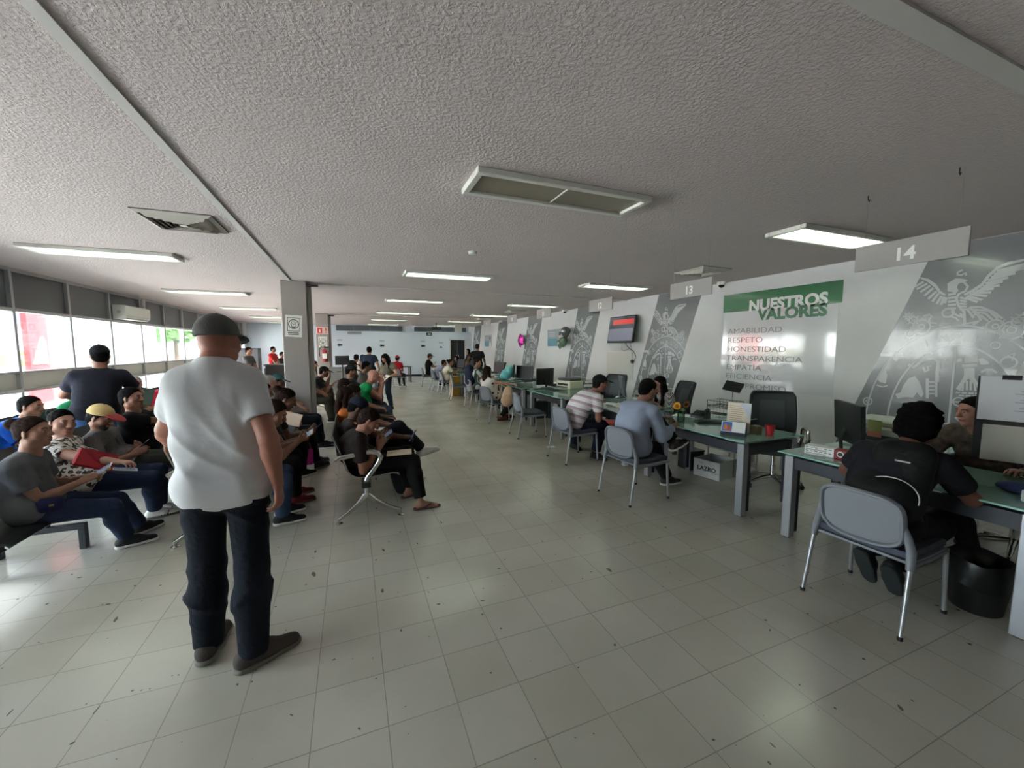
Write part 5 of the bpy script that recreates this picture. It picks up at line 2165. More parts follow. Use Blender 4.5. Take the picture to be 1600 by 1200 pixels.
    def sandals(s, m):
        k = s.k
        for i in (0, 1):
            fd, rt, up = s.foot_frame(i)
            g = s.An[i] - up * .085 * k
            f2 = Field(.006)
            f2.cone(g - fd * .05 * k, g + fd * .05 * k, .036 * k, .036 * k, .01)
            f2.cone(g + fd * .05 * k, g + fd * .16 * k, .04 * k, .042 * k, .01)
            o = mesh_obj('sandal', [f2.mesh(clip=[(g - up * 0.0, -up), (g + up * .016, up)])], m, s.obj, s.base)
            b = MB()
            tt = g + fd * .125 * k + up * .03 * k
            for sg in (1, -1):
                b.tube([tt - s.base, g + fd * .08 * k + rt * sg * .03 * k + up * .045 * k - s.base, g + fd * .02 * k + rt * sg * .042 * k + up * .014 - s.base], .007, 6)
            b.build('strap', m, o, 60)

    def strap(s, pts, r, m, name='strap'):
        return MB().tube([np.asarray(p) - s.base for p in pts], r, 6).build(name, m, s.obj, 60)


def hold_phone(label, p, up=.012, fw=.085, body=None, which=None):
    """A phone between both palms (or in one), its screen turned to the face."""
    c = (p.W[0] + p.W[1]) / 2 if which is None else p.W[which]
    arm_ = nrm((p.W[0] - p.E[0]) + (p.W[1] - p.E[1])) if which is None else nrm(p.W[which] - p.E[which])
    c = c + arm_ * fw + A(0, 0, up)
    nn = nrm(p.head - c)
    f_ = nrm(p.F - nn * (p.F @ nn))
    return phone(label, c, f_, nn, body or PHB)


def sitter(label, x, y, seat, fw, hd, H=1.68, hx=0, **kw):
    """Convenience for a seated figure: pelvis over the seat, feet flat in front."""
    k = H / 1.72
    r = math.radians(fw)
    Fv, Rv = A(math.cos(r), math.sin(r), 0), A(math.sin(r), -math.cos(r), 0)
    pel = A(x, y, seat + .118 * k)
    feet = kw.pop('feet', None)
    if feet is None:
        fa = kw.pop('fa', (.50, .50))
        fs_ = kw.pop('fs', (.10, .10))
        feet = [(pel + Fv * fa[i] * k + Rv * sg * fs_[i] - A(0, 0, pel[2] - .085 * k), fw + kw.get('toe', 0) * sg * -1) for i, sg in enumerate((1, -1))]
        kw.pop('toe', None)
    hands = kw.pop('hands', None)
    if hands is None:
        ha = kw.pop('ha', ((.34, .07, .12), (.34, .07, .12)))
        hands = [pel + Fv * ha[i][0] * k + Rv * sg * ha[i][1] + A(0, 0, ha[i][2]) * k for i, sg in enumerate((1, -1))]
    return Person(label, H=H, pel=pel, fw=fw, head=hd, hands=hands, feet=feet, **kw)
# ------------------------------------------------------------------ the people
def px(x, y, D):
    return at(x, y, D=D)


def foot(heel, toe, k=1.0):
    h, t = at(*heel, Z=0), at(*toe, Z=0)
    d = nrm(t - h)
    an = h + d * .075 * k + A(0, 0, .085 * k)
    return (an, math.degrees(math.atan2(d[1], d[0])))


def flat(x, y, hd, k=1.0):
    return (A(x, y, .085 * k), hd)


DENIM = cloth('indigo denim', (38, 48, 74), .15, .9, .4, 30)
DENIM2 = cloth('dark denim', (26, 30, 40), .15, .9, .4, 30)
DENIM3 = cloth('mid denim', (56, 70, 96), .15, .9, .4, 30)
BLK = cloth('black jersey', (26, 24, 26), .1)
BLK2 = cloth('washed black', (38, 33, 34), .1)
NAVYC = cloth('navy jersey', (34, 40, 62), .1)
CHAR = cloth('charcoal', (52, 50, 52), .12)
SHOEB = mat('black shoe fabric', srgb(22, 22, 24), .7, bump=.3, bs=90)
SHOEW = mat('white shoe leather', srgb(232, 230, 226), .5)
SHOER = mat('red shoe fabric', srgb(120, 30, 36), .7)
SHOEG = mat('grey brown suede', srgb(74, 64, 60), .85, bump=.3, bs=120)
PHB = mat('phone body', srgb(22, 23, 27), .25)
PHS = mat('phone screen', srgb(70, 76, 96), .15, emit=srgb(110, 120, 150), es=.06)


def phone(label, c, fwd, up, body=PHB, group=None, sz=(.072, .15)):
    """Phone centred at c; long side along fwd, screen facing up."""
    o = thing('phone', label, 'phone', c)
    M = frame((0, 0, 0), np.cross(fwd, up), fwd)
    w, h = sz
    MB().box((-w / 2, -h / 2, -.004), (w / 2, h / 2, .004), M, .003).build('case', body, o)
    MB().box((-w / 2 + .004, -h / 2 + .006, .0042), (w / 2 - .004, h / 2 - .006, .005), M).build('screen', PHS, o)
    return o


# ---- 1 standing in the white T-shirt
k_ = 1.76 / 1.72
f1 = foot((318, 1040), (356, 978))
f2 = foot((372, 1050), (462, 1002))
pel = (f1[0] + f2[0]) / 2 * A(1, 1, 0) + A(.03, -.03, .945 * k_)
TSH = cloth('white cotton', (206, 205, 208), .03, .9, .25, 10)
man = Person('person standing in white T-shirt, dark jeans and grey cap, seen from behind', H=1.76, sex='m', fat=.38, pel=pel, fw=88,
             head=at(342, 534, Y=2.33), face=(-10, -8, 3), hands=(at(434, 757, Y=2.25), at(264, 692, Y=2.66)), nk=.115, nf=.05, feet=[f2, f1], vox=.0085, sk=(158, 106, 88), sw=.124, shoulder_drop=.03,
             elbow=((.45, -.9, -.3), (.35, -.5, -.9)), knee=((.1, 1, .2), (.1, 1, .2)))
man.body(hands=(dict(n=man.R * -1.0 + man.F * .15, curl=.42, d=-man.Zv), dict(n=man.R * .8 - man.Zv * .4, curl=.6)))
man.facial(glasses=True)
man.shirt(TSH, .64, -.14, .009, 'tshirt', folds=.011, hemg=.007, hemtilt=-.12, vox=.0075)
man.pants(DENIM2, 2.07, .020, folds=.008, top=-.02)
man.shoes(SHOEG, SOLEG, size=1.08)
man.cap(mat('grey cap cloth', srgb(92, 90, 88), .9, bump=.4, bs=150), low=.01)


# ---- 2 seated, window-side bench
B_ = .40
LEO = mat('leopard print blouse', srgb(206, 200, 192), .9)
g = NT(LEO)
tc = g.n('ShaderNodeTexCoord')
vo = g.n('ShaderNodeTexVoronoi')
vo.inputs['Scale'].default_value = 27
vo.feature = 'F1'
nz = g.n('ShaderNodeTexNoise')
nz.inputs['Scale'].default_value = 16
mxv = g.n('ShaderNodeVectorMath', operation='ADD')
g.l(tc.outputs['Object'], mxv.inputs[0])
sc2 = g.n('ShaderNodeVectorMath', operation='SCALE')
sc2.inputs['Scale'].default_value = .045
g.l(nz.outputs['Color'], sc2.inputs[0])
g.l(sc2.outputs[0], mxv.inputs[1])
g.l(mxv.outputs[0], vo.inputs['Vector'])
f_ = g.math('LESS_THAN', vo.outputs['Distance'], .46)
g2 = g.math('LESS_THAN', vo.outputs['Distance'], .22)
g.l(g.mix(g2, g.mix(f_, srgb(206, 200, 194), srgb(58, 52, 52)), srgb(120, 104, 96)), LEO.node_tree.nodes['Principled BSDF'].inputs['Base Color'])

hd = px(53, 675, 2.80)
p = sitter('person in plain grey T-shirt and jeans seated nearest at the left edge', -2.13, 3.83, B_, 6, hd, 1.60, sex='f', fat=.25, face=(-12, 3, 0), vox=.009, sk=(150, 108, 90),
           feet=[foot((182, 858), (246, 842), .93), foot((208, 838), (256, 818), .93)], hands=(at(128, 752, D=2.98), at(136, 745, D=3.10)))
p.body(hands=(dict(n=p.R * -.5 - p.Zv * .6, curl=.7), dict(n=p.R * .5 - p.Zv * .6, curl=.6)))
p.facial()
p.hair('bun', HAIRBR)
p.shirt(cloth('grey cotton', (92, 92, 96), .06), .62, -.09, .016, 'tshirt', folds=.0012)
p.pants(DENIM, 1.93, .006, folds=.0015)
p.shoes(SHOEB, SOLEW, 'sneaker')
hold_phone('white phone held by the person in plain grey T-shirt', p, .02, .10, WPLAST)
p.strap([p.S[1] + p.uc * .07, p.N + p.fc * .10 - p.uc * .08, p.M + p.fc * .16 - p.R * -.04, p.pel + p.R * .14 + p.fc * .12 + p.Zv * .06], .011, mat('bag strap', srgb(38, 32, 34), .6), 'bag_strap')
b = thing('shoulder_bag', 'small navy shoulder bag at the hip of the person in plain grey T-shirt', 'bag', (-1.98, 3.69, .55))
MB().box((-.065, -.028, -.05), (.065, .028, .045), rot(12, 'Z'), .018).build('pouch', cloth('navy bag', (34, 34, 66)), b, 60)
MB().cbox((.02, -.031, .0), (.024, .008, .012), R=rot(12, 'Z')).build('buckle', mat('brass', srgb(170, 150, 80), .3, 1), b)

hd = px(97, 660, 3.42)
p = sitter('person in leopard print blouse seated with a red clutch bag on the lap', -2.13, 4.50, B_, 8, hd, 1.62, sex='f', fat=.75, face=(-42, -2, 4), vox=.0095, sk=(176, 132, 114),
           feet=[foot((228, 812), (282, 800), .93), foot((238, 802), (288, 795), .93)], hands=(px(188, 722, 3.3), px(140, 735, 3.42)))
p.body(hands=(dict(n=-p.Zv, curl=.45), dict(n=-p.Zv + p.R * .5, curl=.5)))
p.facial()
p.hair('bun', HAIRB)
p.shirt(LEO, .34, -.1, .02, 'blouse')
p.pants(DENIM, 1.95, .006)
p.shoes(SHOEW, SOLEG, 'sneaker')
for i in (0, 1):
    fd, rt_, up_ = p.foot_frame(i)
    an = p.An[i]
    for q in range(3):
        for sg in (1, -1):
            c = an - up_ * .045 + fd * (.045 + q * .022) + rt_ * sg * .046
            MB().tube([c - up_ * .018 - fd * .006 - p.base, c + up_ * .022 + fd * .01 - rt_ * sg * .014 - p.base], .005, 5).build('stripe', SHOEB, p.obj)
cl = thing('clutch_bag', 'red leather clutch bag on the lap of the leopard print blouse', 'bag', px(150, 719, 3.26))
M = frame((0, 0, 0), A(.62, .35, -.36), A(-.2, .2, .8))
MB().box((-.125, -.07, -.018), (.125, .07, .018), M, .012).build('body', mat('red leather', srgb(176, 36, 48), .4, bump=.2, bs=60), cl)
MB().prism([(-.125, .07), (.125, .07), (.02, -.02)], .006, M @ Matrix.Translation((0, 0, .019))).build('flap', mat('deep red leather', srgb(156, 28, 42), .4), cl)
MB().lathe([(.018, 0), (.018, .004)], n=14, M=M @ Matrix.Translation((.09, -.05, .019))).build('clasp', mat('gold clasp', srgb(220, 170, 130), .3, .8), cl)
phone('white phone under the hand of the leopard print blouse', px(196, 733, 3.28), A(.7, .3, -.2), A(.1, 0, 1), WPLAST)


CAPY = mat('tan cap cloth', srgb(206, 178, 122), .9)
CAPR = mat('red cap brim', srgb(160, 44, 48), .8)
hd = px(158, 652, 3.78)
p = sitter('person in tan cap with red brim seated looking down', -2.1, 5.10, B_, 4, hd, 1.68, face=(-14, -22, 0), vox=.0105, sk=(150, 108, 90),
           hands=(px(208, 710, 3.78), px(212, 702, 3.9)))
p.body(hands=(dict(n=-p.R * .6 - p.Zv * .2, curl=.6), dict(n=p.R * .6 + p.Zv * .3, curl=.6)))
p.facial(beard=mat('dark beard', srgb(46, 34, 30), .9))
p.hair('short')
c = p.cap(CAPY, CAPR)
MB().cbox(p.hp(-.0, .094, .085) - p.base, (.05, .006, .035), math.radians(-10 + 4 - 90 + 90)).build('patch', mat('cap patch', srgb(150, 170, 140), .8), c) if False else None
p.shirt(cloth('heather grey', (104, 100, 100), .2, bs=40), .55, -.06, .016, 'tshirt')
p.pants(cloth('dark camouflage', (58, 60, 58), .3), 1.95, .016, folds=.002)
p.shoes(SHOEB, SOLEG)
p.strap([p.S[1] + p.uc * .075, p.N + p.fc * .09 - p.uc * .07, p.M + p.fc * .14, p.pel + p.R * .15 + p.fc * .11 + p.Zv * .08], .02, BLACK, 'bag_strap')
hold_phone('dark phone in the hands of the tan cap wearer', p)

hd = px(206, 622, 4.32)
p = sitter('person in black polo shirt seated with folded arms, in profile', -2.1, 5.70, B_, 2, hd, 1.74, fat=.35, face=(-16, 3, 0), vox=.0105, sk=(146, 102, 84),
           hands=(A(-1.84, 5.84, .80), A(-1.86, 5.50, .84)), elbow=((.8, .1, -1), (.8, .1, -1)))
p.body(hands=(dict(n=-p.F, curl=.5, d=-p.R), dict(n=-p.F, curl=.5, d=p.R)))
p.facial()
p.hair('short')
p.shirt(BLK, .62, -.08, .018, 'polo_shirt', collar=BLK)
p.pants(cloth('dark olive grey', (62, 66, 62)), 1.95, .016)
p.shoes(SHOEB, SOLEG)
em = p.M + (p.N - p.M) * .45 + p.fc * .125 + p.R * .06
MB().ell(em - p.base, (.012, .034, .038), 10, 8).build('emblem', mat('pale emblem', srgb(186, 188, 196), .6), p.obj, 60)

# ---- row along the windows
for (hx, hy, D), x, y, H_, sx, col, lab, sty, hm, fc in (
        ((49, 635, 4.42), -3.42, 6.05, 1.70, 'm', (30, 92, 196), 'person in bright blue shirt seated by the window, leaning forward', 'short', HAIRB, (-8, -4, 0)),
        ((120, 609, 5.35), -3.42, 7.15, 1.66, 'm', (38, 140, 96), 'person in green shirt seated by the window, behind the standing person in black', 'short', HAIRB, (10, 0, 0)),
        ((212, 599, 6.6), -3.40, 8.45, 1.68, 'm', (96, 76, 66), 'grey haired person in brown shirt seated by the window facing the room', 'short', HAIRG, (-48, 0, 0)),
        ((262, 598, 7.6), -3.35, 9.35, 1.74, 'm', (176, 36, 58), 'person in crimson shirt half hidden by the white T-shirt', 'short', HAIRB, (0, -10, 0))):
    p = sitter(lab, x, y, B_, 0, px(hx, hy, D), H_, sex=sx, fat=.2, face=fc, vox=.012, sk=TAN if hm is not HAIRG else (186, 136, 116))
    p.body()
    p.facial(brows=True)
    p.hair(sty, hm)
    p.shirt(cloth('shirt %d %d %d' % col, col), .6, -.06, .016, 'shirt')
    p.pants(DENIM2, 1.95, .012)
    p.shoes(SHOEB)
bk = thing('folder', 'dark green folder held by the grey haired person by the window', 'folder', px(224, 619, 6.45))
MB().box((-.12, -.16, -.008), (.12, .16, .008), rot(50, 'X') @ rot(20, 'Y'), .002).build('cover', mat('dark green card', srgb(40, 62, 50), .6), bk)

# ---- standing by the window
hd = px(156, 556, 4.5)
p = Person('person standing in black T-shirt and blue jeans near the windows, back turned', H=1.70, fat=.35, pel=A(-2.72, 5.92, .93), fw=112, head=hd, face=(6, -6, 0),
           hands=(A(-2.62, 6.22, 1.06), A(-2.92, 6.16, 1.06)), feet=[flat(-2.58, 5.98, 80), flat(-2.86, 5.92, 140)], vox=.0105, sk=TAN, elbow=((1.0, -.25, -.5), (1.0, -.25, -.5)), knee=((.1, 1, .2), (.1, 1, .2)))
p.body()
p.hair('short')
p.cap(cloth('black cap', (32, 32, 38)), back=False)
p.shirt(cloth('faded black', (44, 44, 56), .08), .62, -.08, .022, 'tshirt', folds=.002)
p.pants(cloth('blue jeans', (70, 104, 160), .1), 1.97, .015)
p.shoes(SHOEB)

# ---- the row behind the white T-shirt
hd = px(429, 645, 3.48)
p = sitter('person with dark hair bowed over a phone, right beside the white T-shirt arm', -1.02, 4.0, B_, 0, hd, 1.66, sex='m', face=(-6, -28, 0), vox=.010, sk=(136, 96, 78),
           feet=[foot((428, 822), (462, 815)), foot((430, 806), (466, 798))], hands=(px(464, 692, 3.62), px(468, 688, 3.78)))
p.body(hands=(dict(n=-p.R * .5 + p.Zv * .6, curl=.55), dict(n=p.R * .5 + p.Zv * .6, curl=.55)))
p.facial()
p.hair('short', HAIRBR)
p.shirt(cloth('dim white', (150, 146, 144)), .6, -.06, .016, 'tshirt')
p.pants(DENIM3, 1.95, .016)
p.shoes(SHOEB, SOLEW)
hold_phone('phone in an orange case in the row beside the white T-shirt', p, body=mat('orange case', srgb(214, 140, 66), .5))

hd = px(447, 624, 4.15)
p = sitter('person with dark bun bowed over a phone, in front of the nearer column', -1.02, 4.62, B_, 0, hd, 1.66, sex='f', face=(4, -24, 0), vox=.0105, sk=(120, 84, 70),
           feet=[foot((452, 792), (472, 786)), foot((452, 778), (474, 772))], hands=(px(478, 680, 4.15), px(482, 674, 4.3)))
p.body(hands=(dict(n=-p.R * .5 + p.Zv * .6, curl=.55), dict(n=p.R * .5 + p.Zv * .6, curl=.55)))
p.facial()
p.hair('bun', HAIRBR)
p.shirt(BLK2, .6, -.06, .016, 'tshirt')
p.pants(BLK2, 1.95, .010)
p.shoes(SHOER, SOLEG, 'red_shoe')
hold_phone('dark phone held up before the nearer column', p)
fo = thing('folder', 'cream folder with a dark printed band, standing before the nearer column', 'folder', px(452, 660, 4.75))
M = frame((0, 0, 0), A(.93, -.37, -.22), A(.1, .2, .9))
MB().box((-.13, -.03, -.006), (.13, .12, .006), M, .004).build('cover', mat('cream card', srgb(206, 180, 156), .7), fo)
MB().box((-.1, -.13, -.004), (.09, -.031, .004), M, .002).build('printed_band', mat('dark print', srgb(74, 74, 76), .7), fo)

p = sitter('person in black trousers and black sneakers beyond the dark bun', -1.02, 5.42, B_, 0, px(412, 612, 5.0), 1.68, sex='m', face=(0, -10, 0), vox=.0125, sk=BROWN,
           feet=[foot((462, 748), (492, 740)), foot((466, 738), (494, 731))])
p.body()
p.hair('short')
p.shirt(CHAR, .6, -.06, .016)
p.pants(BLK, 1.95, .012)
p.shoes(SHOEB, SOLEW)
p = sitter('grey haired person seated beyond the white T-shirt, in front of the column', -1.02, 6.02, B_, 0, px(421, 599, 5.75), 1.70, sex='m', face=(8, -8, 0), vox=.012, sk=(178, 128, 108),
           feet=[foot((488, 735), (518, 724)), foot((486, 728), (516, 719))])
p.body()
p.facial()
p.hair('short', HAIRG)
p.shirt(cloth('pale grey shirt', (170, 168, 166)), .6, -.06, .016)
p.pants(BLK, 1.95, .016)
p.shoes(SHOEB, SOLEG, size=1.1)
pk = thing('tote_bag', 'magenta and white bag standing on the floor before the nearer column', 'bag', (*at(482, 737, Z=0)[:2], 0))
MB().box((-.07, -.05, 0), (.07, .05, .10), None, .012).build('base_panel', PAPER, pk)
MB().box((-.065, -.045, .10), (.065, .045, .30), None, .015).build('body', mat('magenta cloth', srgb(196, 40, 140), .7), pk)
MB().tube([(-.04, 0, .295), (-.03, 0, .38), (.03, 0, .38), (.04, 0, .295)], .007, 6).build('handle', mat('magenta cloth', (0, 0, 0)), pk, 60)
p = sitter('person in teal cap seated just left of the nearer column', -1.0, 7.15, B_, 0, px(434, 596, 6.75), 1.68, face=(0, -14, 0), vox=.0125, sk=BROWN)
p.body()
p.hair('short')
p.cap(cloth('teal cap', (60, 96, 98)))
p.shirt(cloth('dark teal', (44, 62, 66)), .6, -.06, .016)
p.pants(DENIM2, 1.95, .014)
p.shoes(SHOEB)

# ---- behind the nearer column
p = sitter('person in olive trousers, upper body hidden by the nearer column', -.95, 9.62, B_, 0, px(474, 574, 8.55), 1.70, face=(0, -5, 0), vox=.0125, sk=BROWN)
p.body()
p.hair('short')
p.shirt(cloth('dark green', (46, 52, 46)), .6, -.06, .016)
p.pants(cloth('olive drill', (74, 72, 60)), 1.95, .02)
p.shoes(SHOEB)
p = sitter('person in black cap leaning with a hand to the chin, past the nearer column', -.93, 10.2, B_, 0, px(507, 581, 9.1), 1.72, face=(-4, -14, 0), vox=.012, sk=(150, 104, 86),
           hands=(px(520, 601, 9.25), px(515, 588, 9.1)))
p.body(hands=(dict(n=-p.Zv, curl=.5), dict(n=-p.F * .8 + p.Zv * .3, curl=.7, d=p.Zv)))
p.facial()
p.hair('short')
p.cap(cloth('black cap cloth', (30, 28, 30)))
p.shirt(CHAR, .6, -.06, .016, 'tshirt')
p.pants(cloth('brown shorts', (96, 74, 62)), 1.55, .02, 'shorts')
p.shoes(SHOEB)
p = sitter('person in white shirt with dark hair tied high, beside the farther column', -1.0, 12.0, B_, 0, px(491, 570, 10.7), 1.64, sex='f', face=(0, -12, 0), vox=.014, sk=BROWN)
p.body()
p.hair('bun')
p.shirt(cloth('white shirt', (206, 204, 204)), .6, -.06, .016)
p.pants(CHAR, 1.95, .014)
p.shoes(SHOEB)

# ---- desk-side row
hd = px(577, 657, 3.85)
p = sitter('person in black T-shirt and sandals thumbing a phone at the near chrome armrest', .10, 4.20, B_, 4, hd, 1.72, face=(-8, -34, 0), vox=.009, sk=(150, 104, 84),
           feet=[(A(.60, 3.98, .09), 2), (A(.52, 4.36, .09), 20)], hands=(px(592, 699, 3.9), px(600, 688, 4.04)), elbow=((.5, -1.2, -.35), (.5, -1.2, -.35)))
p.body(hands=(dict(n=-p.R * .6 + p.Zv * .3, curl=.6), dict(n=p.R * .6 + p.Zv * .3, curl=.6)), feet_bare=True)
p.facial()
p.hair('short', HAIRBR)
p.shirt(cloth('black brown cotton', (42, 33, 33), .08), .62, -.08, .016, 'tshirt', folds=.0012)
p.pants(cloth('black twill', (22, 20, 21), .08), 1.92, .012, folds=.0015)
p.sandals(mat('dark red rubber', srgb(66, 40, 40), .7))
hold_phone('dark phone in both hands of the person in sandals', p)
en = thing('envelope', 'cream envelope lying across the knees of the person in sandals', 'envelope', px(624, 707, 4.02))
M = frame((0, 0, 0), A(.8, -.1, .03), A(.1, .8, .02))
MB().box((-.12, -.085, -.005), (.12, .085, .005), M, .001).build('paper', mat('cream envelope', srgb(224, 206, 184), .7), en)
MB().prism([(-.12, .085), (-.12, -.085), (-.03, 0)], .0015, M @ Matrix.Translation((0, 0, .0053))).build('flap', mat('cream flap', srgb(214, 196, 172), .7), en)
bp = thing('backpack', 'black backpack on the floor at the feet of the person in sandals', 'backpack', (.50, 4.62, 0))
f = Field(.012)
f.ell(A(0, 0, .21), (A(1, 0, 0), A(0, 1, 0), A(0, 0, 1)), A(.14, .17, .2), .02)
f.cone(A(0, -.08, .06), A(0, .08, .06), .1, .1, .05)
mesh_obj('body', [f.mesh(clip=[(A(0, 0, .001), A(0, 0, -1))])], cloth('black pack cloth', (26, 28, 28)), bp)
MB().tube([(.1, -.1, .3), (.15, 0, .34), (.1, .1, .3)], .01, 6).build('zip_band', mat('grey band', srgb(110, 116, 116), .5), bp, 60)
MB().tube([(-.05, -.03, .4), (-.05, -.02, .45), (-.05, .03, .45), (-.05, .04, .4)], .008, 6).build('handle', BLACK, bp, 60)

hd = px(560, 638, 4.35)
p = sitter('person in navy cap with papers on the lap, second from the chrome armrest', .10, 4.78, B_, 2, hd, 1.72, face=(-4, -30, 0), vox=.0105, sk=(110, 76, 62),
           feet=[(A(.74, 4.74, .43), 8, 12), (A(.60, 4.92, .09), 0)], hands=(px(634, 683, 4.5), px(610, 676, 4.62)))
p.body(hands=(dict(n=-p.Zv + p.R * -.4, curl=.55), dict(n=-p.Zv, curl=.35)))
p.facial()
p.hair('short')
p.cap(cloth('navy cap', (34, 38, 56)))
p.shirt(cloth('dark brown grey', (58, 50, 48)), .6, -.06, .016, 'tshirt')
p.pants(cloth('blue black', (30, 30, 40)), 1.95, .014)
p.shoes(SHOEW, SOLEW)
MB().tube([p.S[0] + p.uc * .075 - p.base, p.N + p.fc * .06 + p.R * .06 - p.base, p.M + p.fc * .12 + p.R * .1 - p.base], .016, 6).build('orange_strap', mat('orange webbing', srgb(206, 112, 48), .7), p.obj, 60)
hold_phone('grey phone in the hand of the navy cap wearer', p, .02, .11, which=0)
for q, (u, v, dd, a) in enumerate(((606, 671, 4.7, 8), (618, 679, 4.62, -6))):
    pa = tag(MB().box((-.105, -.148, -.001), (.105, .148, .001)).build('paper_sheet', PAPER, None, None, px(u, v, dd)), ['sheet of paper on the lap of the navy cap wearer, farther one', 'sheet of paper under the wrist of the navy cap wearer'][q], 'paper', 'papers on the lap of the navy cap')
    pa.rotation_euler = (.05, -.05, math.radians(80 + a))

spec = [  # head pixel, depth, y, H, sex, shirt, label, hair style, cap, face
    ((541, 619), 4.95, 5.36, 1.66, 'f', (206, 116, 56), 'person with long brown hair and orange top in the chrome seats', 'long', None, (2, -18, 0), BROWN, DENIM3),
    ((553, 614), 5.45, 5.95, 1.70, 'm', (40, 44, 66), 'person in navy shirt and deep blue jeans hidden behind the navy cap', 'short', None, (0, -24, 0), DBROWN, cloth('deep denim', (44, 54, 86))),
    ((539, 603), 6.3, 6.84, 1.70, 'm', (66, 58, 54), 'person with cropped dark hair seated before the green shirt', 'short', None, (0, -20, 0), BROWN, CHAR),
]
for (hx, hy), D, y, H_, sx, col, lab, sty, cp, fc, skc, pm in spec:
    p = sitter(lab, .10, y, B_, 0, px(hx, hy, D), H_, sex=sx, face=fc, vox=.0115, sk=skc)
    p.body()
    p.facial(eyes=False)
    p.hair(sty, HAIRBR)
    p.shirt(cloth('shirt %d %d %d' % col, col), .5, -.06, .016)
    p.pants(pm, 1.95, .014)
    p.shoes(SHOEB)
hd = px(584, 588, 7.3)
p = sitter('bald person in bright green sleeveless shirt reading a paper in the chrome seats', .12, 7.50, B_, 4, hd, 1.76, fat=.25, face=(-14, -22, 0), vox=.0105, sk=(176, 120, 102),
           hands=(px(596, 600, 7.35), px(600, 597, 7.55)))
p.body(hands=(dict(n=-p.R * .6 + p.Zv * .3, curl=.5), dict(n=p.R * .6 + p.Zv * .3, curl=.5)))
p.facial()
p.shirt(cloth('bright green', (22, 128, 72), .08), .12, -.06, .018, 'sleeveless_shirt', folds=.0015)
p.pants(DENIM3, 1.95, .014)
p.shoes(SHOEB)
pa = tag(MB().box((-.105, -.148, -.001), (.105, .148, .001)).build('paper_sheet', PAPER, None, None, px(600, 592, 7.5)), 'white paper held by the person in bright green sleeveless shirt', 'paper')
pa.rotation_euler = (0, -.7, math.radians(10))
for (hx, hy), D, y, H_, sx, col, lab, sty, cp, fc in (
        ((549, 580), 7.6, 8.15, 1.70, 'm', (46, 46, 48), 'person in black cap seated left of the green shirt', 'short', (38, 38, 38), (0, -14, 0)),
        ((573, 573), 8.9, 9.55, 1.70, 'm', (92, 84, 80), 'person in taupe shirt with dark hair seated beyond the green shirt', 'short', None, (-4, -12, 0)),
        ((551, 571), 9.6, 10.25, 1.68, 'm', (54, 50, 50), 'person in black cap and open jacket deep in the chrome seats', 'short', (30, 28, 28), (-8, -12, 0))):
    p = sitter(lab, .12, y, B_, 0, px(hx, hy, D), H_, sex=sx, face=fc, vox=.0135, sk=BROWN)
    p.body()
    p.facial(eyes=False, lips=False)
    p.hair(sty)
    if cp:
        p.cap(cloth('cap %d %d %d' % cp, cp))
    p.shirt(cloth('shirt %d %d %d' % col, col), .6, -.06, .016)
    p.pants(DENIM2, 1.95, .014)
    p.shoes(SHOEB)

# ---- standing further in
w0_ = at(612, 640, Z=0)
hd = px(602, 560, 10.4)
p = Person('person with long black hair and olive blouse standing with head bowed in the aisle', H=1.66, sex='f', fat=.35, pel=A(.80, 10.95, .90), fw=225, head=hd, face=(-4, -38, 0),
           hands=(px(596, 588, 10.25), px(606, 589, 10.2)), feet=[flat(.68, 11.0, 215, .96), flat(.93, 10.9, 235, .96)], vox=.0115, sk=(176, 126, 106), elbow=((.9, -.5, -.6), (.9, -.5, -.6)))
p.body(hands=(dict(n=-p.R, curl=.6), dict(n=p.R, curl=.6)))
p.facial()
p.hair('long')
p.shirt(cloth('olive grey', (112, 106, 92)), .5, -.06, .014, 'blouse')
p.pants(cloth('slate jeans', (58, 64, 84)), 1.95, .006)
p.shoes(SHOEB, SHOEB)
hb2 = Field(.009)
a_ = p.hp(0, .05, .08)
hb2.chain([p.hp(-.06, .0, .06), p.hp(-.085, .04, -.05), p.hp(-.085, .08, -.16)], [.04, .05, .03], .02)
hb2.chain([p.hp(.06, .0, .06), p.hp(.085, .04, -.05), p.hp(.085, .08, -.16)], [.04, .05, .03], .02)
mesh_obj('hair_lock', [hb2.mesh()], HAIRB, p.obj, p.base)

hd = px(577, 547, 13.2)
x, y = hd[0], hd[1]
p = Person('person in navy T-shirt standing in front of the far wall, back turned', H=1.70, pel=A(x, y, .92), fw=70, head=hd, face=(10, 4, 0), hands=(A(x + .3, y - .02, .9), A(x - .25, y + .12, .9)),
           feet=[flat(x + .12, y, 70), flat(x - .12, y, 85)], vox=.0135, sk=TAN)
p.body()
p.hair('short')
p.shirt(cloth('petrol navy', (40, 50, 70)), .6, -.08, .02, 'tshirt')
p.pants(cloth('pale jeans', (110, 120, 136)), 1.96, .015)
p.shoes(SHOEB)
hd = px(746, 542, 16.0)
x, y = hd[0], hd[1]
p = Person('broad person in black shirt standing by the desks near the far doorway, back turned', H=1.78, fat=.4, pel=A(x, y, .96), fw=60, head=hd, face=(0, -2, 0), hands=(A(x + .35, y + .1, .95), A(x - .3, y + .3, 1.05)),
           feet=[flat(x + .12, y, 60), flat(x - .12, y, 75)], vox=.0135, sk=BROWN)
p.body()
p.hair('short')
p.shirt(BLK, .62, -.1, .02)
p.pants(CHAR, 1.96, .015)
p.shoes(SHOEB)

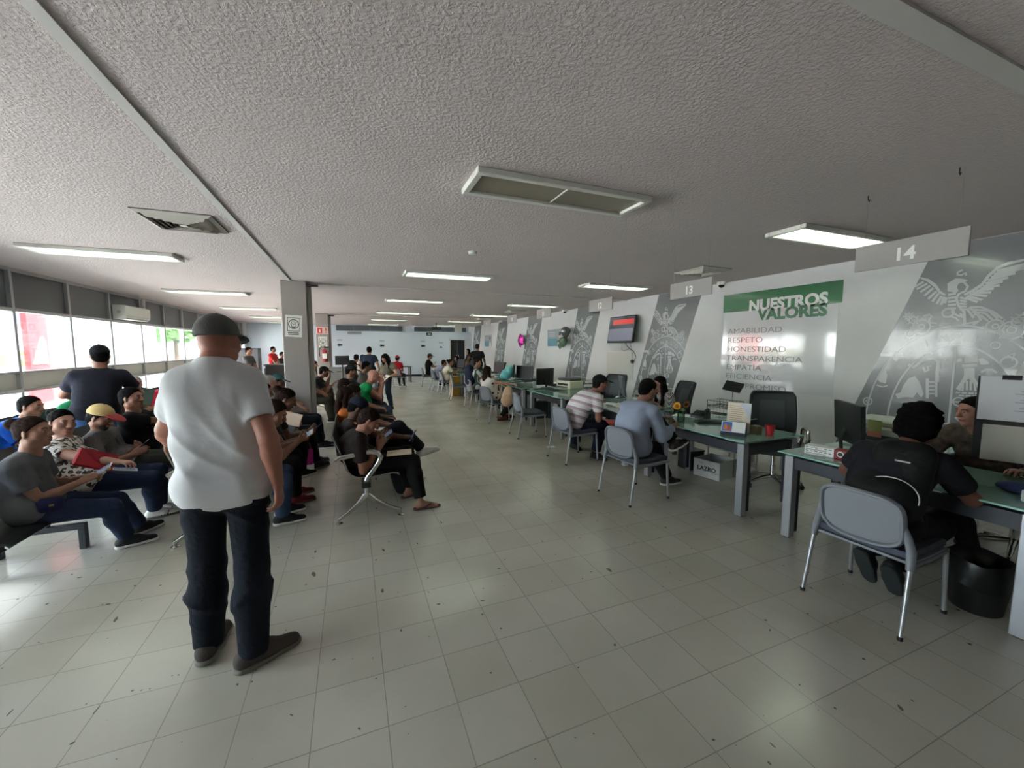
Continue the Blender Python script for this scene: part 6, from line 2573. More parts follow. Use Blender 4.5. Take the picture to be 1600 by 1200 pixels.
# ---- seated at the desks
hd = at(1437, 664, D=2.52)
p = sitter('person with curly black hair and black T-shirt seated at the nearest desk, wearing a backpack', 3.05, 1.39, .455, 1, hd, 1.76, fat=.25, face=(-4, -14, 0), vox=.009, sk=(122, 82, 68),
           feet=[(at(1398, 884, D=2.52), 8, -52), (at(1358, 862, D=2.66), 0, -58)], hands=(A(3.56, 1.30, .80), A(3.52, 1.58, .80)), elbow=((.8, -.5, -.5), (.8, -.5, -.5)), knee=((.1, 1, .2), (.1, 1, .2)))
p.body(hands=(dict(n=-p.Zv, curl=.35), dict(n=-p.Zv, curl=.35)))
p.facial()
p.hair('curly', mat('curly black hair', srgb(12, 11, 12), .95, spec=.05, var=.3, vs=60, bump=.8, bs=70, bd=.008))
p.shirt(cloth('black blue cotton', (28, 27, 34), .08), .62, -.10, .02, 'tshirt', folds=.002)
p.pants(cloth('blue black denim', (26, 28, 36)), 1.95, .014)
p.shoes(SHOEB, mat('dark sole', srgb(40, 44, 46), .8))
bp = thing('backpack', 'black backpack with pale piping worn at the nearest desk', 'backpack', p.base)
f = Field(.011)
uu = nrm(p.N - p.pel)
bx_ = p.pel + uu * .0 - p.fc * .16 + p.R * .035
tp_ = p.N - p.fc * .15 - uu * .11 + p.R * .03
for sg in (1, -1):
    f.cone(bx_ + p.R * (sg * .07 + .02), tp_ + p.R * (sg * .06 + .01), .098, .088, .05, fl=p.fc, q=.8)
f.cone(bx_ - p.fc * .06 + p.R * .06, bx_ - p.fc * .06 - p.R * .06 + uu * .02, .10, .10, .05)
mesh_obj('body', [f.mesh()], cloth('black nylon', (22, 22, 23), .08, .7), bp, p.base)
pip = [bx_ - p.fc * .135 + p.R * (.145 * math.cos(t) + .05) + uu * (-.05 + .12 * math.sin(t)) for t in np.linspace(.0, PI * .85, 16)]
MB().tube([q - p.base for q in pip], .0035, 6).build('piping', mat('pale piping', srgb(196, 196, 194), .5), bp, 60)
for sg in (1, -1):
    MB().tube([tp_ + p.R * sg * .07 - p.base, p.N + p.uc * .035 + p.R * sg * .11 - p.base, p.S[0 if sg > 0 else 1] + p.fc * .08 + p.uc * .02 - p.R * sg * .04 - p.base, p.M + p.fc * .12 + p.R * sg * .13 - p.base, bx_ + p.fc * .1 + p.R * sg * .16 - p.base], .016, 6).build('shoulder_strap', BLACK, bp, 60)
lg = tp_ * .62 + bx_ * .38 - p.fc * .105 + p.R * .05
MB().cbox(lg - p.base, (.008, .07, .008), math.radians(3)).build('logo_tab', mat('pale logo', srgb(180, 180, 180), .5), bp)

STR = mat('striped polo cloth', srgb(214, 206, 208), .9)
g = NT(STR)
tc = g.n('ShaderNodeTexCoord')
sp = g.n('ShaderNodeSeparateXYZ')
g.l(tc.outputs['Object'], sp.inputs[0])
s_ = g.math('FRACT', g.math('MULTIPLY', g.math('ADD', sp.outputs[2], g.math('MULTIPLY', sp.outputs[0], .35)), 9.5))
a_ = g.math('LESS_THAN', s_, .34)
b_ = g.math('MULTIPLY', g.math('GREATER_THAN', s_, .30), g.math('LESS_THAN', s_, .36))
g.l(g.mix(b_, g.mix(a_, srgb(214, 208, 210), srgb(176, 150, 158)), srgb(104, 84, 92)), STR.node_tree.nodes['Principled BSDF'].inputs['Base Color'])

hd = px(1013, 609, 4.42)
p = sitter('person in pale blue long-sleeved shirt seated at the sunflower desk, back turned', 2.84, 3.50, .455, 8, hd, 1.74, fat=.45, face=(-10, -16, 0), vox=.0095, sk=(140, 98, 82),
           feet=[(at(1054, 690, D=4.36), 10, 14), (A(3.44, 3.62, .085), -4)], hands=(A(3.30, 3.42, .74), A(3.44, 3.68, .80)), elbow=((.25, -.4, -1), (.5, -.5, -.8)))
p.body(hands=(dict(n=-p.Zv, curl=.4), dict(n=-p.Zv, curl=.4)))
p.facial()
p.hair('short', mat('black hair', (0, 0, 0)))
p.shirt(cloth('pale blue poplin', (150, 158, 178), .05, .85, .35, 9), 1.88, -.10, .016, 'shirt', folds=.0022, collar=cloth('pale blue collar', (156, 164, 184)), vox=.0085)
p.pants(cloth('black chinos', (26, 25, 30)), 1.95, .014)
p.shoes(mat('dark brown leather', srgb(50, 40, 38), .5), SOLEW)

hd = px(938, 599, 5.72)
p = sitter('person in black cap and pink-white striped polo seated at a desk', 2.96, 5.02, .455, 2, hd, 1.74, fat=.35, face=(-16, -6, 0), vox=.010, sk=(142, 96, 80),
           feet=[foot((924, 714), (946, 720)), foot((893, 698), (915, 708))], hands=(A(3.36, 4.90, .64), A(3.48, 5.16, .80)), elbow=((.5, -.4, -1), (.6, -.4, -.6)))
p.body(hands=(dict(n=-p.Zv, curl=.4), dict(n=-p.Zv, curl=.4)))
p.facial()
p.hair('short')
p.cap(cloth('black cap plain', (24, 24, 26)))
p.shirt(STR, .62, -.10, .02, 'polo_shirt', folds=.0014, collar=STR)
p.pants(cloth('dark indigo', (32, 34, 50)), 1.95, .016)
p.shoes(SHOEB, SHOEB)
rf = thing('folder', 'red folder resting on the lap between the striped polo and the pale blue shirt', 'folder', px(966, 661, 5.35))
M = frame((0, 0, 0), A(.9, -.35, -.12), A(.3, .9, .05))
MB().box((-.15, -.11, -.012), (.15, .11, .012), M, .003).build('cover', mat('red folder card', srgb(166, 30, 38), .5), rf)

DOT = mat('polka dot blouse', srgb(212, 200, 192), .9)
g = NT(DOT)
tc = g.n('ShaderNodeTexCoord')
vo = g.n('ShaderNodeTexVoronoi')
vo.inputs['Scale'].default_value = 9.5
vo.inputs['Randomness'].default_value = .25
g.l(tc.outputs['Object'], vo.inputs['Vector'])
g.l(g.mix(g.math('LESS_THAN', vo.outputs['Distance'], .26), srgb(212, 202, 196), srgb(48, 42, 44)), DOT.node_tree.nodes['Principled BSDF'].inputs['Base Color'])
hd = px(762, 580, 8.9)
p = sitter('person with long brown hair and black-dotted white blouse seated at a desk', 2.93, 8.40, .455, 14, hd, 1.64, sex='f', fat=.2, face=(4, -6, 0), vox=.0105, sk=(190, 140, 118),
           feet=[flat(3.05, 8.30, 10, .95), flat(3.30, 8.55, 10, .95)], hands=(A(3.42, 8.3, .8), A(3.42, 8.55, .8)))
p.body()
p.facial()
p.hair('long', HAIRBR)
p.shirt(DOT, .25, -.10, .018, 'blouse')
p.pants(BLK, 1.93, .004, 'leggings')
p.shoes(mat('dark red sandal', srgb(120, 60, 50), .6), SHOEB)
bg_ = thing('backpack', 'beige backpack hanging from the chair of the polka dot blouse', 'backpack', (3.10, 8.02, 0))
f = Field(.012)
f.cone(A(0, 0, .50), A(.02, 0, .70), .15, .10, .03, fl=A(0, 1, 0), q=.7)
mesh_obj('body', [f.mesh()], cloth('beige canvas', (206, 172, 146), .08), bg_)
f = Field(.012)
f.cone(A(-.02, -.07, .45), A(-.01, -.07, .56), .095, .08, .03, fl=A(0, 1, 0), q=.6)
mesh_obj('front_pocket', [f.mesh()], cloth('beige pocket', (196, 160, 134), .08), bg_)
for sg in (1, -1):
    MB().tube([(.02 + sg * .05, .05, .78), (-.06 + sg * .05, .14, .84), (-.16 + sg * .04, .16, .80), (-.12 + sg * .05, .1, .5)], .012, 6).build('strap', cloth('beige pocket', (0, 0, 0)), bg_, 60)

VST = mat('vertical striped shirt', srgb(200, 204, 198), .9)
g = NT(VST)
tc = g.n('ShaderNodeTexCoord')
sp = g.n('ShaderNodeSeparateXYZ')
g.l(tc.outputs['Object'], sp.inputs[0])
g.l(g.mix(g.math('LESS_THAN', g.math('FRACT', g.math('MULTIPLY', sp.outputs[1], 11)), .45), srgb(204, 208, 202), srgb(84, 98, 90)), VST.node_tree.nodes['Principled BSDF'].inputs['Base Color'])
HST = mat('maroon striped shirt', srgb(90, 36, 44), .9)
g = NT(HST)
tc = g.n('ShaderNodeTexCoord')
sp = g.n('ShaderNodeSeparateXYZ')
g.l(tc.outputs['Object'], sp.inputs[0])
g.l(g.mix(g.math('LESS_THAN', g.math('FRACT', g.math('MULTIPLY', sp.outputs[2], 7)), .3), srgb(70, 28, 34), srgb(190, 184, 180)), HST.node_tree.nodes['Principled BSDF'].inputs['Base Color'])
far = [
    ('person in green-striped shirt wearing a navy backpack, seated sideways at a desk', 3.10, 10.38, 1.70, 'm', px(746, 567, 10.85), (-30, -4, 0), VST, DENIM, 'short', (172, 122, 102), None, ((.2, .1, .25),)),
    ('person with brown hair and cream top seated at a desk in profile', 3.15, 14.15, 1.66, 'f', px(704, 566, 14.25), (-10, 0, 0), cloth('cream top', (206, 196, 178)), CHAR, 'bun', (168, 120, 98), None, None),
    ('person in pale lilac shirt seated behind the cream top', 3.1, 15.4, 1.70, 'm', px(694, 567, 15.4), (0, -4, 0), cloth('pale lilac', (150, 152, 176)), DENIM2, 'short', BROWN, None, None),
    ('person in blue cap and black shirt looking at a phone, farthest along the desks', 3.02, 17.05, 1.72, 'm', px(672, 557, 16.85), (-12, -14, 0), BLK, cloth('grey jeans', (140, 142, 146)), 'short', TAN, (64, 72, 96), None),
]
for lab, x, y, H_, sx, hd, fc, sm_, pm, sty, skc, cp, _h in far:
    p = sitter(lab, x, y, .455, 0, hd, H_, sex=sx, face=fc, vox=.013, sk=skc, ha=((.42, .05, .26), (.42, .05, .26)))
    p.body()
    p.facial(eyes=False)
    p.hair(sty, HAIRBR)
    if cp:
        p.cap(cloth('cap %d %d %d' % cp, cp))
    p.shirt(sm_, .55, -.08, .016)
    p.pants(pm, 1.95, .014)
    p.shoes(SHOEB)
    if sm_ is VST:
        bp = thing('backpack', 'navy backpack worn over the green-striped shirt', 'backpack', p.base)
        f = Field(.014)
        b0, b1 = p.pel + p.uc * .1 - p.fc * .2, p.N - p.fc * .19 - p.uc * .06
        f.cone(b0 + p.R * .06, b1, .14, .11, .05)
        f.cone(b0 - p.R * .06, b1, .14, .11, .05)
        mesh_obj('body', [f.mesh()], cloth('navy pack cloth', (34, 40, 62)), bp, p.base)
        for sg in (1, -1):
            MB().tube([b1 + p.R * sg * .05 - p.base, p.N + p.uc * .04 + p.R * sg * .1 - p.base, p.S[0 if sg > 0 else 1] + p.fc * .09 - p.base, p.M + p.fc * .13 + p.R * sg * .12 - p.base], .014, 6).build('shoulder_strap', NAVYC, bp, 60)
phone('phone held by the blue cap wearer', px(680, 567, 16.9), A(.4, 0, .8), A(-.8, 0, .4))

# clerks behind the desks
BRP = mat('brown patterned blouse', srgb(80, 66, 56), .9, var=.45, vs=26)
hd = px(1520, 643, 3.02)
p = sitter('desk clerk with hoop earring and brown blouse behind the paper stand', 4.62, 1.50, .50, 178, hd, 1.62, sex='f', face=(-28, -6, 0), vox=.0095, sk=(156, 112, 96),
           feet=[flat(4.2, 1.35, 180, .94), flat(4.2, 1.65, 180, .94)], hands=(A(4.10, 1.66, .80), at(1598, 738, D=2.72)))
p.body(hands=(dict(n=-p.Zv, curl=.4), dict(n=-p.Zv, curl=.35)))
p.facial()
p.hair('bun', HAIRB)
p.shirt(BRP, .85, -.08, .014, 'blouse')
p.pants(BLK, 1.95, .008)
p.shoes(SHOEB, SHOEB)
for sg in (1, -1):
    c = p.hp(sg * .077, -.004, -.05)
    MB().tube([c + p.hf * .016 * math.cos(t) + p.hu * .018 * math.sin(t) - p.base for t in np.linspace(0, 2 * PI, 12)[:-1]], .0028, 6, True).build('earring', mat('gold', srgb(214, 180, 110), .25, 1), p.obj, 60)
wr = p.W[1] + (p.E[1] - p.W[1]) * .12
dirw = nrm(p.W[1] - p.E[1])
MB().lathe([(.031, -.012), (.033, 0), (.031, .012)], n=16, M=Matrix.Translation(wr - p.base) @ Vector(dirw).to_track_quat('Z', 'Y').to_matrix().to_4x4(), cap=False).build('wristband', PAPER, p.obj)

CHK = mat('black and white check blouse', srgb(150, 146, 144), .9)
g = NT(CHK)
tc = g.n('ShaderNodeTexCoord')
ck = g.n('ShaderNodeTexChecker')
ck.inputs['Scale'].default_value = 60
ck.inputs['Color1'].default_value = (*srgb(186, 182, 178), 1)
ck.inputs['Color2'].default_value = (*srgb(44, 42, 44), 1)
g.l(tc.outputs['Object'], ck.inputs['Vector'])
g.l(ck.outputs['Color'], CHK.node_tree.nodes['Principled BSDF'].inputs['Base Color'])
hd = px(1030, 600, 5.95)
p = sitter('desk clerk with eyeglasses and long black hair in checked blouse', 4.52, 4.92, .50, 175, hd, 1.62, sex='f', face=(-6, -8, 0), vox=.0105, sk=(146, 104, 90), hands=(A(4.2, 4.95, .8), A(4.15, 4.65, .8)))
p.body()
p.facial(glasses=True)
p.hair('long')
p.shirt(CHK, .9, -.08, .014, 'blouse')
p.pants(BLK, 1.95, .008)
p.shoes(SHOEB, SHOEB)
for lab, hx, hy, D, sm_, sty, skc in (('desk clerk in maroon striped shirt holding a white phone to the ear', 731, 566, 17.0, HST, 'short', (150, 106, 92)),
                                      ('desk clerk in dark blouse with black hair before the dark doorway', 713, 560, 18.2, BLK2, 'long', (156, 116, 104)),
                                      ('person with black hair seen over the maroon striped shirt', 731, 549, 19.5, CHAR, 'long', (166, 124, 112))):
    hd = px(hx, hy, D)
    p = sitter(lab, hd[0] + .1, hd[1], .48, 190, hd, 1.64 if hy > 555 else 1.8, sex='f', face=(0, 0, 0), vox=.014, sk=skc)
    p.body()
    p.facial(eyes=False)
    p.hair(sty)
    p.shirt(sm_, .8, -.08, .014)
    p.pants(BLK, 1.95, .01)
    p.shoes(SHOEB, SHOEB)
    if sm_ is HST:
        phone('white phone at the ear of the maroon striped shirt', p.hp(.092, .0, -.01), p.hu, p.hr, WPLAST)

# red cap by the far table, and two seated beyond
for lab, hx, hy, D, col, cp, pmat in (('person in red cap and red shirt seated with back turned before the far table', 621, 560, 16.4, (168, 30, 44), (150, 36, 44), CHAR),
                                      ('person in white shirt seated far behind the green shirt, facing the far wall', 557, 559, 13.6, (196, 190, 184), None, CHAR),
                                      ('person in tan shirt seated beside the white shirt, before the standing navy T-shirt', 567, 559, 14.2, (150, 110, 96), None, CHAR)):
    hd = px(hx, hy, D)
    ry = 60
    p = sitter(lab, hd[0] - .04, hd[1] - .08, .455, ry, hd, 1.70, face=(0, -5, 0), vox=.0135, sk=BROWN)
    p.body()
    p.hair('short')
    if cp:
        p.cap(cloth('cap %d %d %d' % cp, cp))
    p.shirt(cloth('shirt %d %d %d' % col, col), .6, -.1, .018)
    p.pants(pmat, 1.95, .014)
    p.shoes(SHOEB)
    dup(vc0, (hd[0] - .02, hd[1] - .05, 0), math.radians(ry), 'grey visitor chair under the %s' % {(168, 30, 44): 'red cap and red shirt', (196, 190, 184): 'far white shirt', (150, 110, 96): 'far tan shirt'}[col], 'grey visitor chairs at the far end')
# behind the counter on the left
for lab, hx, hy, D, col in (('person in red shirt seated behind the dark counter', 427, 546, 16.6, (176, 40, 42)),
                            ('person in grey shirt behind the cap of the white T-shirt wearer, far off', 389, 548, 13.0, (84, 80, 82)),
                            ('dark haired person right of the red shirt, behind the counter', 441, 554, 17.4, (40, 38, 40))):
    hd = px(hx, hy, D)
    p = sitter(lab, hd[0] - .06, hd[1], .5, -20, hd, 1.74, face=(0, 0, 0), vox=.0145, sk=BROWN)
    p.body()
    p.hair('short')
    p.shirt(cloth('shirt %d %d %d' % col, col), .7, -.1, .016)
    p.pants(CHAR, 1.95, .014)
    p.shoes(SHOEB)
    dup(vc0, (hd[0] - .06, hd[1], .0), math.radians(-20), 'grey visitor chair under the far %s' % {(176, 40, 42): 'red shirt behind the counter', (84, 80, 82): 'grey shirt behind the cap', (40, 38, 40): 'dark haired person behind the counter'}[col], 'grey visitor chairs at the far end')
# ------------------------------------------------------------------ things on and under the desks
MONB = mat('monitor shell', srgb(24, 26, 26), .35)
MONS = mat('dark monitor glass', srgb(24, 28, 32), .45, spec=.25)
KEYB = mat('keyboard black', srgb(28, 30, 32), .5)
KEYT = mat('keyboard keys', srgb(44, 46, 50), .5)


def monitor(label, x, y, a, w=.50, h=.30, lift=.13, body=MONB, scr=MONS, z=DZ, tilt=6, cat_='monitor', group=None):
    """Screen faces local +X before turning by a degrees."""
    o = thing('monitor', label, cat_, (x, y, z), math.radians(a), group)
    T = Matrix.Translation((0, 0, lift + h / 2)) @ rot(-tilt, 'Y')
    MB().sheet(lambda u, v: T @ Vector((-.02 - .02 * (1 - (2 * u - 1) ** 2) * (1 - (2 * v - 1) ** 4), (u - .5) * w, (v - .5) * h)), 12, 8, .012).build('rear_shell', body, o, 50)
    b = MB()
    t = .014
    for lo, hi in (((-.016, -w / 2, -h / 2), (.006, w / 2, -h / 2 + t)), ((-.016, -w / 2, h / 2 - t), (.006, w / 2, h / 2)), ((-.016, -w / 2, -h / 2), (.006, -w / 2 + t, h / 2)), ((-.016, w / 2 - t, -h / 2), (.006, w / 2, h / 2))):
        b.box(lo, hi, T, .002)
    b.build('bezel', body, o)
    MB().box((-.014, -w / 2 + t, -h / 2 + t), (-.002, w / 2 - t, h / 2 - t), T).build('screen', scr, o)
    MB().tube([(-.05, 0, .01), (-.06, 0, .10), (-.035, 0, lift + h * .35)], .018, 8, False, (1.6, .6)).build('stand', body, o, 50)
    MB().lathe([(.11, 0), (.11, .006), (.03, .014), (.02, .02)], (-.04, 0, 0), 20).build('stand_base', body, o, 50)
    return o


def box_thing(name, label, cat_, c, size, m, rz=0, bev=.004, part='body', group=None):
    o = thing(name, label, cat_, c, math.radians(rz), group)
    MB().box((-size[0] / 2, -size[1] / 2, 0), (size[0] / 2, size[1] / 2, size[2]), None, bev).build(part, m, o)
    return o


def keyboard(label, x, y, a, z=DZ):
    o = thing('keyboard', label, 'keyboard', (x, y, z), math.radians(a))
    MB().box((-.075, -.22, 0), (.075, .22, .018), None, .004).build('case', KEYB, o)
    k = MB()
    for i in range(5):
        for j in range(15):
            k.box((-.062 + i * .025, -.205 + j * .0275, .0182), (-.041 + i * .025, -.182 + j * .0275, .025))
    k.build('keys', KEYT, o)
    return o


def paper(label, x, y, a, z=DZ, group=None, w=.21, h=.297, n=1):
    o = MB().box((-w / 2, -h / 2, 0), (w / 2, h / 2, .0008 * n)).build('paper_sheet', PAPER, None, None, (x, y, z))
    o.rotation_euler = (0, 0, math.radians(a))
    return tag(o, label, 'paper', group)


def printer(label, x, y, a, body=WPLAST, lid=None, z=DZ, s=1.0):
    o = thing('printer', label, 'printer', (x, y, z), math.radians(a))
    MB().box((-.17 * s, -.21 * s, 0), (.17 * s, .21 * s, .15 * s), None, .015).build('body', body, o)
    MB().box((-.15 * s, -.19 * s, .15 * s), (.15 * s, .19 * s, .19 * s), None, .012).build('lid', lid or body, o)
    MB().box((.10 * s, -.15 * s, .03 * s), (.26 * s, .15 * s, .04 * s), None, .003).build('paper_tray', lid or body, o)
    MB().box((.1705 * s, -.15 * s, .06 * s), (.174 * s, .15 * s, .10 * s)).build('slot', BLACK, o)
    return o


# --- nearest desk
monitor('black curved monitor seen from behind on the nearest desk', 3.84, 2.00, -40, .46, .33, .09, tilt=4)
keyboard('black keyboard beside the black curved monitor on the nearest desk', 3.98, 1.62, 150)
bx = thing('carton', 'small white and red printed carton lying on the nearest desk edge', 'box', (3.55, 2.01, DZ), math.radians(-76))
MB().box((-.13, -.045, 0), (.07, .045, .072), None, .003).build('body', PAPER, bx)
MB().box((.0705, -.046, 0), (.15, .046, .073), None, .003).build('red_end', mat('carton red', srgb(146, 30, 42), .45), bx)
lb_ = MB()
for k in range(6):
    lb_.box((-.12 + k * .031, -.0475, .058), (-.10 + k * .031, -.0455, .062))
    lb_.box((-.12 + k * .031, -.0475, .028), (-.10 + k * .031, -.0455, .033))
for z in (.010, .016, .040, .046):
    lb_.box((-.12, -.0475, z), (.02, -.0455, z + .0022))
lb_.build('print', mat('carton print', srgb(70, 62, 66), .6), bx)
MB().lathe([(.023, 0), (.023, .0012)], (.11, -.0462, .04), 18, rot(90, 'X')).build('round_mark', PAPER, bx)
MB().lathe([(.016, 0), (.016, .001)], (.11, -.0476, .04), 18, rot(90, 'X')).build('round_mark', INK, bx)
printer('white printer with sticky notes behind the black curved monitor', 4.385, 1.98, 180, mat('greenish white plastic', srgb(196, 204, 192), .45), s=1.3)
for q, (z, c, nm) in enumerate(((.18, (216, 226, 146), 'pale green'), (.11, (240, 156, 138), 'salmon pink'))):
    st = MB().box((-.001, -.05, -.05), (.001, .05, .05)).build('sticky_note', mat('sticky %s' % nm, srgb(*c), .8), None, None, (4.160, 1.985, DZ + (.205, .105)[q]))
    st.rotation_euler = (0, -.04, 0)
    tag(st, '%s sticky note on the white printer behind the curved monitor' % nm, 'sticky note')
# paper stand at the right end
ps = thing('paper_stand', 'black stand holding two large sheets at the end of the nearest desk', 'stand', (4.00, .95, DZ), math.radians(200))


MB().box((-.10, -.14, .0), (.10, .14, .015), None, .004).build('base', BLACK, ps)
MB().box((-.012, -.03, .015), (.012, .03, .30), None, .003).build('post', BLACK, ps)
MB().box((.012, -.38, .14), (.02, .40, .69), None, .002).build('board', mat('stand board', srgb(36, 34, 36), .5), ps)
MB().box((.021, -.37, .405), (.025, .38, .69), None, .001).build('sheet', mat('sheet in sleeve', srgb(206, 206, 212), .3), ps)
MB().box((.021, -.34, .14), (.025, .38, .375), None, .001).build('sheet', mat('beige sheet', srgb(184, 182, 172), .5), ps)
tl = MB()
for k in range(9):
    tl.box((.0255, -.22 + .02 * (k % 3), .47 + k * .018), (.0262, .26 - .03 * (k % 2), .476 + k * .018))
tl.build('text_lines', mat('faint print', srgb(170, 170, 178), .5), ps)
MB().box((.02, -.28, .67), (.03, -.2, .70), None, .002).build('clip', BLACK, ps)
bl_ = thing('tissue_pack', 'dark blue cloth pack on the nearest desk beside the paper stand', 'pack', (3.72, 1.05, DZ), .3)
MB().ell((0, 0, .032), (.06, .085, .03), 18, 8).build('pack', mat('dark blue cloth', srgb(40, 50, 92), .8), bl_, 60)
rl = thing('tape_roll', 'small white roll on the nearest desk beside the blue pack', 'roll', (3.56, .95, DZ))
MB().lathe([(.02, 0), (.032, 0), (.032, .06), (.02, .06), (.02, 0)], n=18, cap=False).build('roll', PAPER, rl, 40)
# under the nearest desk
pc = thing('computer_tower', 'black computer tower under the nearest desk', 'computer', (4.03, 1.62, 0), math.radians(4))
MB().box((-.2, -.09, 0), (.2, .09, .40), None, .006).build('case', BLACK, pc)
MB().box((-.206, -.08, .02), (-.2005, .08, .38)).build('front_panel', mat('tower front', srgb(48, 50, 52), .4), pc)
MB().box((-.2085, -.06, .30), (-.2065, .06, .32)).build('disc_slot', ALU, pc)
cbs = [(-.02, 0, .60), (.02, .03, .4), (.0, -.02, .2), (.06, .04, .02), (.18, .02, .008)]
for k, (x, y) in enumerate(((3.92, 2.18), (3.98, 2.10), (4.08, 2.02))):
    tag(MB().tube([(x + a + .015 * k, y - b * (1 + k * .4), max(.008, c)) for a, b, c in cbs], .005, 6).build('power_cable', BLACK, None, 60), ['thin black cable hanging under the nearest desk, window-side one', 'thin black cable hanging under the nearest desk, middle one', 'thin black cable hanging under the nearest desk, wall-side one'][k], 'cable', 'cables under the nearest desk')
bin_ = thing('waste_bin', 'black bag-lined waste bin under the nearest desk', 'waste bin', (3.58, 1.12, 0))
MB().lathe([(.105, 0), (.115, .01), (.15, .27), (.152, .30), (.146, .30), (.11, .02)], n=26, cap=True).build('bucket', mat('bin plastic', srgb(20, 20, 21), .5), bin_, 50)
n_ = 30
vs, fs = [], []
for i, (r_, z) in enumerate(((.153, .18), (.158, .24), (.162, .30), (.155, .335), (.14, .33), (.12, .25))):
    for k in range(n_):
        t = 2 * PI * k / n_
        rr = r_ + .006 * math.sin(5 * t + i) + .004 * math.sin(9 * t + 2 * i)
        vs.append((rr * math.cos(t), rr * math.sin(t), z + (.012 * math.sin(3 * t) if i < 5 else 0) * (1 if i else 1.5)))
for i in range(5):
    for k in range(n_):
        fs.append((i * n_ + k, i * n_ + (k + 1) % n_, (i + 1) * n_ + (k + 1) % n_, (i + 1) * n_ + k))
MB().add(vs, fs).build('bag_liner', mat('black bin bag', srgb(14, 14, 14), .32), bin_, 80)


def open_box(label, x, y, rz, w, d, h, txt=None):
    o = thing('cardboard_box', label, 'box', (x, y, 0), math.radians(rz))
    t = .006
    b = MB()
    b.box((-w / 2, -d / 2, 0), (w / 2, d / 2, t))
    b.box((-w / 2, -d / 2, t), (w / 2, -d / 2 + t, h))
    b.box((-w / 2, d / 2 - t, t), (w / 2, d / 2, h))
    b.box((-w / 2, -d / 2 + t, t), (-w / 2 + t, d / 2 - t, h))
    b.box((w / 2 - t, -d / 2 + t, t), (w / 2, d / 2 - t, h))
    b.build('box_walls', mat('white cardboard', srgb(206, 206, 206), .8), o)
    if txt:
        M = Matrix(((0, 0, -1, -w / 2 - .0008), (-1, 0, 0, .0), (0, 1, 0, h * .5), (0, 0, 0, 1)))
        text_mesh(txt, .075, M, 'lettering', INK, o, .0006, .002)
        M2 = M.copy()
        M2.translation = Vector((-w / 2 - .0008, .07, h * .82))
        text_mesh('TAZ', .03, M2, 'lettering', mat('faint box print', srgb(150, 150, 152), .6), o, .0006)
        MB().box((-w / 2 - .002, -d * .46, h * .33), (-w / 2 - .0005, -d * .18, h * .36)).build('print_line', mat('faint box print', (0, 0, 0)), o)
    return o


open_box('open white cardboard box with dark lettering under the sunflower desk', 4.27, 3.67, 12, .40, .34, .22, 'LAZRO')
open_box('white cardboard box with dark lettering beside the bag-lined waste bin', 3.98, .74, 8, .40, .34, .22, 'LAZRO')
bk2 = thing('waste_bin', 'black square waste bin beside the open white box', 'waste bin', (4.22, 4.02, 0))
MB().box((-.12, -.12, 0), (.12, .12, .24), None, .012).build('bucket', mat('bin plastic', (0, 0, 0)), bk2)
MB().box((-.125, -.125, .24), (.125, .125, .26), None, .004).build('rim', BLACK, bk2)
ct = thing('printer_cart', 'low cart with a dark and a white machine under the sunflower desk', 'cart', (4.62, 3.72, 0))
for z in (.04, .30):
    MB().box((-.22, -.22, z), (.22, .22, z + .02), None, .003).build('shelf', mat('cart white', srgb(186, 188, 186), .5), ct)
for x in (-.2, .2):
    for y in (-.2, .2):
        MB().tube([(x, y, 0), (x, y, .34)], .011, 8).build('post', ALU, ct)
box_thing('computer_tower', 'dark computer tower on the low cart under the sunflower desk', 'computer', (4.56, 3.82, .321), (.36, .17, .34), mat('dark blue grey case', srgb(40, 44, 52), .4))
box_thing('white_machine', 'white machine beside the dark tower on the low cart', 'machine', (4.62, 3.60, .321), (.34, .2, .32), WPLAST, bev=.012)

# --- sunflower desk
vz = thing('flower_vase', 'glass jar with two sunflowers on the second nearest desk', 'vase', (3.60, 3.60, DZ))
MB().lathe([(.038, 0), (.042, .01), (.042, .10), (.036, .12), (.036, .13), (.033, .13), (.036, .1), (.038, .012), (.002, .010)], n=22, cap=False).build('jar', glass_material('jar glass', (.82, .92, .84), .5), vz, 50)
STEM = mat('stem green', srgb(70, 104, 50), .6)
PET = mat('petal yellow', srgb(236, 172, 20), .6)
FC = mat('flower centre', srgb(70, 40, 24), .9)
for k, (dx, dy, hz, pc_, tl) in enumerate(((-.03, .035, .185, PET, (75, 205)), (.03, -.045, .21, mat('petal rust', srgb(120, 66, 26), .6), (60, 190)))):
    MB().tube([(0, 0, .012), (dx * .3, dy * .3, .1), (dx, dy, hz - .01)], .004, 6).build('stem', STEM, vz, 60)
    R_ = Matrix.Translation((dx, dy, hz)) @ Matrix.Rotation(math.radians(tl[1]), 4, 'Z') @ rot(tl[0], 'Y')
    fl_ = MB()
    for q in range(16):
        a = 2 * PI * q / 16
        fl_.ell((0, 0, 0), (.020, .009, .003), 8, 6, None) if False else None
        Mq = R_ @ Matrix.Rotation(a, 4, 'Z') @ Matrix.Translation((.033, 0, 0)) @ rot(-14, 'Y')
        m8 = MB().ell((0, 0, 0), (.017, .0085, .0022), 8, 5)
        fl_.add([Mq @ Vector(p_) for p_ in m8.v], m8.f)
    fh = fl_.build('petals', pc_, vz, 60)
    MB().lathe([(.022, -.004), (.022, .003), (.015, .008), (.002, .010)], n=16, M=R_).build('flower_centre', FC if k else mat('flower centre gold', srgb(180, 116, 24), .9), fh, 60)
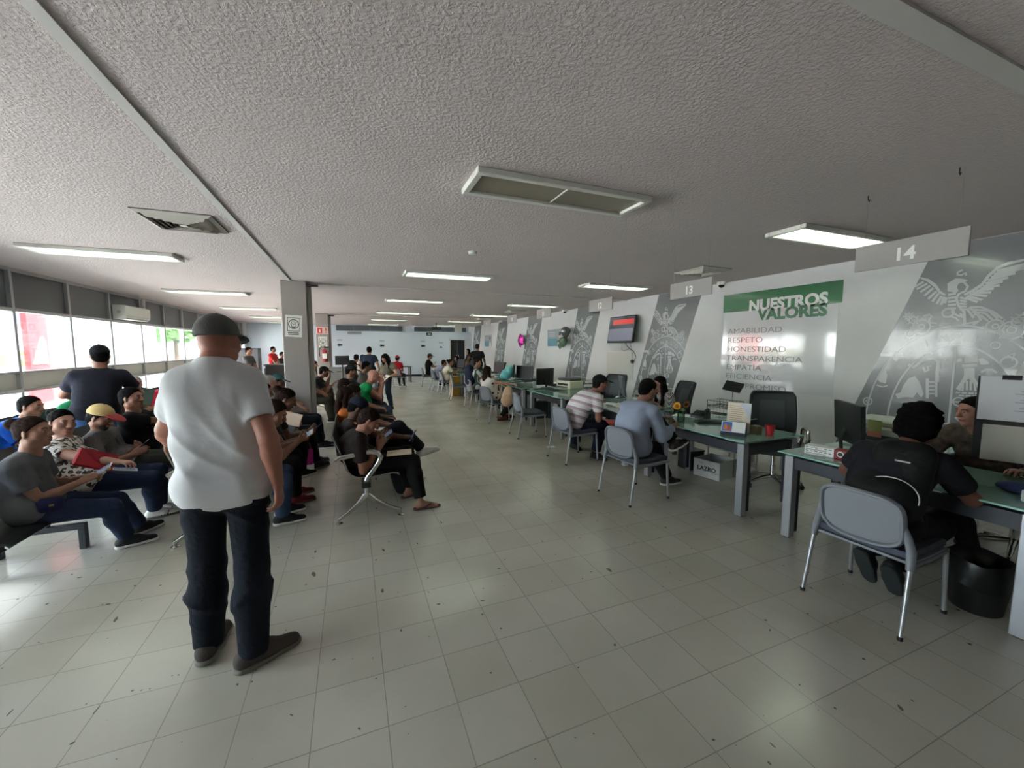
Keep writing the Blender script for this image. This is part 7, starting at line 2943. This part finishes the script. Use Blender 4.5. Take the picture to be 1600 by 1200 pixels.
for q, (a, z) in enumerate(((.5, .14), (2.4, .12), (4.0, .15))):
    Mq = Matrix.Translation((.01, -.01, z)) @ Matrix.Rotation(a, 4, 'Z') @ Matrix.Translation((.05, 0, 0)) @ rot(25, 'Y')
    m8 = MB().ell((0, 0, 0), (.042, .024, .003), 8, 5)
    MB().add([Mq @ Vector(p_) for p_ in m8.v], m8.f).build('leaf', STEM, vz, 60)
keyboard('black keyboard lying askew beside the sunflowers', 3.93, 3.40, 62)
ph = thing('desk_phone', 'black desk telephone behind the sunflowers', 'telephone', (4.06, 3.74, DZ), math.radians(200))
MB().prism([(-.09, 0), (.1, 0), (.1, .03), (-.07, .075), (-.09, .075)], .17, Matrix(((1, 0, 0, 0), (0, 0, -1, .085), (0, 1, 0, 0), (0, 0, 0, 1)))).build('base', BLACK, ph)
MB().tube([(-.07, .06, .09), (-.03, .06, .095), (.04, .06, .075), (.08, .06, .06)], [.024, .016, .016, .024], 10).build('handset', KEYB, ph, 60)
tr_ = thing('wire_tray', 'black wire letter tray on the side table behind the sunflowers', 'tray', (4.62, 3.86, DZ), math.radians(5))
w_ = MB()
for z in (.012, .085, .10, .165):
    w_.tube([(-.13, -.17, z), (.13, -.17, z), (.13, .17, z), (-.13, .17, z)], .0035, 6, True)
for k in range(8):
    y = -.17 + .34 * k / 7
    for z0, z1 in ((.012, .085), (.1, .165)):
        w_.tube([(-.13, y, z1), (-.13, y, z0), (.13, y, z0), (.13, y, z1)], .002, 5)
for x in (-.13, .13):
    for y in (-.17, .17):
        w_.tube([(x, y, .0), (x, y, .165)], .0035, 6)
w_.build('wire_frame', BLACK, tr_)
paper('stack of white paper in the black wire tray', 4.62, 3.86, 5, DZ + .02, n=12)
paper('white sheet on the second nearest desk just behind the sunflowers', 3.98, 3.90, 30)
# tent calendar and printed notice
cal = thing('desk_calendar', 'tent calendar with a blue picture at the corner of the sunflower desk', 'calendar', (3.56, 2.86, DZ), math.radians(-62))
MB().prism([(-.06, 0), (.06, 0), (.004, .135), (-.004, .135)], .22, Matrix(((0, 0, 1, -.11), (1, 0, 0, 0), (0, 1, 0, 0), (0, 0, 0, 1)))).build('stand', mat('calendar navy', srgb(28, 32, 58), .5), cal)
CT = Matrix.Translation((0, -.0335, .0685)) @ Matrix.Rotation(math.atan2(.135, .056) , 4, 'X')
MB().box((-.108, -.062, .001), (.108, .068, .003), CT).build('page', PAPER, cal)
MB().box((-.10, -.035, .0032), (-.01, .062, .0042), CT).build('picture', mat('calendar sky', srgb(66, 120, 196), .5), cal)
MB().prism([(-.09, -.02), (-.05, -.02), (-.055, .03), (-.07, .045), (-.085, .02)], .001, CT @ Matrix.Translation((0, 0, .0043))).build('picture', mat('calendar orange', srgb(214, 122, 70), .5), cal)
MB().prism([(-.06, -.03), (-.02, -.03), (-.02, .02), (-.04, .035)], .001, CT @ Matrix.Translation((0, 0, .0045))).build('picture', mat('calendar rust', srgb(186, 90, 60), .5), cal)
MB().box((-.108, -.066, .0032), (.108, -.04, .0046), CT).build('band', mat('calendar navy', (0, 0, 0)), cal)
nt_ = thing('notice_stand', 'upright printed notice in a clear holder beside the tent calendar', 'notice', (3.70, 2.93, DZ), math.radians(-66))
MB().box((-.11, -.003, .004), (.11, .003, .305), rot(-8, 'X')).build('sheet', mat('cream notice', srgb(226, 214, 194), .5), nt_)
ln = MB()
for k in range(9):
    ln.box((-.09, -.0045, .10 + k * .021), (.0 + .012 * (k % 3) + .03, -.0032, .104 + k * .021), rot(-8, 'X'))
ln.build('text_lines', mat('ochre print', srgb(190, 140, 90), .6), nt_)
MB().prism([(.0, .30), (.108, .30), (.108, .12), (.07, .2)], .0012, rot(-8, 'X') @ Matrix(((1, 0, 0, 0), (0, 0, -1, -.0035), (0, 1, 0, 0), (0, 0, 0, 1)))).build('pale_corner', mat('lilac corner', srgb(206, 206, 218), .5), nt_)
MB().box((-.115, -.05, 0), (.115, .05, .004)).build('base', glass_material('clear plastic', (.92, .95, .95), .5), nt_)
box_thing('pen_cup', 'olive square pen cup behind the calendar', 'cup', (3.80, 2.80, DZ), (.08, .08, .085), mat('olive cup', srgb(120, 116, 84), .5))
rc = thing('cup', 'red cup on the sunflower desk beside the olive pen cup', 'cup', (3.88, 2.71, DZ))
MB().lathe([(.034, 0), (.045, .10), (.042, .10), (.032, .006), (.001, .006)], n=20, cap=True).build('cup', mat('red plastic', srgb(196, 40, 48), .4), rc, 50)
mt = thing('tilted_screen', 'small black tilted screen on a thin stand before the values sign', 'screen', (4.95, 4.02, DZ), math.radians(205))
T = Matrix.Translation((0, 0, .33)) @ rot(-38, 'Y') @ rot(-12, 'X')
MB().box((-.01, -.12, -.08), (.01, .12, .08), T, .005).build('screen', MONB, mt)
MB().tube([(0, 0, 0), (0, 0, .32)], .008, 8).build('pole', CHROME, mt)
MB().lathe([(.09, 0), (.09, .006), (.02, .012)], n=20).build('base', DARK, mt, 50)

# --- desk of the checked blouse
monitor('grey monitor back between the striped polo and the desk clerk with eyeglasses', 4.30, 5.62, -30, .54, .33, .06, mat('smoke grey shell', srgb(92, 94, 100), .4), tilt=10)
printer('white printer beside the grey monitor back', 4.62, 5.40, 195, WPLAST, s=.8)
for k, (x, y, a) in enumerate(((3.75, 5.20, 20), (3.72, 4.85, -12), (3.95, 5.05, 50))):
    paper(['white sheet nearest the striped polo on the desk', 'white sheet nearest the pale blue shirt on the desk', 'white sheet nearest the desk clerk with eyeglasses'][k], x, y, a, DZ + .0004 * k, 'papers before the striped polo')
box_thing('folder', 'red folder lying on the desk before the desk clerk with eyeglasses', 'folder', (4.02, 4.72, DZ), (.2, .28, .014), mat('red folder card', (0, 0, 0)), 25)
keyboard('black keyboard before the desk clerk with eyeglasses', 4.05, 5.02, 172, DZ + .003)
mg = thing('mug', 'small dark mug at the elbow of the pale blue shirt', 'mug', (3.92, 4.42, DZ))
MB().lathe([(.035, 0), (.04, .01), (.04, .09), (.036, .09), (.034, .01), (.001, .008)], n=18, cap=True).build('cup', mat('dark mug', srgb(44, 48, 52), .3), mg, 50)
MB().tube([(.038, 0, .075), (.062, 0, .07), (.062, 0, .03), (.038, 0, .02)], .005, 6).build('handle', mat('dark mug', (0, 0, 0)), mg, 60)
pcl = thing('storage_box', 'dark box under the desk between the striped polo and pale blue shirt', 'box', (3.92, 4.95, 0))
MB().box((-.15, -.2, 0), (.15, .2, .42), None, .006).build('body', mat('under desk box', srgb(56, 58, 62), .6), pcl)
MB().box((-.16, -.21, .42), (.16, .21, .44), None, .003).build('lid', mat('under desk lid', srgb(66, 68, 72), .6), pcl)

# --- desk with the two monitors and beyond
monitor('dark monitor facing the aisle beyond the empty visitor chair', 4.20, 9.62, 205, .56, .34, .06, tilt=4)
monitor('dark monitor seen half from the side, next to the one facing the aisle', 4.02, 9.95, 160, .46, .34, .08, tilt=4)
monitor('monitor seen edge-on beside the cream printer', 3.98, 7.98, 105, .50, .36, .06, tilt=3)
printer('cream printer with grey lid on the desk behind the striped polo', 4.40, 7.60, 190, CREAM, mat('grey printer lid', srgb(70, 74, 74), .5), s=1.1)
tr2 = dup(tr_, (4.85, 7.35, DZ), math.radians(10), 'black wire letter tray beyond the striped polo')
kb2 = keyboard('black keyboard before the edge-on monitor', 3.85, 7.35, 170)
paper('white sheet hanging off the cream printer', 4.18, 7.52, 14, DZ)
pl_ = thing('gift_bundle', 'turquoise wrapped bundle on the desk of the polka dot blouse', 'gift', (3.95, 10.25, DZ))
f = Field(.014)
f.ell(A(0, 0, .15), (A(1, 0, 0), A(0, 1, 0), A(0, 0, 1)), A(.16, .16, .15), .05)
f.ball(A(.06, -.12, .27), .10, .05)
f.ball(A(-.06, .15, .08), .09, .05)
f.ball(A(.1, -.03, .33), .07, .05)
mesh_obj('wrapping', [f.mesh(clip=[(A(0, 0, .001), A(0, 0, -1))])], mat('turquoise wrap', srgb(110, 196, 196), .4, var=.15, vs=8, bump=.4, bs=14), pl_)
MB().ell((.04, .06, .36), (.05, .02, .03), 10, 6).build('bow', mat('turquoise bow', srgb(140, 214, 212), .4), pl_, 60)
monitor('black monitor beyond the turquoise bundle', 4.25, 11.7, 200, .5, .32, .1)
paper('white paper standing at the black monitor beyond the turquoise bundle', 4.0, 11.5, 10, DZ)
fs_ = MB().box((-.002, -.12, 0), (.002, .12, .34)).build('paper_sheet', PAPER, None, None, (4.05, 12.1, DZ))
fs_.rotation_euler = (0, -.08, .2)
tag(fs_, 'tall white sheet propped upright beyond the turquoise bundle', 'paper')
gb_ = thing('gift_bag', 'gold gift bag on the floor between two visitor chairs', 'gift bag', (3.22, 13.25, 0))
MB().box((-.14, -.2, 0), (.14, .2, .66), None, .01).build('bag', mat('gold foil paper', srgb(160, 126, 56), .35, .5, var=.2, vs=12), gb_)
for x in (-.08, .08):
    MB().tube([(x, -.08, .66), (x, -.06, .75), (x, .06, .75), (x, .08, .66)], .006, 6).build('handle', mat('gold cord', srgb(190, 160, 90), .4), gb_, 60)
for k, (yy, lab) in enumerate(((13.9, 'dark monitor before the cream top'), (15.7, 'dark monitor before the pale lilac shirt'))):
    monitor(lab, 4.0, yy - .3, 200, .5, .32, .1)
# bins and towers under the far desks
for k, (x, y, lab) in enumerate(((4.02, 6.35, 'black computer tower under the desk beside the empty visitor chair'), (4.02, 8.3, 'black computer tower under the desk of the polka dot blouse'))):
    dup(pc, (x, y, 0), 0, lab)
lp = thing('floor_tape', 'white paper scrap on the floor by the chair of the striped polo', 'paper', (2.98, 5.72, 0))
MB().box((-.06, -.05, 0), (.06, .05, .012), None, .004).build('scrap', PAPER, lp)
lp.name = 'paper_scrap'
so_ = thing('power_socket', 'white socket plate on the wall at the far end of the desks', 'socket', (XR - .001, 17.6, 1.35))
MB().box((-.012, -.06, -.08), (0, .06, .08), None, .003).build('plate', WPLAST, so_)
MB().box((-.014, -.02, -.02), (-.0122, .02, .02)).build('socket_hole', DARK, so_)
# ------------------------------------------------------------------ daylight and exposure
wd = bpy.data.worlds.new('sky')
sc.world = wd
wd.use_nodes = True
g = wd.node_tree
bg = g.nodes['Background']
sky = g.nodes.new('ShaderNodeTexSky')
sky.sky_type = 'NISHITA'
sky.sun_disc = False
sky.sun_elevation = math.radians(55)
sky.sun_rotation = math.radians(60)
sky.air_density = 1.0
sky.dust_density = 2.5
hs = g.nodes.new('ShaderNodeHueSaturation')
hs.inputs['Saturation'].default_value = 0.35
g.links.new(sky.outputs[0], hs.inputs['Color'])
g.links.new(hs.outputs[0], bg.inputs['Color'])
bg.inputs['Strength'].default_value = 0.75
sl = bpy.data.lights.new('sun', 'SUN')
sl.energy = 12.0
sl.angle = math.radians(1)
sl.color = (1, .95, .9)
so = bpy.data.objects.new('sun', sl)
so.rotation_euler = (math.radians(20), math.radians(36), 0)
C.objects.link(so)
sc.view_settings.view_transform = 'Standard'
sc.view_settings.look = 'None'
sc.view_settings.gamma = 1
sc.view_settings.use_curve_mapping = False
sc.view_settings.exposure = 2.52
sc.cycles.use_denoising = True
sc.cycles.max_bounces = 8
sc.cycles.diffuse_bounces = 5
sc.cycles.glossy_bounces = 3
sc.cycles.transparent_max_bounces = 8
sc.cycles.sample_clamp_indirect = 6
sc.cycles.caustics_reflective = False
sc.cycles.caustics_refractive = False
